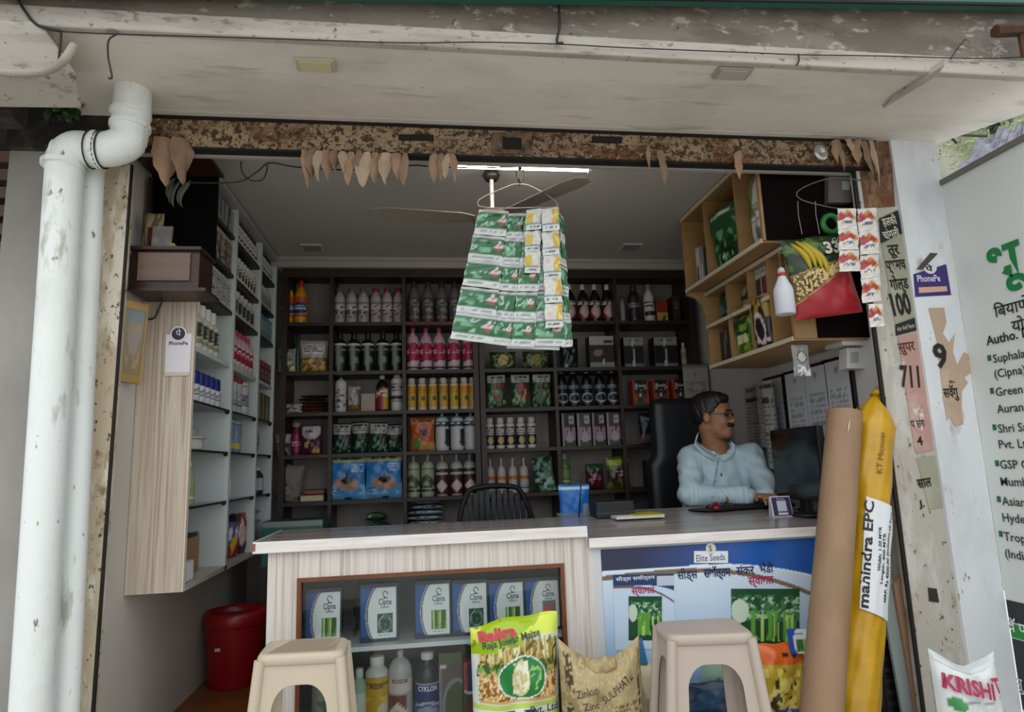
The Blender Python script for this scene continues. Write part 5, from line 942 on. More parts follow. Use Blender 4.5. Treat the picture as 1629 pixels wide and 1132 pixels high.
# yellow pad and papers, dark tray
p = PD(1012, 824)
t = thing('yellow_pad', 'yellow topped writing pad at the left of the right counter', 'pad', (p.x, p.y, p.z+.004), .03)
q = MB(); q.box(-.11, .11, -.06, .10, 0, .012); q.build('pages', mat('#cfccbf', .7), t); q = MB(); q.box(-.02, .112, -.062, .10, .012, .015); q.build('cover', mat('#b9b02c', .5), t)
t = thing('desk_tray', 'black desk tray standing behind the yellow pad', 'tray', (PD(955, 818).x, 2.90, ZD(2.90)), 0)
q = MB(); q.box(-.05, .13, 0, .12, 0, .075); q.build('body', mat('#0b0c14', .5), t, bevel=.006); q = MB(); q.box(-.05, .13, -.004, 0, .018, .03); q.build('lip', mat('#1c1e2a', .4), t)
q = MB(); q.tube(arc([PD(921, 822), PY(923, 790, 2.86), PY(925, 765, 2.88), PY(931, 748, 2.88)], 5), .003, 6); tag(q.build('charging_cable', m_black, smooth=True), 'black cable standing up from the joint of the two counters', 'cable')
# office chair behind the man and mesh chair behind the left counter
t = thing('office_chair', 'tall black padded office chair behind the seated man', 'chair', (PY(1100, 760, 3.6).x, 3.62, 0))
def pad(q, x0, x1, y0, y1, z0, z1): q.box(x0, x1, y0, y1, z0, z1)
m_lea = mott('black_leatherette', [(.3, '#131519'), (.7, '#1b1e23')], (6, 6, 6), rough=.4)
zt2 = PY(1080, 632, 3.62).z
def sd_rbox(c, h, r): return lambda P: np.linalg.norm(np.maximum(np.abs(P-np.array(c))-(np.array(h)-r), 0), axis=-1)-r
V_, F_ = nets(lambda P: smin([sd_rbox((0, .05, .74), (.24, .06, .27), .055)(P), sd_rbox((0, .04, (zt2+.95)/2), (.20, .055, (zt2-.95)/2), .05)(P)], .03), (-.32, -.06, .4), (.32, .16, zt2+.06), .02); q = MB(); q.add(V_, F_); q.build('backrest', m_lea, t, smooth=True)
V_, F_ = nets(lambda P: sd_ell((0, -.2, .45), (.27, .26, .06))(P), (-.32, -.5, .36), (.32, .1, .54), .03); q = MB(); q.add(V_, F_); q.build('seat', m_lea, t, smooth=True)
q = MB(); q.tube([(0, -.15, .06), (0, -.15, .42)], .03, 12); q.build('gas_column', m_black, t)
q = MB(); q.tube([(0, -.1, .42), (0, .12, .42), (0, .12, .7)], .02, 8); q.build('back_bracket', m_black, t)
for s in (-1, 1): q = MB(); q.tube([(s*.28, -.3, .62), (s*.29, -.05, .63)], .02, 8); q.tube([(s*.285, -.12, .62), (s*.25, -.15, .44)], .013, 8); q.build('armrest', m_black, t)
for k in range(5): a = k*1.2566; q = MB(); q.tube([(0, -.15, .07), (.25*math.cos(a), -.15+.25*math.sin(a), .045)], .016, 8); q.lathe([(.02, 0), (.022, .02), (.02, .04)], 10, (.25*math.cos(a), -.15+.25*math.sin(a), 0)); q.build('foot', m_black, t)
cx = PY(790, 800, 3.45).x
t = thing('mesh_chair', 'black slatted plastic chair back showing behind left counter', 'chair', (cx, 3.47, 0), .1)
zt3 = PY(785, 774, 3.45).z
ol = [(-.21, .45), (-.215, .62), (-.16, zt3-.04), (-.08, zt3), (.06, zt3), (.14, zt3-.04), (.215, .62), (.21, .45)]
q = MB(); q.tube(arc([(x, 0, z) for x, z in ol], 6), .014, 8); q.build('back_frame', m_black, t, smooth=True)
for k in range(12):
    x = -.175+k*.032; zz_ = zt3-.02-1.6*max(0, abs(x+.01)-.08)**1.3; q = MB(); q.box(x-.011, x+.011, -.006, .006, .46, max(.5, zz_)); q.build('back_slat', mat('#1c1c20', .4), t)
q = MB(); q.box(-.22, .22, -.40, .02, .42, .46); q.build('seat', m_black, t, bevel=.01)
for sx in (-.19, .19):
    for sy in (-.36, 0): q = MB(); q.tube([(sx, sy, .42), (sx*1.12, sy*1.05, 0)], .016, 8); q.build('leg', m_black, t)
# ================================================================== poster on the right counter
Yp = YC+.0185
P0, P1 = PY(955, 866, Yp), PY(1297, 842, Yp); px0, px1 = P0.x, P1.x; zt_p = ZRT-.045
pz0 = PY(1100, 1135, Yp).z-.05
Wp, Hp = px1-px0+.02, zt_p-pz0
def poster_col(U, V):
    dd = (1-V)*Hp; C = np.empty(U.shape+(3,)); C[...] = L('#a9c6e6'); t_ = np.clip((dd-.1)/.3, 0, 1)[..., None]; C[...] = np.array(L('#cfdcea'))*(1-t_)+np.array(L('#9fbfe4'))*t_
    blue = np.where(U < .45, .078+.004*((.45-U)/.45)**2, .078+.08*((U-.45)/.55)**2)
    br = np.where(U < .35, .097+.010*((.35-U)/.35)**2, .097+.15*((U-.35)/.65)**2.1)
    C[(abs(dd-br) < .0085)] = L('#7a6450'); g = np.clip((U-.15)/.5, 0, 1)[..., None]
    bl = np.array(L('#2a2c4a'))*(1-g)+np.array(L('#1f57a8'))*g; M = dd < blue; C[M] = bl[M]
    C[(dd >= blue) & (dd < blue+.008)] = L('#dfe8f2'); return C
pst = thing('poster', 'large blue and white seed poster on the front of the right counter', 'poster', (px0+Wp/2, Yp, pz0))
q = MB(); q.grid(lambda U, V: [px0+U*Wp, U*0+Yp-.001, pz0+V*Hp], 220, 170, poster_col); part(q, 'sheet', printed(.3), pst)
def flat(q, x0, y0, x1, y1, Y, d=.0006): a = [PY(x0, y1, Y), PY(x1, y1, Y), PY(x1, y0, Y), PY(x0, y0, Y)]; return quadbox(q, [p-Vector((0, d, 0)) for p in a], (0, 1, 0), d)
def okra(seed): return paint([('bg', '#1c4a30'), ('spk', 0, 1, .45, .95, 16, .5, '#3f7a4a'), ('spk', 0, 1, .5, .85, 20, .64, '#a9c4a4'), ('ell', .13, .62, .13, .2, '#c3d4c0'), ('band', .9, 1, '#154a2c'), ('stk', .28, .95, .12, .62, 24, 1.8, .42, '#5f9e3e'), ('stk', .32, .92, .1, .55, 30, 2.2, .6, '#a9d06a'), ('band', 0, .1, '#17402c')], seed)
def picture(o, x0, y0, x1, y1, Y, seed, nm='okra_photo'):
    a = [PY(x0, y0, Y), PY(x1, y0, Y), PY(x1, y1, Y), PY(x0, y1, Y)]
    q = MB(); q.grid(lambda U, V: bil(a, U, 1-V), 64, 52, okra(seed)); part(q, nm, printed(.35), o)
picture(pst, 1163, 936, 1272, 1030, Yp-.0025, 3)
def ptext(o, txt, px, py, Y, size, c, ext=None, bold=.015, slope=0, al='LEFT'):
    q = MB(); q.text(txt, planar(PY(px, py, Y), (1, 0, slope), (-slope, 0, 1)), size, align=al, bold=bold, ext=ext); part(q, 'lettering', mat(c, .5), o)
m2 = 2.5/1031
ptext(pst, 'सीड्स', 1078, 921, Yp-.003, .045, '#1c2a5a', 34*m2)
ptext(pst, 'सवॉत्तम', 1120, 918, Yp-.003, .045, '#1c2a5a', 46*m2, .03)
ptext(pst, 'संकर', 1172, 914, Yp-.003, .045, '#1c2a5a', 31*m2)
ptext(pst, 'भेंडी', 1209, 911, Yp-.003, .045, '#1c2a5a', 24*m2)
ptext(pst, 'स्वागत', 1191, 930, Yp-.003, .044, '#b01f5a', 44*m2)
q = MB(); flat(q, 1104, 876, 1158, 895, Yp-.002); part(q, 'logo_plate', mat('#dfe2e6', .4), pst)
ptext(pst, 'Elite Seeds', 1131, 891.5, Yp-.0035, .036, '#4a5a78', 49*m2, .005, al='CENTER')
q = MB(); q.lathe([(.021, 0), (.021, .002)], 24); o = q.build('logo_disc', mat('#d0d0cc', .4), pst); o.rotation_euler = (math.pi/2, 0, 0); o.location = PY(1130.5, 872, Yp-.002)-pst.location
ptext(pst, 'S', 1130.5, 876, Yp-.0055, .030, '#3a3c40', None, .01, al='CENTER')
q = MB(); a = [PY(975, 914, Yp-.003), PY(1072, 912, Yp-.003), PY(1073, 1030, Yp-.003), PY(979, 1034, Yp-.003)]
sm = thing('poster', 'smaller seed poster pasted over the left of the large poster', 'poster', (a[0].x, Yp-.003, a[3].z))
def small_col(U, V):
    C = np.empty(U.shape+(3,)); C[...] = L('#c4d6ea'); d = 1-V; bl = .15+.08*np.clip(U-.5, 0, 1)**2*4; br = .17+.22*np.clip(U-.3, 0, 1)**2*2
    C[abs(d-br) < .015] = L('#7a5a52'); C[d < bl] = L('#1d3a66'); C[(d < bl) & (U > .72) & (d > .03) & (d < .16)] = L('#b9c6d4'); return C
q.grid(lambda U, V: bil(a, U, 1-V), 90, 90, small_col); part(q, 'sheet', printed(.3), sm)
picture(sm, 1000, 948, 1053, 1018, Yp-.0045, 5)
ptext(sm, 'स्वागत', 1005, 945, Yp-.005, .034, '#b01f5a', 38*m2)
ptext(sm, 'सीड्स सवॉत्तम', 980, 924, Yp-.005, .018, '#dfe6ee', 64*m2, .01)
# seed boxes in the display
def seed_box(label, x0, y0, x1, y1, Y, kind, rz):
    a, b_ = PY(x0, y1, Y), PY(x1, y0, Y); w = b_.x-a.x; h = b_.z-zs-.001; cx_ = (a.x+b_.x)/2
    green = {'bean': [('rect', .46, .86, .14, .47, '#3f6a2a'), ('stk', .46, .86, .14, .47, 22, 2.5, .45, '#7fb04a'), ('stk', .46, .86, .14, .47, 28, 3, .64, '#c4e08a')], 'dark': [('rect', .46, .86, .14, .47, '#1f3f38'), ('ring', .66, .30, .18, .15, .6, '#8fb0a0'), ('spk', .46, .86, .14, .47, 16, .62, '#4f7a66')], 'red': [('rect', .5, .86, .34, .56, '#5a7a70'), ('ell', .66, .36, .16, .12, '#c2304a'), ('ell', .58, .28, .12, .10, '#d04a5e'), ('ell', .78, .28, .12, .09, '#b83a6a')]}[kind]
    t = carton('seed_box', label, 'box', w, h, .05, [('bg', '#26374c'), ('rect', .03, .5, .1, .95, '#1a5aa6'), ('ell', .72, .45, .58, .62, '#b9bcb8'), ('ell', .74, .45, .57, .61, '#5a5f58'), ('ell', .77, .45, .57, .60, '#f2f5f5'), ('rect', .96, 1, 0, 1, '#26374c'), ('band', 0, .06, '#26374c'), ('band', .93, 1, '#26374c')]+green+[('txt', .5, .85, .08, .12, 1, '#9aa4a8')], '#2a3444', (cx_, Y, zs+.0006), rz, 'seed boxes in the display', tilt=-.04, nu=56, nv=66)
    q = MB(); q.text('Cipna', planar((w*.16, -.002, h*.63), (1, 0, 0), (0, 0, 1)), .030, align='CENTER', bold=.012, ext=w*.34); q.build('lettering', mat('#3a4a5a', .5), t)
    q = MB(); q.text('Seeds', planar((w*.16, -.002, h*.57), (1, 0, 0), (0, 0, 1)), .012, align='CENTER', ext=w*.22); q.build('lettering', mat('#4a5a6a', .5), t)
    q = MB(); q.tube([(w*.16+.009*math.cos(k*.5)*(1 if k < 7 else .6), -.0022, h*.80+.012*math.sin(k*.5)*(1 if k < 7 else .8)) for k in range(11)], .0016, 5); q.tube([(w*.16-.008, -.0022, h*.735), (w*.16+.010, -.0022, h*.745)], .0016, 5); q.build('emblem', mat('#4a5560', .5), t)
Yk = YC+.10
seed_box('leftmost seed box with green beans, standing above left stool', 484, 934, 544, 1030, Yk, 'bean', .02)
seed_box('seed box with a dark green rosette, second from left in display', 572, 926, 633, 1020, Yk, 'dark', .03)
seed_box('seed box with green beans, third from left in display', 660, 921, 717, 1015, Yk, 'bean', .0)
seed_box('seed box with a dark green picture, fourth from left in display', 720, 920, 776, 1013, Yk, 'dark', .0)
seed_box('seed box with green beans, fifth from left in display', 779, 919, 834, 1010, Yk, 'bean', .0)
seed_box('rightmost seed box with red fruit in display', 837, 916, 890, 1006, Yk, 'red', .0)
# lower display bottles
zf = .0585; Yl = YC+.10
def dbot(px, top, R, *a, txt=None, tc='#ffffff', tz=.5, tw=.06, label='', **k):
    x = PY(px, 1080, Yl+.02).x; hh = PY(px, top, Yl).z-zf; o = bottle(hh, R, *a, n=24, **k); o.location = (x, Yl+.02, zf+.0005); o['label'] = label
    if txt:
        q = MB(); q.text(txt, lambda X, Z: (R*1.03*math.sin(X/R), -R*1.03*math.cos(X/R), hh*tz+Z), tw*.32, align='CENTER', bold=.03, ext=tw); q.build('lettering', mat(tc, .5), o)
dbot(511, 1050, .033, '#a8b09c', '#a86a4a', [('bg', '#9aa68e'), ('stk', .3, .7, .1, .55, 7, 5, .5, '#4f7a4a')], txt='अर्जुन'[:3], tc='#2a3a5a', tz=.72, tw=.04, label='pale green bottle with brown cap seen under the left stool seat', neck=.8, capw=.95, sh=.8, ct=.84, lab=(.05, .78))
dbot(542, 1078, .030, '#4a5a78', '#2a2c34', [('bg', '#3a3f58'), ('band', .5, .8, '#b9b4c0'), ('band', .3, .5, '#a03a5a'), ('rect', .3, .7, .1, .25, '#2a2a30')], label='dark blue bottle with pink band seen under the left stool seat', lab=(.05, .8), sh=.84, ct=.9)
dbot(572, 1065, .030, '#9fb8a0', '#c3d0c4', [('bg', '#4a7a4a'), ('rect', .35, .65, 0, 1, '#c9d4c4')], label='green and white bottle left of the yellow one in display', sh=.74, ct=.86)
dbot(600, 1045, .042, '#cfd0cc', '#d9dad6', [('bg', '#c9a416'), ('band', .82, .88, '#7a3a1c'), ('stk', .2, .8, .1, .6, 6, 5, .62, '#e6c84a'), ('ell', .62, .38, .1, .1, '#d9d0b8'), ('dia', .5, .1, .15, .12, '#8a5a1c')], txt='AGIR', tc='#6a2416', tz=.585, tw=.055, label='white bottle with bright yellow label in display', neck=.55, sh=.78, ct=.88, lab=(.03, .74), capw=.62)
dbot(637, 1035, .044, '#b4b4b4', '#b9b9b9', [('bg', '#b9b6b2'), ('band', .0, .60, '#6e1f20'), ('rect', .60, 1, 0, 1, '#b0adaa'), ('band', .64, .90, '#d4c4c0'), ('dia', .46, .28, .17, .2, '#d9d4c0'), ('dia', .46, .20, .12, .13, '#c9a52c')], txt='ROGOR', tc='#5a1c1c', tz=.60, tw=.06, label='grey bottle with maroon and white label in display', neck=.24, sh=.74, ct=.93, lab=(.02, .73))
dbot(680, 1038, .046, '#3a3c44', '#d3d5d4', [('bg', '#26306e'), ('band', .96, 1, '#c9ccd0'), ('ring', .5, .36, .26, .2, .55, '#b4bcd0'), ('ell', .5, .36, .16, .1, '#8f9ab8'), ('txt', .4, .6, .66, .72, 1, '#c9cede')], txt='CYKLON', tc='#e6e8f0', tz=.50, tw=.075, label='dark bottle with navy label and white cap in display', neck=.42, sh=.68, ct=.90, lab=(.02, .60), capw=.52)
carton('carton', 'tall brown and green carton between navy bottle and seed bag', 'carton', .088, PY(720, 1038, Yl).z-zf, .06, [('bg', '#6a5a55'), ('band', .86, 1, '#5a6a4a'), ('ell', .75, .28, .6, .36, '#8f949a'), ('ell', .8, .25, .56, .33, '#4a5a34'), ('rect', 0, .12, 0, .8, '#8a8288'), ('rect', .05, .3, .80, .84, '#d9d4cf')], '#4f4440', (PY(717, 1080, Yl).x, Yl, zf+.0005), nu=30, nv=40)
o = carton('carton', 'red and purple carton with white script behind the seed bag', 'carton', .115, PY(765, 1052, Yl).z-zf, .06, [('bg', '#2f2a6a'), ('rect', 0, .13, 0, 1, '#b8402c'), ('curve', .52, .4, .2, '#d4d0d4'), ('curve', .47, .4, .2, '#3a4a2c'), ('spk', .13, 1, 0, .45, 7, .55, '#7a3a2c')], '#b8402c', (PY(762, 1080, Yl).x, Yl, zf+.0005), nu=30, nv=40)
q = MB(); q.text('Boxis', planar((-.035, -.002, .27), (1, 0, 0), (0, 0, 1)), .042, bold=.01); q.build('lettering', mat('#dfdce6', .5), o)
# ================================================================== dried leaf garlands on the lintel
def leaf_mesh(q, p, ln, w, tw, bend, c=0):
    n = 9; d = Vector((.02*math.sin(tw*5)*1.0, 0, -1)); vs = []; fs = []
    for i in range(n+1):
        f = i/n; ww = w*(math.sin(math.pi*min(1, .22+f*.78))**.7)*(1+.09*math.sin(f*19+tw*7))*(1 if i < n else .06); ctr = Vector(p)+Vector((bend*math.sin(f*2.2)*ln, -.01*math.sin(f*3), -f*ln)); a = tw+f*.8+.22*math.sin(f*9+tw*4)
        e = Vector((math.cos(a), math.sin(a), 0)); nrm = Vector((math.sin(a), -math.cos(a), 0))
        vs += [ctr-e*ww/2-nrm*ww*.18, ctr+nrm*ww*.06, ctr+e*ww/2-nrm*ww*.18]
    for i in range(n):
        for k in (0, 1): fs.append((3*i+k, 3*i+k+1, 3*i+k+4, 3*i+k+3))
    m_ = len(vs); vs += [v+Vector((0, .0012, 0)) for v in vs]; fs += [tuple(m_+x for x in f[::-1]) for f in fs]
    q.add(vs, fs)
m_lf = [mott('dry_leaf_%d' % i, [(.3, a), (.7, c_)], (30, 30, 12), rough=.8) for i, (a, c_) in enumerate((('#8d7058', '#ab8c72'), ('#7a5f4c', '#967a64'), ('#a08a74', '#bca68e')))]
def garland(label, leaves, Y=2.315):
    x0, x1 = min(l[0] for l in leaves), max(l[0] for l in leaves); yt = sum(l[1] for l in leaves)/len(leaves)
    t = thing('leaf_garland', label, 'garland', PY((x0+x1)/2, yt, Y)); rs_ = random.Random(int(x0))
    q = MB(); q.tube([PY(x0-6, leaves[0][1], Y+.006), PY(x1+6, leaves[-1][1], Y+.006)], .002, 5); part(q, 'string', m_wire, t)
    for i, (x, y0, y1, wp) in enumerate(leaves):
        p = PY(x, y0, Y-.004*(i % 3)); ln = (p-PY(x, y1, Y)).z; q = MB(); leaf_mesh(q, p, ln, wp*Y/1031*1.45, rs_.uniform(-.55, .55), rs_.uniform(-.1, .1)); part(q, 'leaf', m_lf[i % 3], t, smooth=True)
garland('pair of large pale dried leaves beside the drain pipe', [(263, 218, 297, 27), (289, 219, 295, 25)], 2.30)
garland('long bunch of dried mango leaves hanging from the lintel', [(487, 238, 300, 13), (499, 238, 284, 15), (511, 240, 292, 14), (522, 239, 288, 15), (535, 240, 274, 14), (548, 241, 278, 13), (557, 241, 296, 12), (568, 241, 284, 14), (580, 242, 300, 17), (594, 242, 292, 14), (606, 243, 284, 13), (618, 243, 297, 16), (630, 243, 286, 14), (642, 244, 296, 12)])
garland('short bunch of dried leaves left of the hanging sachets', [(690, 244, 292, 11), (700, 244, 290, 10), (710, 245, 286, 10), (722, 245, 293, 12)])
garland('two thin dried leaves hanging left of the maple cabinet', [(1033, 232, 288, 9), (1049, 238, 297, 10)])
garland('single curled dried leaf in front of the maple cabinet', [(1174, 240, 286, 11)])
garland('dried leaves clustered at the right end of the lintel', [(1330, 222, 262, 14), (1334, 224, 275, 10), (1350, 220, 246, 12), (1362, 222, 262, 16), (1376, 224, 290, 18), (1388, 224, 300, 14)])
wire('wire', 'black festoon wire with loops strung below the lintel', [PY(x, y, 2.405) for x, y in ((300, 290), (340, 291), (384, 288), (410, 272), (430, 259), (475, 266), (560, 270), (650, 263), (690, 265), (760, 267), (827, 265), (905, 264), (970, 269), (1025, 265), (1050, 262), (1100, 272), (1150, 270), (1190, 262), (1300, 262))], .0028)
wire('wire', 'loose loop of black wire at left end of the festoon', [PY(x, y, 2.402) for x, y in ((383, 257), (386, 275), (400, 287), (418, 285), (425, 268), (424, 261))], .0026)
# ================================================================== in front of the counters
def hull_side(q, A, B, C, D, k=.19, arch=.86, th=.004, inn=Vector((0, 1, 0))):
    """side of a stool: quad A(bottom left) B(bottom right) C(top right) D(top left) with an arched opening"""
    def P(u, v): return A*(1-u)*(1-v)+B*u*(1-v)+C*u*v+D*(1-u)*v
    out = []
    N = 8
    a0, a1 = k, 1-k
    top = [(a0, 0)]+[(a0, arch-.16)]+[(a0+(.22)*(1-math.cos(t)), arch-.16+.16*math.sin(t)) for t in np.linspace(.2, math.pi/2, 6)]
    arc_ = top+[(1-u, v) for u, v in top[::-1]]
    poly = [(0, 0)]+arc_+[(1, 0), (1, 1), (0, 1)]
    # strip quads: outline split in matching columns
    fr = [P(u, v) for u, v in poly]; n = len(fr)
    # build as quads between arch points and outer boundary
    vs = []; fs = []
    m = len(arc_)
    outer = []
    for i, (u, v) in enumerate(arc_):
        if i == 0: outer.append((0, 0))
        elif i == m-1: outer.append((1, 0))
        elif u < .5: outer.append((0, v+(1-arch)*.6*(v/arch)) if v < arch-.1 else ((u-a0)/(.5-a0)*.5, 1))
        else: outer.append((1, v+(1-arch)*.6*(v/arch)) if v < arch-.1 else (1-((1-u)-a0)/(.5-a0)*.5, 1))
    pts = [P(u, v) for u, v in arc_]+[P(u, v) for u, v in outer]+[P(0, 1), P(1, 1)]
    fs = []
    for i in range(m-1):
        if i == m//2-1: pass
        fs.append((i, i+1, m+i+1, m+i))
    # corners
    il = max(i for i in range(m) if outer[i][0] == 0 and arc_[i][0] < .5); ir = min(i for i in range(m) if outer[i][0] == 1 and arc_[i][0] > .5)
    fs.append((m+il, m+il+1, 2*m)); fs.append((m+ir-1, m+ir, 2*m+1))
    nv = len(pts); q.add(pts+[p+inn*th for p in pts], fs+[tuple(nv+x for x in f[::-1]) for f in fs])
def stool(label, corners, Z, c, ribbed):
    """corners FL, FR, BR, BL of the seat (x, y)"""
    ce = sum((Vector(p) for p in corners), Vector((0, 0)))/4; t = thing('plastic_stool', label, 'stool', (ce.x, ce.y, 0)); m = mott('stool_plastic_'+c, [(.3, c), (.7, c)], (3, 3, 3), rough=.4, bump=.05, bscale=40)
    K = [Vector(p)-ce for p in corners]
    T = [Vector((k.x, k.y, Z-.028)) for k in K]; Bt = [Vector((k.x*1.34, k.y*1.34, 0)) for k in K]
    for i in range(4):
        j = (i+1) % 4; inn = -((T[i]+T[j])/2); inn.z = 0; inn.normalize(); q = MB(); hull_side(q, Bt[i], Bt[j], T[j], T[i], inn=inn); q.build('side_panel', m, t)
        a, b_ = Bt[i], T[i]; q = MB(); q.tube([a*1.0, b_*1.0+Vector((0, 0, .012))], [.019, .016], 10); q.build('leg', m, t, smooth=True, sharp=50)
    # seat: rounded slab
    q = MB(); ring = []
    n = 48
    def sq(s, z): 
        out = []
        for k in range(n):
            a = 2*math.pi*k/n; x, y = math.cos(a), math.sin(a); r = 1/(abs(x)**9+abs(y)**9)**(1/9); u, v = (x*r*s+1)/2, (y*r*s+1)/2
            p = (K[0]*(1-u)+K[1]*u)*(1-v)+(K[3]*(1-u)+K[2]*u)*v; out.append((p.x, p.y, z))
        return out
    L_ = [sq(1.03, Z-.034), sq(1.09, Z-.030), sq(1.10, Z-.012), sq(1.05, Z-.002), sq(.97, Z), sq(.6, Z-.001), sq(.2, Z-.001)]
    vs = [p for r in L_ for p in r]; fs = [(i*n+k, i*n+(k+1) % n, (i+1)*n+(k+1) % n, (i+1)*n+k) for i in range(len(L_)-1) for k in range(n)]+[tuple(range((len(L_)-1)*n, len(L_)*n)), tuple(range(n))[::-1]]
    q.add(vs, fs); q.build('seat', m, t, smooth=True, sharp=60)
    if ribbed:
        first = None
        for i in range(30):           # diagonal ribs moulded in the top
            s0 = -1+i*2/29; u0, u1 = (s0-.0)*.9, (s0+.25)*.9
            u = max(-.92, min(.92, u0)); w = max(-.92, min(.92, u1+.25))
            pa = (K[0]*(1-(u+1)/2)+K[1]*((u+1)/2))*.94; pb = (K[3]*(1-(w+1)/2)+K[2]*((w+1)/2))*.94
            q = MB(); q.tube([(pa.x, pa.y, Z+.0005), (pb.x, pb.y, Z+.0005)], .0016, 4); q.build('rib', mat('#bdad97', .5), t)
    return t
ZST = .46
def seatq(px): return [(PZ(x, y, ZST).x, PZ(x, y, ZST).y) for x, y in px]
def shrinkq(Q, k=.90): c = sum((Vector(p) for p in Q), Vector((0, 0)))/4; return [tuple(c+(Vector(p)-c)*k) for p in Q]
Q1 = shrinkq(seatq([(405, 1043), (548, 1036), (557, 1011), (427, 1017)]))
stool('cream plastic stool with a ribbed seat in front of the display', Q1, ZST, '#c6b7a2', True)
Q2 = shrinkq(seatq([(1062, 1011), (1203, 1006), (1166, 980), (1038, 987)]))
stool('grey-beige plastic stool with smooth seat in front of the poster', Q2, ZST, '#b5a79a', False)
# seed bag in front of the display
x_ = PY(822, 1100, 2.33).x; zt_b = PY(830, 1000, 2.33).z
BW, BH, BD = .31, zt_b+.02, .13
fb = pouch('maize_bag', 'large seed bag with lime green top and maize picture before the display', 'bag', BW, BH, BD, [('bg', '#d3d9d4'), ('rect', .07, .95, .48, .86, '#c9a86a'), ('stk', .07, .97, .70, .88, 46, 7, .5, '#8f8a3c'), ('stk', .07, .97, .72, .88, 54, 9, .6, '#d9d09a'), ('spk', .07, .97, .70, .86, 26, .62, '#6a5a2a'), ('stk', .05, .97, .66, .745, 44, 22, .42, '#2f5a2a'), ('stk', .05, .97, .66, .74, 50, 26, .64, '#6fa04a'), ('spk', .06, .95, .50, .66, 40, .45, '#8a5426'), ('spk', .06, .95, .50, .66, 44, .58, '#e6c890'), ('ell', .54, .635, .275, .14, '#e8ecea'), ('ell', .54, .635, .26, .132, '#1d7a3a'), ('ell', .52, .635, .10, .122, '#d2c98e'), ('spk', .43, .61, .53, .74, 40, .5, '#f3efd8'), ('spk', .62, .76, .56, .70, 34, .62, '#8fc06a'), ('lin', .435, 0, '#d9e2ea'), ('lin', .40, 0, '#c3cf8a'), ('spk', .1, .7, .28, .42, 12, .5, '#2a3424'), ('spk', .2, .8, .28, .40, 14, .6, '#d08a2a'), ('lin', .0, 0, '#ffffff'), ('band', .435, .47, '#b9d05a'), ('band', .885, 1, '#9fbc14'), ('rect', 0, .55, .845, .9, '#9fbc14'), ('rect', 0, .28, .81, .87, '#9fbc14'), ('spk', 0, 1, .885, 1, 5, .60, '#d6e452'), ('spk', 0, .5, .83, 1, 9, .66, '#7f9a10')], (x_, 2.36, 0.001), rz=.05, seed=301, nu=80, nv=110, rough=.25, top=lambda U: .012*np.sin(3*U)+.030*(U-.2), lean=.05)
def bt(txt, u, v, size, c, ext=None, ang=0, bold=.02): bag_text_l(fb, txt, BW, BH, BD, u, v, size, c, ext, bold, ang)
def bag_text_l(o, txt, w, h, d, u, v, size, c, ext=None, bold=.02, ang=0, lean=.05):
    q = MB(); ca, sa = math.cos(ang), math.sin(ang)
    def f(x, y):
        x, y = x*ca-y*sa, x*sa+y*ca; uu, vv = u+x/w, v+y/h; p = on_bag(w, h, d, min(.99, max(.01, uu)), min(.99, max(.01, vv)), .014); p.y -= lean*h*vv; return p
    q.text(txt, f, size, bold=bold, ext=ext); q.build('lettering', mat(c, .5), o)
bt('Balira', .08, .905, .042, '#c8324a', .13, .12, .04)
bt('Raja Jowar Maize', .12, .855, .030, '#26402a', .20, .16)
bt('Pvt. Ltd', .60, .405, .034, '#2a3a5a', .1)
# gunny sack with printed words
sk = pouch('gunny_sack', 'tan woven sack with knotted mouth and dark stencilled print', 'sack', .285, PY(950, 1062, 2.28).z+.02, .20, [('bg', '#b09d74'), ('stk', .05, .12, .4, .95, 3, 1, .1, '#4a3c26'), ('stk', .90, .93, .1, .8, 3, 1, .1, '#4a3c26'), ('band', .50, .512, '#5a4a30'), ('txt', .5, .88, .56, .66, 4, '#75643f'), ('spk', 0, 1, 0, 1, 6, .68, '#9a875e'), ('stk', 0, 1, 0, 1, 60, 60, .66, '#c0ae86')], (PY(958, 1100, 2.28).x, 2.29, 0.001), rz=-.03, seed=310, nu=60, nv=60, rough=.85, top=lambda U: .075*np.abs(2*U-1.02)**1.6)
shh = PY(950, 1062, 2.28).z+.02
for txt, u, v, ext, an in (('Zinkup', .16, .74, .075, .25), ('Zinc Sulphate'[:0]+'SULPHATE', .44, .70, .125, .5), ('Zinc', .22, .64, .05, .2)):
    bag_text_l(sk, txt, .30, shh, .20, u, v, .030, '#4a3c28', ext, .02, an, 0)
V_, F_ = nets(lambda P: smin([sd_ell((-.02, 0, .0), (.05, .04, .038))(P), sd_ell((.03, -.005, .012), (.036, .04, .034))(P), sd_ell((.005, -.02, .022), (.022, .02, .03))(P)], .012)+.004*np.sin(P[..., 0]*130)*np.sin(P[..., 2]*110), (-.09, -.06, -.06), (.09, .06, .07), .007)
q = MB(); q.add(V_, F_); o = q.build('knot', mott('sack_cloth', [(.3, '#9c8a62'), (.7, '#bba880')], (40, 40, 40), rough=.9), sk, smooth=True); o.location = (.0, -.03, shh-.012); o.scale = (.8, .8, .75)
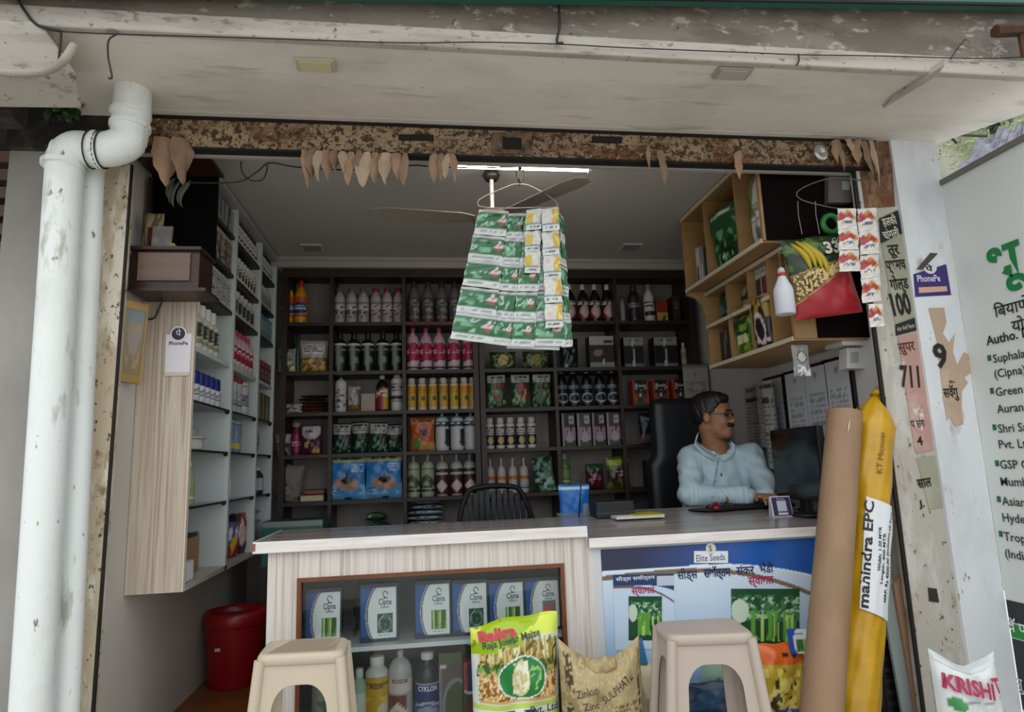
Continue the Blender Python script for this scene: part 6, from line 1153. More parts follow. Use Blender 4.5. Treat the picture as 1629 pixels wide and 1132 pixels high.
# pale sack and blue packet between sack and right stool
pouch('feed_sack', 'pale cream sack squeezed between tan sack and right stool', 'sack', .12, PY(1024, 1056, 2.40).z, .10, [('bg', '#c9bfa2'), ('stk', 0, 1, 0, 1, 5, 1, .6, '#a89c7a')], (PY(1030, 1100, 2.40).x, 2.41, .001), seed=315, rough=.7)
q = MB(); p = PY(1027, 1062, 2.36); hh = PY(1026, 1008, 2.36).z-p.z
q.add([(-.022, 0, 0), (.022, -.01, 0), (.020, .02, 0), (-.02, .02, 0), (.004, .0, hh)], [(0, 1, 4), (1, 2, 4), (2, 3, 4), (3, 0, 4), (3, 2, 1, 0)]); o = tag(q.build('packet_corner', mat('#2c6f9e', .35), bevel=.004), 'pointed blue packet standing on the pale cream sack', 'packet'); o.location = (p.x, 2.40, PY(1024, 1056, 2.40).z)
# bags behind the right stool
def gbag(lb, px, top, Y, w, d, lay, seed, rz=0, **k): return pouch('seed_bag', lb, 'bag', w, PY(px, top, Y).z, d, lay, (PY(px, 1080, Y).x, Y, .001), rz, seed=seed, nu=40, nv=50, **k)
gbag('yellow and orange seed bag leaning beside the cardboard tube', 1243, 1022, 2.40, .19, .10, [('bg', '#b59a2a'), ('spk', 0, 1, 0, .75, 7, .6, '#d8c468'), ('spk', 0, 1, .1, .75, 9, .68, '#3a3016'), ('band', .80, 1, '#cf5f1e'), ('ell', .55, .89, .06, .03, '#2c1a14'), ('ell', .72, .88, .06, .03, '#2c1a14'), ('rect', .3, .7, .05, .3, '#3a4a8a'), ('dia', .5, .18, .3, .12, '#b9a0b4')], 320, rz=-.1)
pb_ = PY(1272, 1032, 2.36); carton('seed_box', 'small blue seed packet on top of the yellow and orange bag', 'packet', .07, .085, .012, [('bg', '#1f4fa6'), ('ell', .75, .45, .55, .62, '#d3dade'), ('rect', .35, .95, .1, .6, '#3a6a34'), ('stk', .35, .95, .1, .6, 9, 2, .5, '#86b05a'), ('txt', .3, .95, .7, .85, 1, '#4a6a9a')], '#1f4fa6', (pb_.x, 2.355, PY(1243, 1022, 2.40).z-.03), -.1, tilt=-.15)
tl = gbag('grey-green flat pouch seen behind the legs of right stool', 1165, 1052, 2.44, .30, .02, [('bg', '#7f9a8c'), ('txt', .2, .8, .55, .75, 3, '#4f665a'), ('band', .0, .5, '#8ba698')], 321, roll=.15)
gbag('dark navy bag low behind the right stool', 1120, 1085, 2.395, .22, .05, [('bg', '#1a2f48'), ('stk', 0, 1, 0, 1, 2, 10, .6, '#2a4a66')], 322)
# ---- cardboard tube and yellow roll
def axis(pt, pb_, Yt, Yb):
    a = PY(*pt, Yt); b_ = PY(*pb_, Yb); d = (b_-a); s = (a.z-.0)/(a.z-b_.z); return a, a+d*s
a, b_ = axis((1344, 657), (1307, 1132), 2.36, 2.17)
t = thing('cardboard_tube', 'tall brown cardboard tube leaning against the right counter', 'tube', b_)
R_ = .068; dz = (a-b_).normalized(); e1 = dz.cross(Vector((0, 1, 0))).normalized(); e2 = dz.cross(e1)
m_card = mott('brown_cardboard', [(.3, '#8a6d53'), (.7, '#9d7f64')], (8, 8, 3), rough=.75)
def cyl(q, p0, p1, r0, r1, n=40, jag=0):
    vs = []; 
    for p, r, top in ((p0, r0, 0), (p1, r1, 1)):
        for k in range(n): an = 2*math.pi*k/n; vs.append(p+(e1*math.cos(an)+e2*math.sin(an))*r+dz*(jag*wob(k, 1) if top else 0))
    q.add(vs, [(k, (k+1) % n, n+(k+1) % n, n+k) for k in range(n)])
q = MB(); cyl(q, b_, a, R_, R_*.93, jag=.004); cyl(q, b_, a-dz*.003, R_-.006, R_*.93-.006); 
vs = []
for k in range(40):
    an = 2*math.pi*k/40; u = e1*math.cos(an)+e2*math.sin(an); vs += [a+u*R_*.93+dz*.004*wob(k, 1), a+u*(R_*.93-.006)-dz*.002]
q.add(vs, [(2*k, 2*k+1, (2*k+3) % 80, (2*k+2) % 80) for k in range(40)]); part(q, 'tube', m_card, t, smooth=True, sharp=50)
q = MB(); cyl(q, a-dz*.03, a-dz*.029, R_*.5, R_*.5); 
for k in range(14): an = k*.45; q2 = MB(); p = a+(e1*math.cos(an)+e2*math.sin(an))*R_*.9; q2.add([p, p+e1*.012, p+e1*.006+dz*.012+e2*.004], [(0, 1, 2)]); part(q2, 'torn_edge', mat('#8a5a4a', .9), t)
q = MB(); f_ = -e2 if e2.y > 0 else e2
for k in range(3): p = a-dz*(.05+.012*k)+f_*(R_*.93+.001)-e1*.02*(1 if e1.x > 0 else -1); q.tube([p, p-dz*.03+e1*.006], .0015, 4)
part(q, 'tape_scrap', mat('#cfc2b0', .3), t)
a, b_ = axis((1392, 640), (1362, 1132), 2.40, 2.27)
t = thing('wrapped_roll', 'yellow plastic wrapped roll with white label beside the cardboard tube', 'roll', b_)
dz = (a-b_).normalized(); e1 = dz.cross(Vector((0, 1, 0))).normalized(); e2 = dz.cross(e1); LN = (a-b_).length
if e1.x < 0: e1 = -e1
if e2.y > 0: e2 = -e2                      # e2 points to the viewer
def rollP(an, h, lift=0):
    f = h/LN; r = (.074 if f < .9 else .074*(1-.55*((f-.9)/.1)**2))*(1+.03*math.sin(f*40+an*3)+.035*math.sin(an*5+f*9)+.02*math.sin(an*11-f*23))+lift
    return b_+dz*h+e1*math.sin(an)*r+e2*math.cos(an)*r
q = MB(); n, m = 48, 60; vs = [rollP(2*math.pi*k/n, LN*1.03*j/m) for j in range(m+1) for k in range(n)]
q.add(vs, [(j*n+k, j*n+(k+1) % n, (j+1)*n+(k+1) % n, (j+1)*n+k) for j in range(m) for k in range(n)]+[tuple(range(n))[::-1], tuple(range(m*n, (m+1)*n))])
part(q, 'wrapping', mott('yellow_film', [(.3, '#b98a12'), (.6, '#cc9d1c'), (.8, '#d8ae34')], (6, 6, 10), rough=.3, bump=.25, bscale=14), t, smooth=True)
q = MB(); q.tube([rollP(0, LN*1.02), rollP(.3, LN*1.02)+dz*.03, a+dz*.055], [.03, .018, .004], 10); part(q, 'gathered_end', mat('#b98f22', .35), t, smooth=True)
def hof(py):    # height along the roll that shows at pixel row py
    return LN-(py-640)/(1132-640)*(PY(1392, 640, 2.40)-PY(1362, 1132, 2.27)).length
h1, h0 = hof(812), hof(985)
q = MB(); vs = []; nn_ = 12
for j in range(nn_+1):
    for k in range(nn_+1): vs.append(rollP(-.75+1.55*k/nn_, h0+(h1-h0)*j/nn_-.02*k/nn_, .006))
q.add(vs, [(j*(nn_+1)+k, j*(nn_+1)+k+1, (j+1)*(nn_+1)+k+1, (j+1)*(nn_+1)+k) for j in range(nn_) for k in range(nn_)]); part(q, 'paper_label', mat('#dcdfe4', .5), t, smooth=True)
def rtext(txt, an, size, ext, c='#14161a', off=.01, bold=.02):
    q = MB(); q.text(txt, lambda x, y: rollP(an-y/.074, h0+off+x, .008), size, bold=bold, ext=ext); part(q, 'lettering', mat(c, .5), t)
hl = h1-h0
rtext('mahindra EPC', -.42, .040, hl*.95, off=.005, bold=.025)
rtext('Width: 1.20 MTR', .02, .014, hl*.40, off=hl*.35)
rtext('Length: 400 MTR', .22, .014, hl*.45, off=hl*.25)
rtext('MRP: Rs 4000.00 (Inclusive all Tax)', .48, .014, hl*.8, off=hl*.1)
h0b = hof(770)
q = MB(); q.text('KT Micnoas', lambda x, y: rollP(-.12-y/.074, h0b+x, .006), .026, ext=.16); part(q, 'handwriting', mat('#6a4a12', .7), t)
# ---- things between roll and jamb: black crate and leaning boards
t = thing('black_crate', 'black ribbed plastic crate behind the yellow roll', 'crate', (max(PY(1412, 1132, 2.44).x, 1.79), 2.46, 0))
hz = PY(1405, 935, 2.44).z
q = MB(); q.box(-.045, .05, .0, .16, 0, hz); q.build('body', mat('#0f0f11', .5), t, bevel=.006)
kp = None
for r in range(10):
    for c in range(3):
        if kp is None: q = MB(); q.box(-.015, .015, -.006, .001, -.009, .009); kp = o = q.build('rib', mat('#1f1f23', .4), t, bevel=.002)
        else: o = kp.copy(); COL.objects.link(o)
        o.location = (-.03+c*.034, 0, .04+r*(hz-.06)/10)
for i, (x0, x1, c, Y) in enumerate(((1424, 1442, '#8f9a98', 2.42), (1446, 1466, '#a8846a', 2.405))):
    A4 = [PY(x0+14, 1150, Y), PY(x1+16, 1150, Y), PY(x1-26, 905, Y), PY(x0-24, 930, Y)]
    t = thing('leaning_board', ['grey-green board leaning by the right jamb', 'narrow brown board leaning by the right jamb'][i], 'board', (A4[0].x, Y, 0)); zb2 = A4[0].z
    A4[0].z = 0; A4[1].z = 0; q = MB(); quadbox(q, A4, (0, 1, 0), .012); part(q, 'board', mat(c, .6), t)
# ---- red bin
p = PY(366, 1085, 3.55)
t = thing('waste_bin', 'dark red plastic waste bin on the floor beside left wall', 'bin', (-.925, 3.5, 0))
hb = PY(370, 968, 3.5).z
m_red = mat('#8e1018', .35)
q = MB(); q.lathe([(.112, 0), (.118, .006), (.138, hb*.80), (.140, hb*.82)], 32); q.build('body', m_red, t, smooth=True, sharp=50)
q = MB(); q.lathe([(.142, hb*.80), (.148, hb*.82), (.147, hb*.93), (.138, hb*.995), (.126, hb), (.112, hb*.97), (.108, hb*.90)], 32, cap=False); q.build('lid_ring', m_red, t, smooth=True)
q = MB(); q.lathe([(.112, hb*.90), (.06, hb*.93), (.004, hb*.93)], 24, cap=False); q.build('swing_flap', mat('#3f3a38', .4), t, smooth=True)
q = MB(); q.box(-.055, -.03, -.1345, -.13, hb*.53, hb*.57); q.build('label', mat('#c9b0b0', .5), t)
# ---- stickers and posters on the right jamb and pillar
YSj = YJ-.022
def pq(q, pts, Y, d=.0008): a = [PY(x, y, Y) for x, y in pts]; return quadbox(q, [v-Vector((0, d, 0)) for v in a], (0, 1, 0), d)
def ltext(o, txt, px, py, Y, ext_px, h, c, ang=-.10, bold=.02, al='LEFT'):
    q = MB(); q.text(txt, planar(PY(px, py, Y-.0022), (math.cos(ang), 0, math.sin(ang)), (-math.sin(ang), 0, math.cos(ang))), h, bold=bold, ext=ext_px*Y/1031*1.22, align=al); part(q, 'lettering', mat(c, .6), o)
def sticker(name, label, cat, pts, c, Y=YSj, m=None):
    cc = sum((PY(x, y, Y) for x, y in pts), Vector())/4; t = thing(name, label, cat, (cc.x, Y, cc.z)); q = MB(); pq(q, pts, Y); part(q, 'sheet', m or mat(c, .6), t); return t
m_pp = peel('torn_buff_paper', '#b9a08a', [('#c6b09a', (8, 8, 8), .5, .15), ('#8f7d6c', (30, 30, 30), .66, .05)], bump=.3)
m_pk = peel('torn_pink_paper', '#b58f84', [('#c4a398', (8, 8, 8), .5, .15), ('#d6d2cc', (16, 16, 10), .60, .03), ('#3a302c', (24, 24, 12), .68, .02)], bump=.3)
m_gg = peel('greyish_poster', '#9a9a86', [('#a9a894', (8, 8, 8), .5, .15), ('#7d7c6c', (40, 40, 40), .68, .04)], bump=.2)
s1 = sticker('poster_strip', 'black poster heading with two white words on the right jamb', 'poster', [(1401, 387), (1436, 371), (1428, 334), (1398, 348)], '#16130f')
ltext(s1, 'हलकी', 1406, 360, YSj, 24, .050, '#c9c4b4', .22); ltext(s1, 'चांगली', 1407, 381, YSj, 28, .050, '#c9c4b4', .22)
s2 = sticker('poster_strip', 'grey-green poster with bold black words and 100 on right jamb', 'poster', [(1424, 514), (1460, 501), (1436, 373), (1402, 388)], '', m=m_gg)
ltext(s2, 'तूर', 1414, 405, YSj, 19, .062, '#1a1814', .1, .03); ltext(s2, 'प्थमच', 1411, 430, YSj, 33, .062, '#1a1814', .1, .03); ltext(s2, 'गोल्ड', 1418, 461, YSj, 30, .066, '#1a1814', .1, .03); ltext(s2, '100', 1422, 501, YSj, 31, .125, '#141210', .1, .04)
s3 = sticker('poster_strip', 'narrow black strip with tiny white print below the 100', 'poster', [(1425, 534), (1463, 524), (1460, 503), (1424, 516)], '#1b1815'); ltext(s3, 'सेल बेलि बेलप', 1428, 527, YSj, 30, .020, '#a9a498', .2)
s4 = sticker('poster_strip', 'torn pink poster with broken black letters on right jamb', 'poster', [(1456, 720), (1484, 716), (1464, 528), (1428, 536)], '', m=m_pk)
ltext(s4, 'सुपर', 1431, 560, YSj, 27, .055, '#5a2a24', .12); ltext(s4, '711', 1434, 614, YSj, 30, .12, '#241c1a', -.05, .03); ltext(s4, 'प संग', 1450, 680, YSj, 22, .042, '#4a302a', .05); ltext(s4, '4', 1460, 708, YSj, 9, .05, '#2a1c18', .05)
s5 = sticker('poster_strip', 'tattered grey poster scraps low on the right jamb', 'poster', [(1478, 810), (1500, 806), (1490, 724), (1458, 728)], '', m=m_gg)
ltext(s5, 'साल', 1461, 776, YSj, 22, .05, '#1f1b18', .1, .03); ltext(s5, 'J.', 1463, 806, YSj, 8, .036, '#1a1714', .05, .03)
s6 = sticker('poster_strip', 'small black stencil scrap near the bottom of right jamb', 'poster', [(1478, 956), (1494, 958), (1490, 936), (1476, 934)], '#2c2824')
s8 = sticker('poster_strip', 'brown poster remnant with curly red print at top of right jamb', 'poster', [(1376, 332), (1424, 328), (1414, 200), (1358, 205)], '', m=peel('brown_remnant', '#6b4a34', [('#8a6a4c', (16, 16, 10), .5, .1), ('#3a2418', (34, 34, 22), .55, .05), ('#a88a6a', (50, 50, 30), .68, .03)], bump=.4)); ltext(s8, 'माल', 1402, 322, YSj, 20, .034, '#8a3420', .2)
YPl = YJ-.0365
s7 = sticker('payment_sticker', 'purple payment sticker with a white round top on white pillar', 'sticker', [(1456, 472), (1513, 469), (1505, 420), (1453, 436)], '#3c2a6e', YPl)
q = MB(); q.lathe([(.031, 0), (.031, .0012)], 28); o = q.build('round_badge', mat('#dcdae2', .5), s7); o.rotation_euler = (math.pi/2, 0, 0); o.location = PY(1479, 424, YPl-.001)-s7.location
q = MB(); pq(q, [(1458, 428), (1468, 428), (1492, 403), (1480, 402)], YPl-.0016); part(q, 'torn_flap', mat('#4a463f', .8), s7)
ltext(s7, 'पे', 1479, 431, YPl-.002, 12, .032, '#2a2438', .05, al='CENTER'); ltext(s7, 'PhonePe', 1460, 448, YPl-.001, 38, .040, '#d9d4ea', .03)
q = MB(); pq(q, [(1462, 466), (1507, 463), (1506, 455), (1461, 457)], YPl-.001); part(q, 'name_strip', mat('#d9a892', .5), s7)
s9 = thing('torn_poster', 'torn buff poster with a big black 9 on the white pillar', 'poster', PY(1508, 585, YPl))
ol_ = [(1477, 490), (1502, 489), (1506, 512), (1500, 530), (1510, 545), (1519, 531), (1516, 560), (1523, 580), (1534, 560), (1546, 566), (1547, 590), (1534, 600), (1540, 608), (1530, 622), (1530, 660), (1533, 674), (1520, 678), (1512, 664), (1506, 668), (1498, 610), (1490, 540)]
q = MB(); P_ = [PY(x, y, YPl-.0012) for x, y in ol_]; n_ = len(P_); q.add(P_+[p+Vector((0, .0012, 0)) for p in P_], [tuple(range(n_)), tuple(range(n_, 2*n_))[::-1]]+[(i, (i+1) % n_, n_+(i+1) % n_, n_+i) for i in range(n_)]); part(q, 'sheet', m_pp, s9)
ltext(s9, '9', 1489, 584, YPl-.001, 22, .135, '#1c1a17', .06, .03); ltext(s9, 'सवॅगु', 1502, 632, YPl-.001, 24, .055, '#2a241f', .03); ltext(s9, 'Bo', 1511, 609, YPl-.001, 8, .016, '#2a241f', .03)
# ---- side banner at the right edge
XBn = 2.202
bn = thing('side_banner', 'white hanging shop banner with green and black print at right edge', 'banner', (XBn, 1.9, 0))
y0b, y1b = 1.45, 2.334
def bz(px, py): return PX(px, py, XBn).z
ztop = bz(1560, 262); zb1, zb2_ = bz(1600, 978), bz(1600, 1010)
m_ban = mat('#d3d8d6', .45)
q = MB(); q.box(XBn, XBn+.012, y0b, y1b, 0.02, ztop); part(q, 'sheet', m_ban, bn)
q = MB(); q.box(XBn-.012, XBn+.02, y0b, y1b+.03, ztop, ztop+.022); part(q, 'top_rail', mat('#6e6a64', .5), bn)
q = MB(); q.box(XBn-.002, XBn, y0b, y1b-.004, zb1-.02, zb1+.06); part(q, 'dark_band', mat('#20242a', .4), bn)
q = MB(); q.box(XBn-.002, XBn, y0b, y1b-.004, zb1-.075, zb1-.026); part(q, 'green_band', mat('#0f8a34', .4), bn)
q = MB(); q.box(XBn-.002, XBn, y0b, y1b-.004, .03, zb1-.08); part(q, 'dark_base', mat('#262b2f', .4), bn)
def btext(txt, px, py, size, c, w=None, bold=.01):
    p = PX(px, py, XBn); q = MB(); q.text(txt, lambda x, y: (XBn-.004, p.y-x, p.z+y), size, bold=bold, ext=w); part(q, 'lettering', mat(c, .5), bn)
btext('भू', 1577, 450, .20, '#0f7a3a', None, .025)
btext('िबयाणे,', 1584, 505, .062, '#1b1e1d'); btext('यो', 1612, 528, .062, '#1b1e1d'); btext('Autho. De', 1571, 549, .050, '#1b1e1d', None, .02)
for txt, px, py in (('Suphala', 1582, 577), ('(Cipna)', 1584, 601), ('Green C', 1586, 630), ('Auranga', 1588, 657), ('Shri Sa', 1590, 688), ('Pvt. Ltd', 1591, 713), ('GSP C', 1593, 745), ('Mumb', 1594, 772), ('Asian', 1596, 803), ('Hyder', 1597, 829), ('Tropi', 1599, 859), ('(India', 1601, 886)):
    btext(txt, px, py, .046, '#22262a')
for px, py in ((1573, 574), (1577, 626), (1581, 684), (1585, 741), (1588, 798), (1591, 853)):
    p = PX(px, py, XBn); q = MB(); q.box(XBn-.004, XBn-.001, p.y-.014, p.y, p.z, p.z+.022); part(q, 'bullet', mat('#1f5f4a', .5), bn)
btext('सवॅ प्क', 1592, 998, .055, '#d9dcdc', None, .02); btext('सु', 1614, 1092, .06, '#c9cccc')
# ---- white fertiliser bag at lower right
wbg = pouch('fertiliser_bag', 'white plastic bag with crimson lettering at lower right corner', 'bag', .205, PY(1548, 1062, 1.93).z, .12, [('bg', '#d6dad9'), ('spk', 0, 1, 0, 1, 3, .7, '#c3c9c8'), ('ell', .2, .70, .12, .05, '#3a8a4a'), ('txt', .3, .9, .70, .74, 1, '#8f9694')], (PY(1548, 1120, 1.93).x, 1.95, 0.001), rz=-.15, seed=330, nu=40, nv=50, rough=.35, top=lambda U: .05*np.abs(2*U-1.1)**1.5, seal='#c9cfcf')
bag_text_l(wbg, 'KRISHI', .205, PY(1548, 1062, 1.93).z, .12, .05, .86, .055, '#a01f4a', .135, .04, -.22, 0)
bag_text_l(wbg, 'T', .205, PY(1548, 1062, 1.93).z, .12, .73, .82, .05, '#b0304a', .025, .04, 0, 0)
# ================================================================== beyond the right end: greenery, tarpaulin, poles
rs = random.Random(9)
def bush(label, c, r, n, cols, seed):
    t = thing('shrub', label, 'shrub', (c[0], c[1], c[2]-r[2])); rr = random.Random(seed)
    for ci, col_ in enumerate(cols):
        q = MB()
        for i in range(n):
            d = Vector((rr.gauss(0, 1), rr.gauss(0, 1), rr.gauss(0, 1))).normalized()*rr.uniform(.4, 1); p = Vector((c[0]+d.x*r[0], c[1]+d.y*r[1], c[2]+d.z*r[2])); e = Vector((rr.gauss(0, 1), rr.gauss(0, 1), rr.gauss(0, .6))).normalized(); f = e.orthogonal().normalized(); s = rr.uniform(.025, .06)
            q.add([p, p+e*s*.5+f*s*.25, p+e*s, p+e*s*.5-f*s*.25], [(0, 1, 2, 3)])
        o = part(q, 'foliage', mat(col_, .5), t); o['kind'] = 'stuff'
    q = MB(); q.tube([(c[0], c[1], -.3 if r[0] > .1 else c[2]-r[2]), (c[0]+r[0]*.1, c[1], c[2])], .03 if r[0] > .1 else .004, 8); part(q, 'stem', mat('#4a3a2a', .9), t)
g1 = PY(1618, 165, 4.2); bush('bright green shrub beyond the right end of the canopy', (g1.x+.25, 4.4, g1.z), (.75, .4, .55), 500, ['#5f9a2a', '#7fb03a', '#a9b86a'], 1)
bush('small green weed sprouting under the neighbouring canopy corner', tuple(PY(100, 170, 2.3)), (.05, .03, .035), 60, ['#2f4a26', '#4a6a36'], 7)
g2 = PY(1560, 200, 3.4); bush('dark green creeper growing at the top of white pillar', (g2.x-.02, 3.3, g2.z), (.14, .14, .09), 160, ['#2f5a34', '#4a7a4a'], 2)
g3 = PY(1580, 190, 5.5); bush('dry yellowish shrub behind the green creeper', (g3.x, 5.6, g3.z-.1), (.8, .4, .45), 500, ['#8a8a4a', '#6a7a3a', '#b0ab80'], 3)
for i, (p0_, p1_, Y, r) in enumerate((((1505, 190), (1640, 172), 2.9, .012), ((1580, 152), (1640, 152), 3.0, .016), ((1515, 214), (1570, 216), 2.9, .008))):
    q = MB(); q.tube([PY(*p0_, Y), PY(*p1_, Y)], r, 8); tag(q.build('bamboo_pole', mat('#5a5448', .8), smooth=True), ['long dark pole sloping behind the top of white pillar', 'upper grey pole beyond the canopy end', 'short thin pole under the green creeper'][i], 'pole')
A4 = [PY(1520, 275, 2.75), PY(1660, 240, 2.75), PY(1660, 185, 3.2), PY(1560, 218, 3.2)]
q = MB(); q.grid(lambda U, V: [a_+.02*np.sin(U*17+V*9)*(k == 2)+.012*np.sin(U*43-V*5)*(k == 2) for k, a_ in enumerate(bil([A4[3], A4[2], A4[1], A4[0]], U, 1-V))], 40, 14); tag(q.build('tarpaulin', mott('grey_tarp', [(.35, '#5a5864'), (.65, '#8a8894')], (5, 20, 20), rough=.4), smooth=True), 'crumpled grey tarpaulin roof behind the side banner', 'tarpaulin')
b = MB(); b.box(2.6, 14, 6.4, 6.5, -.5, 7); struct(b.build('wall_far', mott('mossy_far_wall', [(.3, '#5f6a4a'), (.5, '#8a8a78'), (.7, '#a5a394')], (1.5, 1.5, 1.5), rough=.9)))
q = MB(); pp = [PY(1583, 50, 1.8), PY(1660, 46, 1.8)]; q.tube(pp, .022, 6); q.tube([PY(1622, 46, 1.8), PY(1629, 90, 1.8)], .01, 6); tag(q.build('timber_bracket', mott('old_timber', [(.3, '#3a2416'), (.7, '#5a3a22')], (10, 10, 10), rough=.9)), 'dark timber bracket jutting in at the top right corner', 'bracket')
# ================================================================== the shopkeeper
HC = PY(1133, 661, 3.24)
hf = np.array([.77, -.64, -.05]); hf /= np.linalg.norm(hf); hl_ = np.array([-.64, -.77, 0.0]); hl_ /= np.linalg.norm(hl_); hu = np.cross(hl_, hf); hu = hu if hu[2] > 0 else -hu
HR = np.stack([hf, hl_, hu], 1); HO = np.array(HC)
def hp(a, b_, c): return HO+hf*a+hl_*b_+hu*c
def hell(c, r): return sd_ell(hp(*c), r, HR)
def hcap(a, b_, r0, r1): return sd_caps(hp(*a), hp(*b_), r0, r1)
SR, SL = np.array(PY(1099, 728, 3.30)), np.array(PY(1192, 724, 3.26))     # shoulders: viewer's left, viewer's right
NB = np.array(PY(1137, 712, 3.30))
ER = np.array(PY(1098, 792, 3.16)); WR = np.array(PY(1190, 794, 3.02)); KR = np.array(PY(1206, 791, 3.0))
EL = np.array(PY(1218, 772, 3.12)); WL = np.array(PY(1217, 789, 3.03)); KL = np.array(PY(1221, 793, 2.98))
for p_ in (ER, WR, KR, EL, WL, KL): p_[2] = max(p_[2], ZD(p_[1])+.052)
CH = np.array(PY(1143, 765, 3.30)); BE = np.array([CH[0]-.01, 3.30, .74]); PV = np.array([CH[0], 3.32, .53])
head = [hell((-.012, 0, .028), (.098, .076, .088)), hell((.032, 0, -.04), (.060, .057, .078)), hell((.066, 0, -.094), (.030, .034, .024)), hell((.074, 0, .020), (.018, .050, .013)),
        hell((.060, .034, -.028), (.026, .024, .026)), hell((.060, -.034, -.028), (.026, .024, .026)), hcap((.086, 0, .008), (.108, 0, -.026), .009, .013), hell((.100, .011, -.031), (.010, .009, .008)), hell((.100, -.011, -.031), (.010, .009, .008)),
        hell((.086, 0, -.062), (.011, .024, .007)), hell((.083, 0, -.074), (.011, .020, .008)), sd_caps(hp(-.022, 0, -.06), NB, .050, .058), sd_caps(NB, NB+np.array([0, .02, -.08]), .065, .09)]
ears = [hell((-.008, .079, -.012), (.019, .011, .031)), hell((-.008, -.079, -.012), (.019, .011, .031))]
sock = [hell((.092, .031, .003), (.014, .018, .011)), hell((.092, -.031, .003), (.014, .018, .011))]
def f_head(P):
    d = smin([h(P) for h in head], .016); d = smin([d]+[e(P) for e in ears], .006)
    for s_ in sock: d = np.maximum(d, -s_(P)-.004*0) if False else d+.006*np.exp(-np.maximum(s_(P), 0)*180)
    return d
bm = MB()
def addn(f, lo, hi, h): V_, F_ = nets(f, lo, hi, h); bm.add(V_, F_)
addn(f_head, HO-np.array([.16, .16, .26]), HO+np.array([.16, .16, .14]), .0062)
def hand(W_, K_, side):
    d = K_-W_; d /= np.linalg.norm(d); up = np.array([0, 0, 1.0]); sd = np.cross(d, up); sd /= np.linalg.norm(sd); P0 = K_
    fs = [sd_caps(W_-d*.10, W_, .036, .028), sd_ell(P0+d*.01, (.045, .040, .017), np.stack([d, sd, np.cross(sd, d)], 1))]
    F2 = []
    for i, (o_, l_) in enumerate(((-.030, .060), (-.010, .072), (.010, .068), (.029, .055))):
        a = P0+d*.045+sd*o_; m_ = a+d*l_*.5+up*.006; e = a+d*l_*.92-up*.020; F2 += [sd_caps(a, m_, .0092, .0086), sd_caps(m_, e, .0086, .0072)]
    a = P0-d*.01-sd*.034*side; m_ = a+d*.03-sd*.022*side; F2 += [sd_caps(a, m_, .012, .0098), sd_caps(m_, m_+d*.03-sd*.002*side-up*.006, .0098, .0082)]
    return lambda P: smin([smin([g(P) for g in fs], .012)]+[g(P) for g in F2], .005), P0
for W_, K_, s_ in ((WR, KR, 1), (WL, KL, -1)):
    fh, c_ = hand(W_, K_, s_); addn(fh, c_-np.array([.15, .16, .09]), c_+np.array([.16, .16, .09]), .0062)
core = [sd_ell(CH, (.15, .09, .17)), sd_ell(BE, (.14, .10, .14)), sd_ell(PV, (.16, .12, .09))]
KN = [np.array([PV[0]-.10, 2.98, .50]), np.array([PV[0]+.12, 2.98, .50])]
for k, kn in enumerate(KN):
    hip = PV+np.array([(-.09, .09)[k], 0, 0]); ft = np.array([kn[0], 3.04, .06]); core += [sd_caps(hip, kn, .075, .058), sd_caps(kn, ft, .055, .038), sd_caps(ft, ft+np.array([0, -.13, -.025]), .036, .028)]
for a, b_ in ((SR, ER), (ER, WR), (SL, EL), (EL, WL)): core.append(sd_caps(a, b_, .042, .034))
core.append(sd_caps(NB, CH, .06, .1))
addn(lambda P: smin([g(P) for g in core], .03), (PV[0]-.36, 2.78, .0), (PV[0]+.38, 3.5, 1.18), .022)
man = thing('person', 'person in a light blue shirt seated at the right counter, wearing glasses', 'person', (PV[0], 3.3, 0))
m_skin = mott('brown_skin', [(.3, '#94664a'), (.7, '#a37356')], (20, 20, 20), rough=.5)
part(bm, 'body', m_skin, man, smooth=True)
# shirt
sh = [sd_ell(CH+np.array([0, 0, -.01]), (.185, .118, .20)), sd_ell(BE, (.19, .135, .17)), sd_ell(PV+np.array([0, 0, .06]), (.185, .14, .10)), sd_caps(SR, SL, .058, .058), sd_caps(SR, ER, .066, .055), sd_caps(ER, WR, .054, .044), sd_caps(SL, EL, .064, .053), sd_caps(EL, WL, .052, .044), sd_caps(NB-np.array([.05, 0, .035]), NB+np.array([.05, 0, -.035]), .055, .055)]
def f_sh(P):
    d = smin([g(P) for g in sh], .035); x, y, z = P[..., 0], P[..., 1], P[..., 2]
    w = .0035*np.sin(38*x+52*z+3*np.sin(20*z))+.0025*np.sin(70*z-33*x+2*np.sin(31*x))+.002*np.sin(95*x+20*z)
    d = d+w; nk = sd_caps(NB+np.array([0, -.02, .0]), np.array(hp(-.02, 0, -.06)), .067, .064)(P); return np.maximum(d, -nk)
V_, F_ = nets(f_sh, (PV[0]-.36, 2.92, .46), (PV[0]+.36, 3.52, 1.14), .0105); q = MB(); q.add(V_, F_)
m_shirt = mott('light_blue_shirt', [(.35, '#a5bcc6'), (.65, '#b9ced7')], (160, 3, 3), rough=.8)
shirt = part(q, 'shirt', m_shirt, man, smooth=True)
def front(px, py):     # point on the shirt front under a pixel (march along the sight line)
    d = ray(px, py); d = d/np.linalg.norm(d); s = 2.6
    for _ in range(80):
        p = CAM+d*s; v = float(f_sh(p[None, :])[0]); s += max(v*.6, .0005)
        if v < .001: break
    if s > 3.6 or s < 2.7: s = 3.22/d[1]
    return Vector(CAM+d*(s-.004))
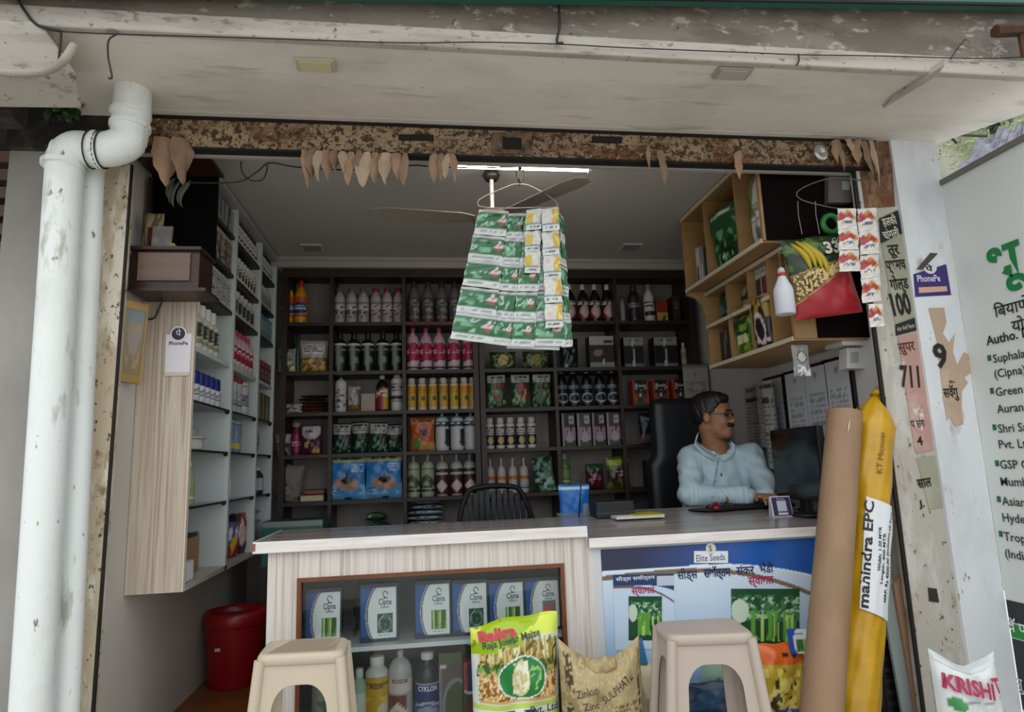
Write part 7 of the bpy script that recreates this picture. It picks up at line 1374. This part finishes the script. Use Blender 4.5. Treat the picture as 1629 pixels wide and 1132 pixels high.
# collar
for pts_ in (((1113, 688), (1109, 702), (1122, 716), (1141, 724)), ((1163, 702), (1164, 712), (1156, 722), (1144, 727))):
    P_ = [front(*p_) for p_ in pts_]; q = MB(); n_ = len(P_); dn = Vector((0, -.012, 0))
    vs = []
    for i, p_ in enumerate(P_): vs += [p_+Vector((0, .004, .004)), p_+Vector(((-.020 if pts_[0][0] < 1130 else .016), -.010, -.016-.012*i/n_))]
    q.add(vs, [(2*i, 2*i+1, 2*i+3, 2*i+2) for i in range(n_-1)]); o = part(q, 'collar', m_shirt, man, smooth=True); md = o.modifiers.new('t', 'SOLIDIFY'); md.thickness = .004
q = MB(); q.tube([front(*p_) for p_ in ((1143, 728), (1140, 745), (1137, 765), (1134, 790))], .0035, 6); part(q, 'placket', mott('shirt_placket', [(.3, '#86a0ab'), (.7, '#92acb6')], (9, 9, 9), rough=.8), man, smooth=True)
for py in (742, 762, 782):
    q = MB(); p_ = front(1141-(py-742)*.12, py); q.lathe([(.004, -.002), (.004, .002)], 10); o = part(MB(), 'x', m_shirt, man) if False else q.build('button', mat('#d3dade', .4), man); o.location = p_-Vector((0, .003, 0))-man.location; o.rotation_euler = (math.pi/2, 0, 0)
q = MB(); p_ = front(1147, 755); q.add([p_+Vector((0, -.002, .012)), p_+Vector((.006, -.002, 0)), p_+Vector((0, -.002, -.010)), p_+Vector((-.003, -.002, 0))], [(0, 1, 2, 3)]); part(q, 'emblem', mat('#1c2a3a', .6), man)
d_ = (KR-WR)/np.linalg.norm(KR-WR); q = MB(); q.tube([Vector(WR-d_*.02), Vector(WR+d_*.008)], .052, 18); part(q, 'cuff', m_shirt, man, smooth=True)
# trousers
tr = [sd_ell(PV, (.175, .135, .10))]
for k, kn in enumerate(KN):
    hip = PV+np.array([(-.09, .09)[k], 0, 0]); ft = np.array([kn[0], 3.04, .10]); tr += [sd_caps(hip, kn, .088, .072), sd_caps(kn, ft, .07, .058)]
V_, F_ = nets(lambda P: smin([g(P) for g in tr], .03), (PV[0]-.3, 2.84, .02), (PV[0]+.32, 3.52, .68), .02); q = MB(); q.add(V_, F_); part(q, 'trousers', mat('#23242a', .8), man, smooth=True)
# hair, moustache, brows, eyes, glasses
cr_ = [hell((-.016, 0, .030), (.111, .088, .100)), hell((.028, .008, .086), (.062, .060, .036))]
cr = lambda P: smin([g(P) for g in cr_], .02)
def f_hair(P):
    q_ = (P-HO)@HR; f, l_, u = q_[..., 0], q_[..., 1], q_[..., 2]
    cut = np.maximum((1.0*f-.004-u-.010*np.sin(l_*90))/1.42, (-.062-u+.0*f)); d = np.maximum(cr(P), cut); d = np.maximum(d, f-.092+.25*np.maximum(0, u-.06)); return d+.0035*np.sin(f*210+u*90+3*np.sin(l_*60))*np.sin(l_*170+u*40)
V_, F_ = nets(f_hair, HO-.16, HO+.16, .0065); q = MB(); q.add(V_, F_); part(q, 'hair', mott('black_hair', [(.3, '#0c0a0a'), (.7, '#171313')], (60, 60, 20), rough=.5), man, smooth=True)
V_, F_ = nets(lambda P: smin([hell((.101, .016, -.050), (.011, .022, .0085))(P), hell((.101, -.016, -.050), (.011, .022, .0085))(P)], .008), HO+.09*hf-.06-.03*0*hu, HO+.09*hf+.05, .004) if False else nets(lambda P: smin([hell((.093, .018, -.049), (.014, .026, .0115))(P), hell((.093, -.018, -.049), (.014, .026, .0115))(P)], .008), hp(.1, 0, -.05)-.05, hp(.1, 0, -.05)+.05, .0035)
q = MB(); q.add(V_, F_); part(q, 'moustache', mat('#120e0d', .7), man, smooth=True)
for sg in (1, -1):
    q = MB(); q.tube([Vector(hp(.090, sg*.014, .024)), Vector(hp(.092, sg*.030, .029)), Vector(hp(.080, sg*.050, .022))], [.003, .0045, .002], 6); part(q, 'eyebrow', mat('#16100e', .8), man, smooth=True)
    q = MB(); c_ = hp(.083, sg*.031, .003); V_, F_ = nets(sd_ell(c_, (.012, .012, .009)), c_-.018, c_+.018, .003); q.add(V_, F_); part(q, 'eye', mat('#2a201c', .2), man, smooth=True)
gl = thing('glasses', 'thin dark rimmed glasses worn by the seated person', 'glasses', Vector(hp(.1, 0, 0)))
for sg in (1, -1):
    q = MB(); q.tube([Vector(hp(.106-.010*abs(math.cos(a)*.02+sg*.032)/.05, sg*.031+.021*math.cos(a), .001+.016*math.sin(a))) for a in np.linspace(0, 6.283, 21)[:-1]], .0016, 5, closed=True); part(q, 'rim', mat('#1a1212', .3), gl)
    q = MB(); q.tube([Vector(hp(.098, sg*.052, .006)), Vector(hp(.05, sg*.080, .006)), Vector(hp(-.012, sg*.088, .004))], .0017, 5); part(q, 'temple', mat('#2a1616', .3), gl)
q = MB(); q.tube([Vector(hp(.104, .010, .004)), Vector(hp(.108, 0, .008)), Vector(hp(.104, -.010, .004))], .0016, 5); part(q, 'bridge', mat('#1a1212', .3), gl)
# ================================================================== small things on the shrine shelf
zsh = sz1
pouch('cloth_bundle', 'brown hanging garland bundle on the dark shrine shelf', 'garland', .075, .15, .04, [('bg', '#5a4a34'), ('stk', 0, 1, 0, 1, 9, 2, .5, '#8a7a58'), ('rect', .35, .6, .1, .6, '#4a1c18')], (PY(243, 370, 2.5).x, 2.50, zsh+.001), seed=400, rough=.9)
carton('slate_board', 'small grey board leaning on the dark shrine shelf', 'board', .07, .09, .012, [('bg', '#6a6664'), ('spk', 0, 1, 0, 1, 5, .6, '#7d7876')], '#5a5654', (PY(258, 380, 2.47).x, 2.462, zsh+.001), 0, tilt=-.1)
carton('match_box', 'tiny yellow box on the dark shrine shelf', 'box', .016, .02, .02, [('bg', '#a8963a'), ('rect', .3, .7, .3, .7, '#5a3a1c')], '#a8963a', (PY(274, 384, 2.46).x, 2.463, zsh+.001))
lv = thing('leaf_spray', 'grey drooping leaf spray hanging above the dark shrine shelf', 'leaves', PY(285, 300, 2.50))
for i, (x, y0, y1) in enumerate(((278, 278, 325), (284, 282, 330), (291, 290, 328), (297, 288, 332), (272, 284, 318))):
    q = MB(); p_ = PY(x+6, y0, 2.5); leaf_mesh(q, p_, (p_-PY(x, y1, 2.5)).z, .016, .4*i-.8, -.25); part(q, 'leaf', mat('#5a6058', .5), lv, smooth=True)
q = MB(); q.tube([PY(292, 276, 2.5), PY(286, 292, 2.5), PY(280, 300, 2.5)], .0016, 5); part(q, 'stalk', m_wire, lv)

# printing belongs to the surface it is printed on: thing > part > sub-part
_home = {'lettering': ('paper_label', 'label', 'front_print', 'sheet', 'card', 'face_plate', 'pouch', 'logo_plate'), 'handwriting': ('wrapping',), 'emblem': ('front_print', 'shirt'), 'okra_photo': ('sheet',), 'logo_plate': ('sheet',), 'logo_disc': ('sheet',),
         'bean_print': ('pouch',), 'pod_print': ('pouch',), 'seal': ('pouch',), 'bullet': ('sheet',), 'dark_band': ('sheet',), 'green_band': ('sheet',), 'dark_base': ('sheet',), 'name_strip': ('sheet', 'face_plate'), 'blank_panel': ('face_plate',), 'round_badge': ('sheet',), 'torn_flap': ('sheet',),
         'collar': ('shirt',), 'placket': ('shirt',), 'button': ('shirt',), 'cuff': ('shirt',), 'knot': ('pouch',), 'shelf_edge': ('glass_shelf',), 'latch': ('lock_plate',), 'key': ('base',), 'wheel': ('shell',), 'logo_rim': ('card',), 'footer': ('card',), 'screen': ('back_shell',), 'rear_bulge': ('back_shell',), 'rib': ('seat', 'body'), 'chipped_corner': ('edge_band',), 'tape_scrap': ('tube',), 'torn_edge': ('tube',)}
for o in list(bpy.data.objects):
    if o.parent is None or o.parent.parent is not None or o.parent.type != 'EMPTY' and not o.parent.get('kind'): continue
    base = o.name.split('.')[0]
    for h in _home.get(base, ()):
        c = [s_ for s_ in o.parent.children if s_.name.split('.')[0] == h and s_ != o and s_.location.length < 1e-6 and Vector(s_.rotation_euler).length < 1e-6]
        if c:
            o.parent = c[0]; break
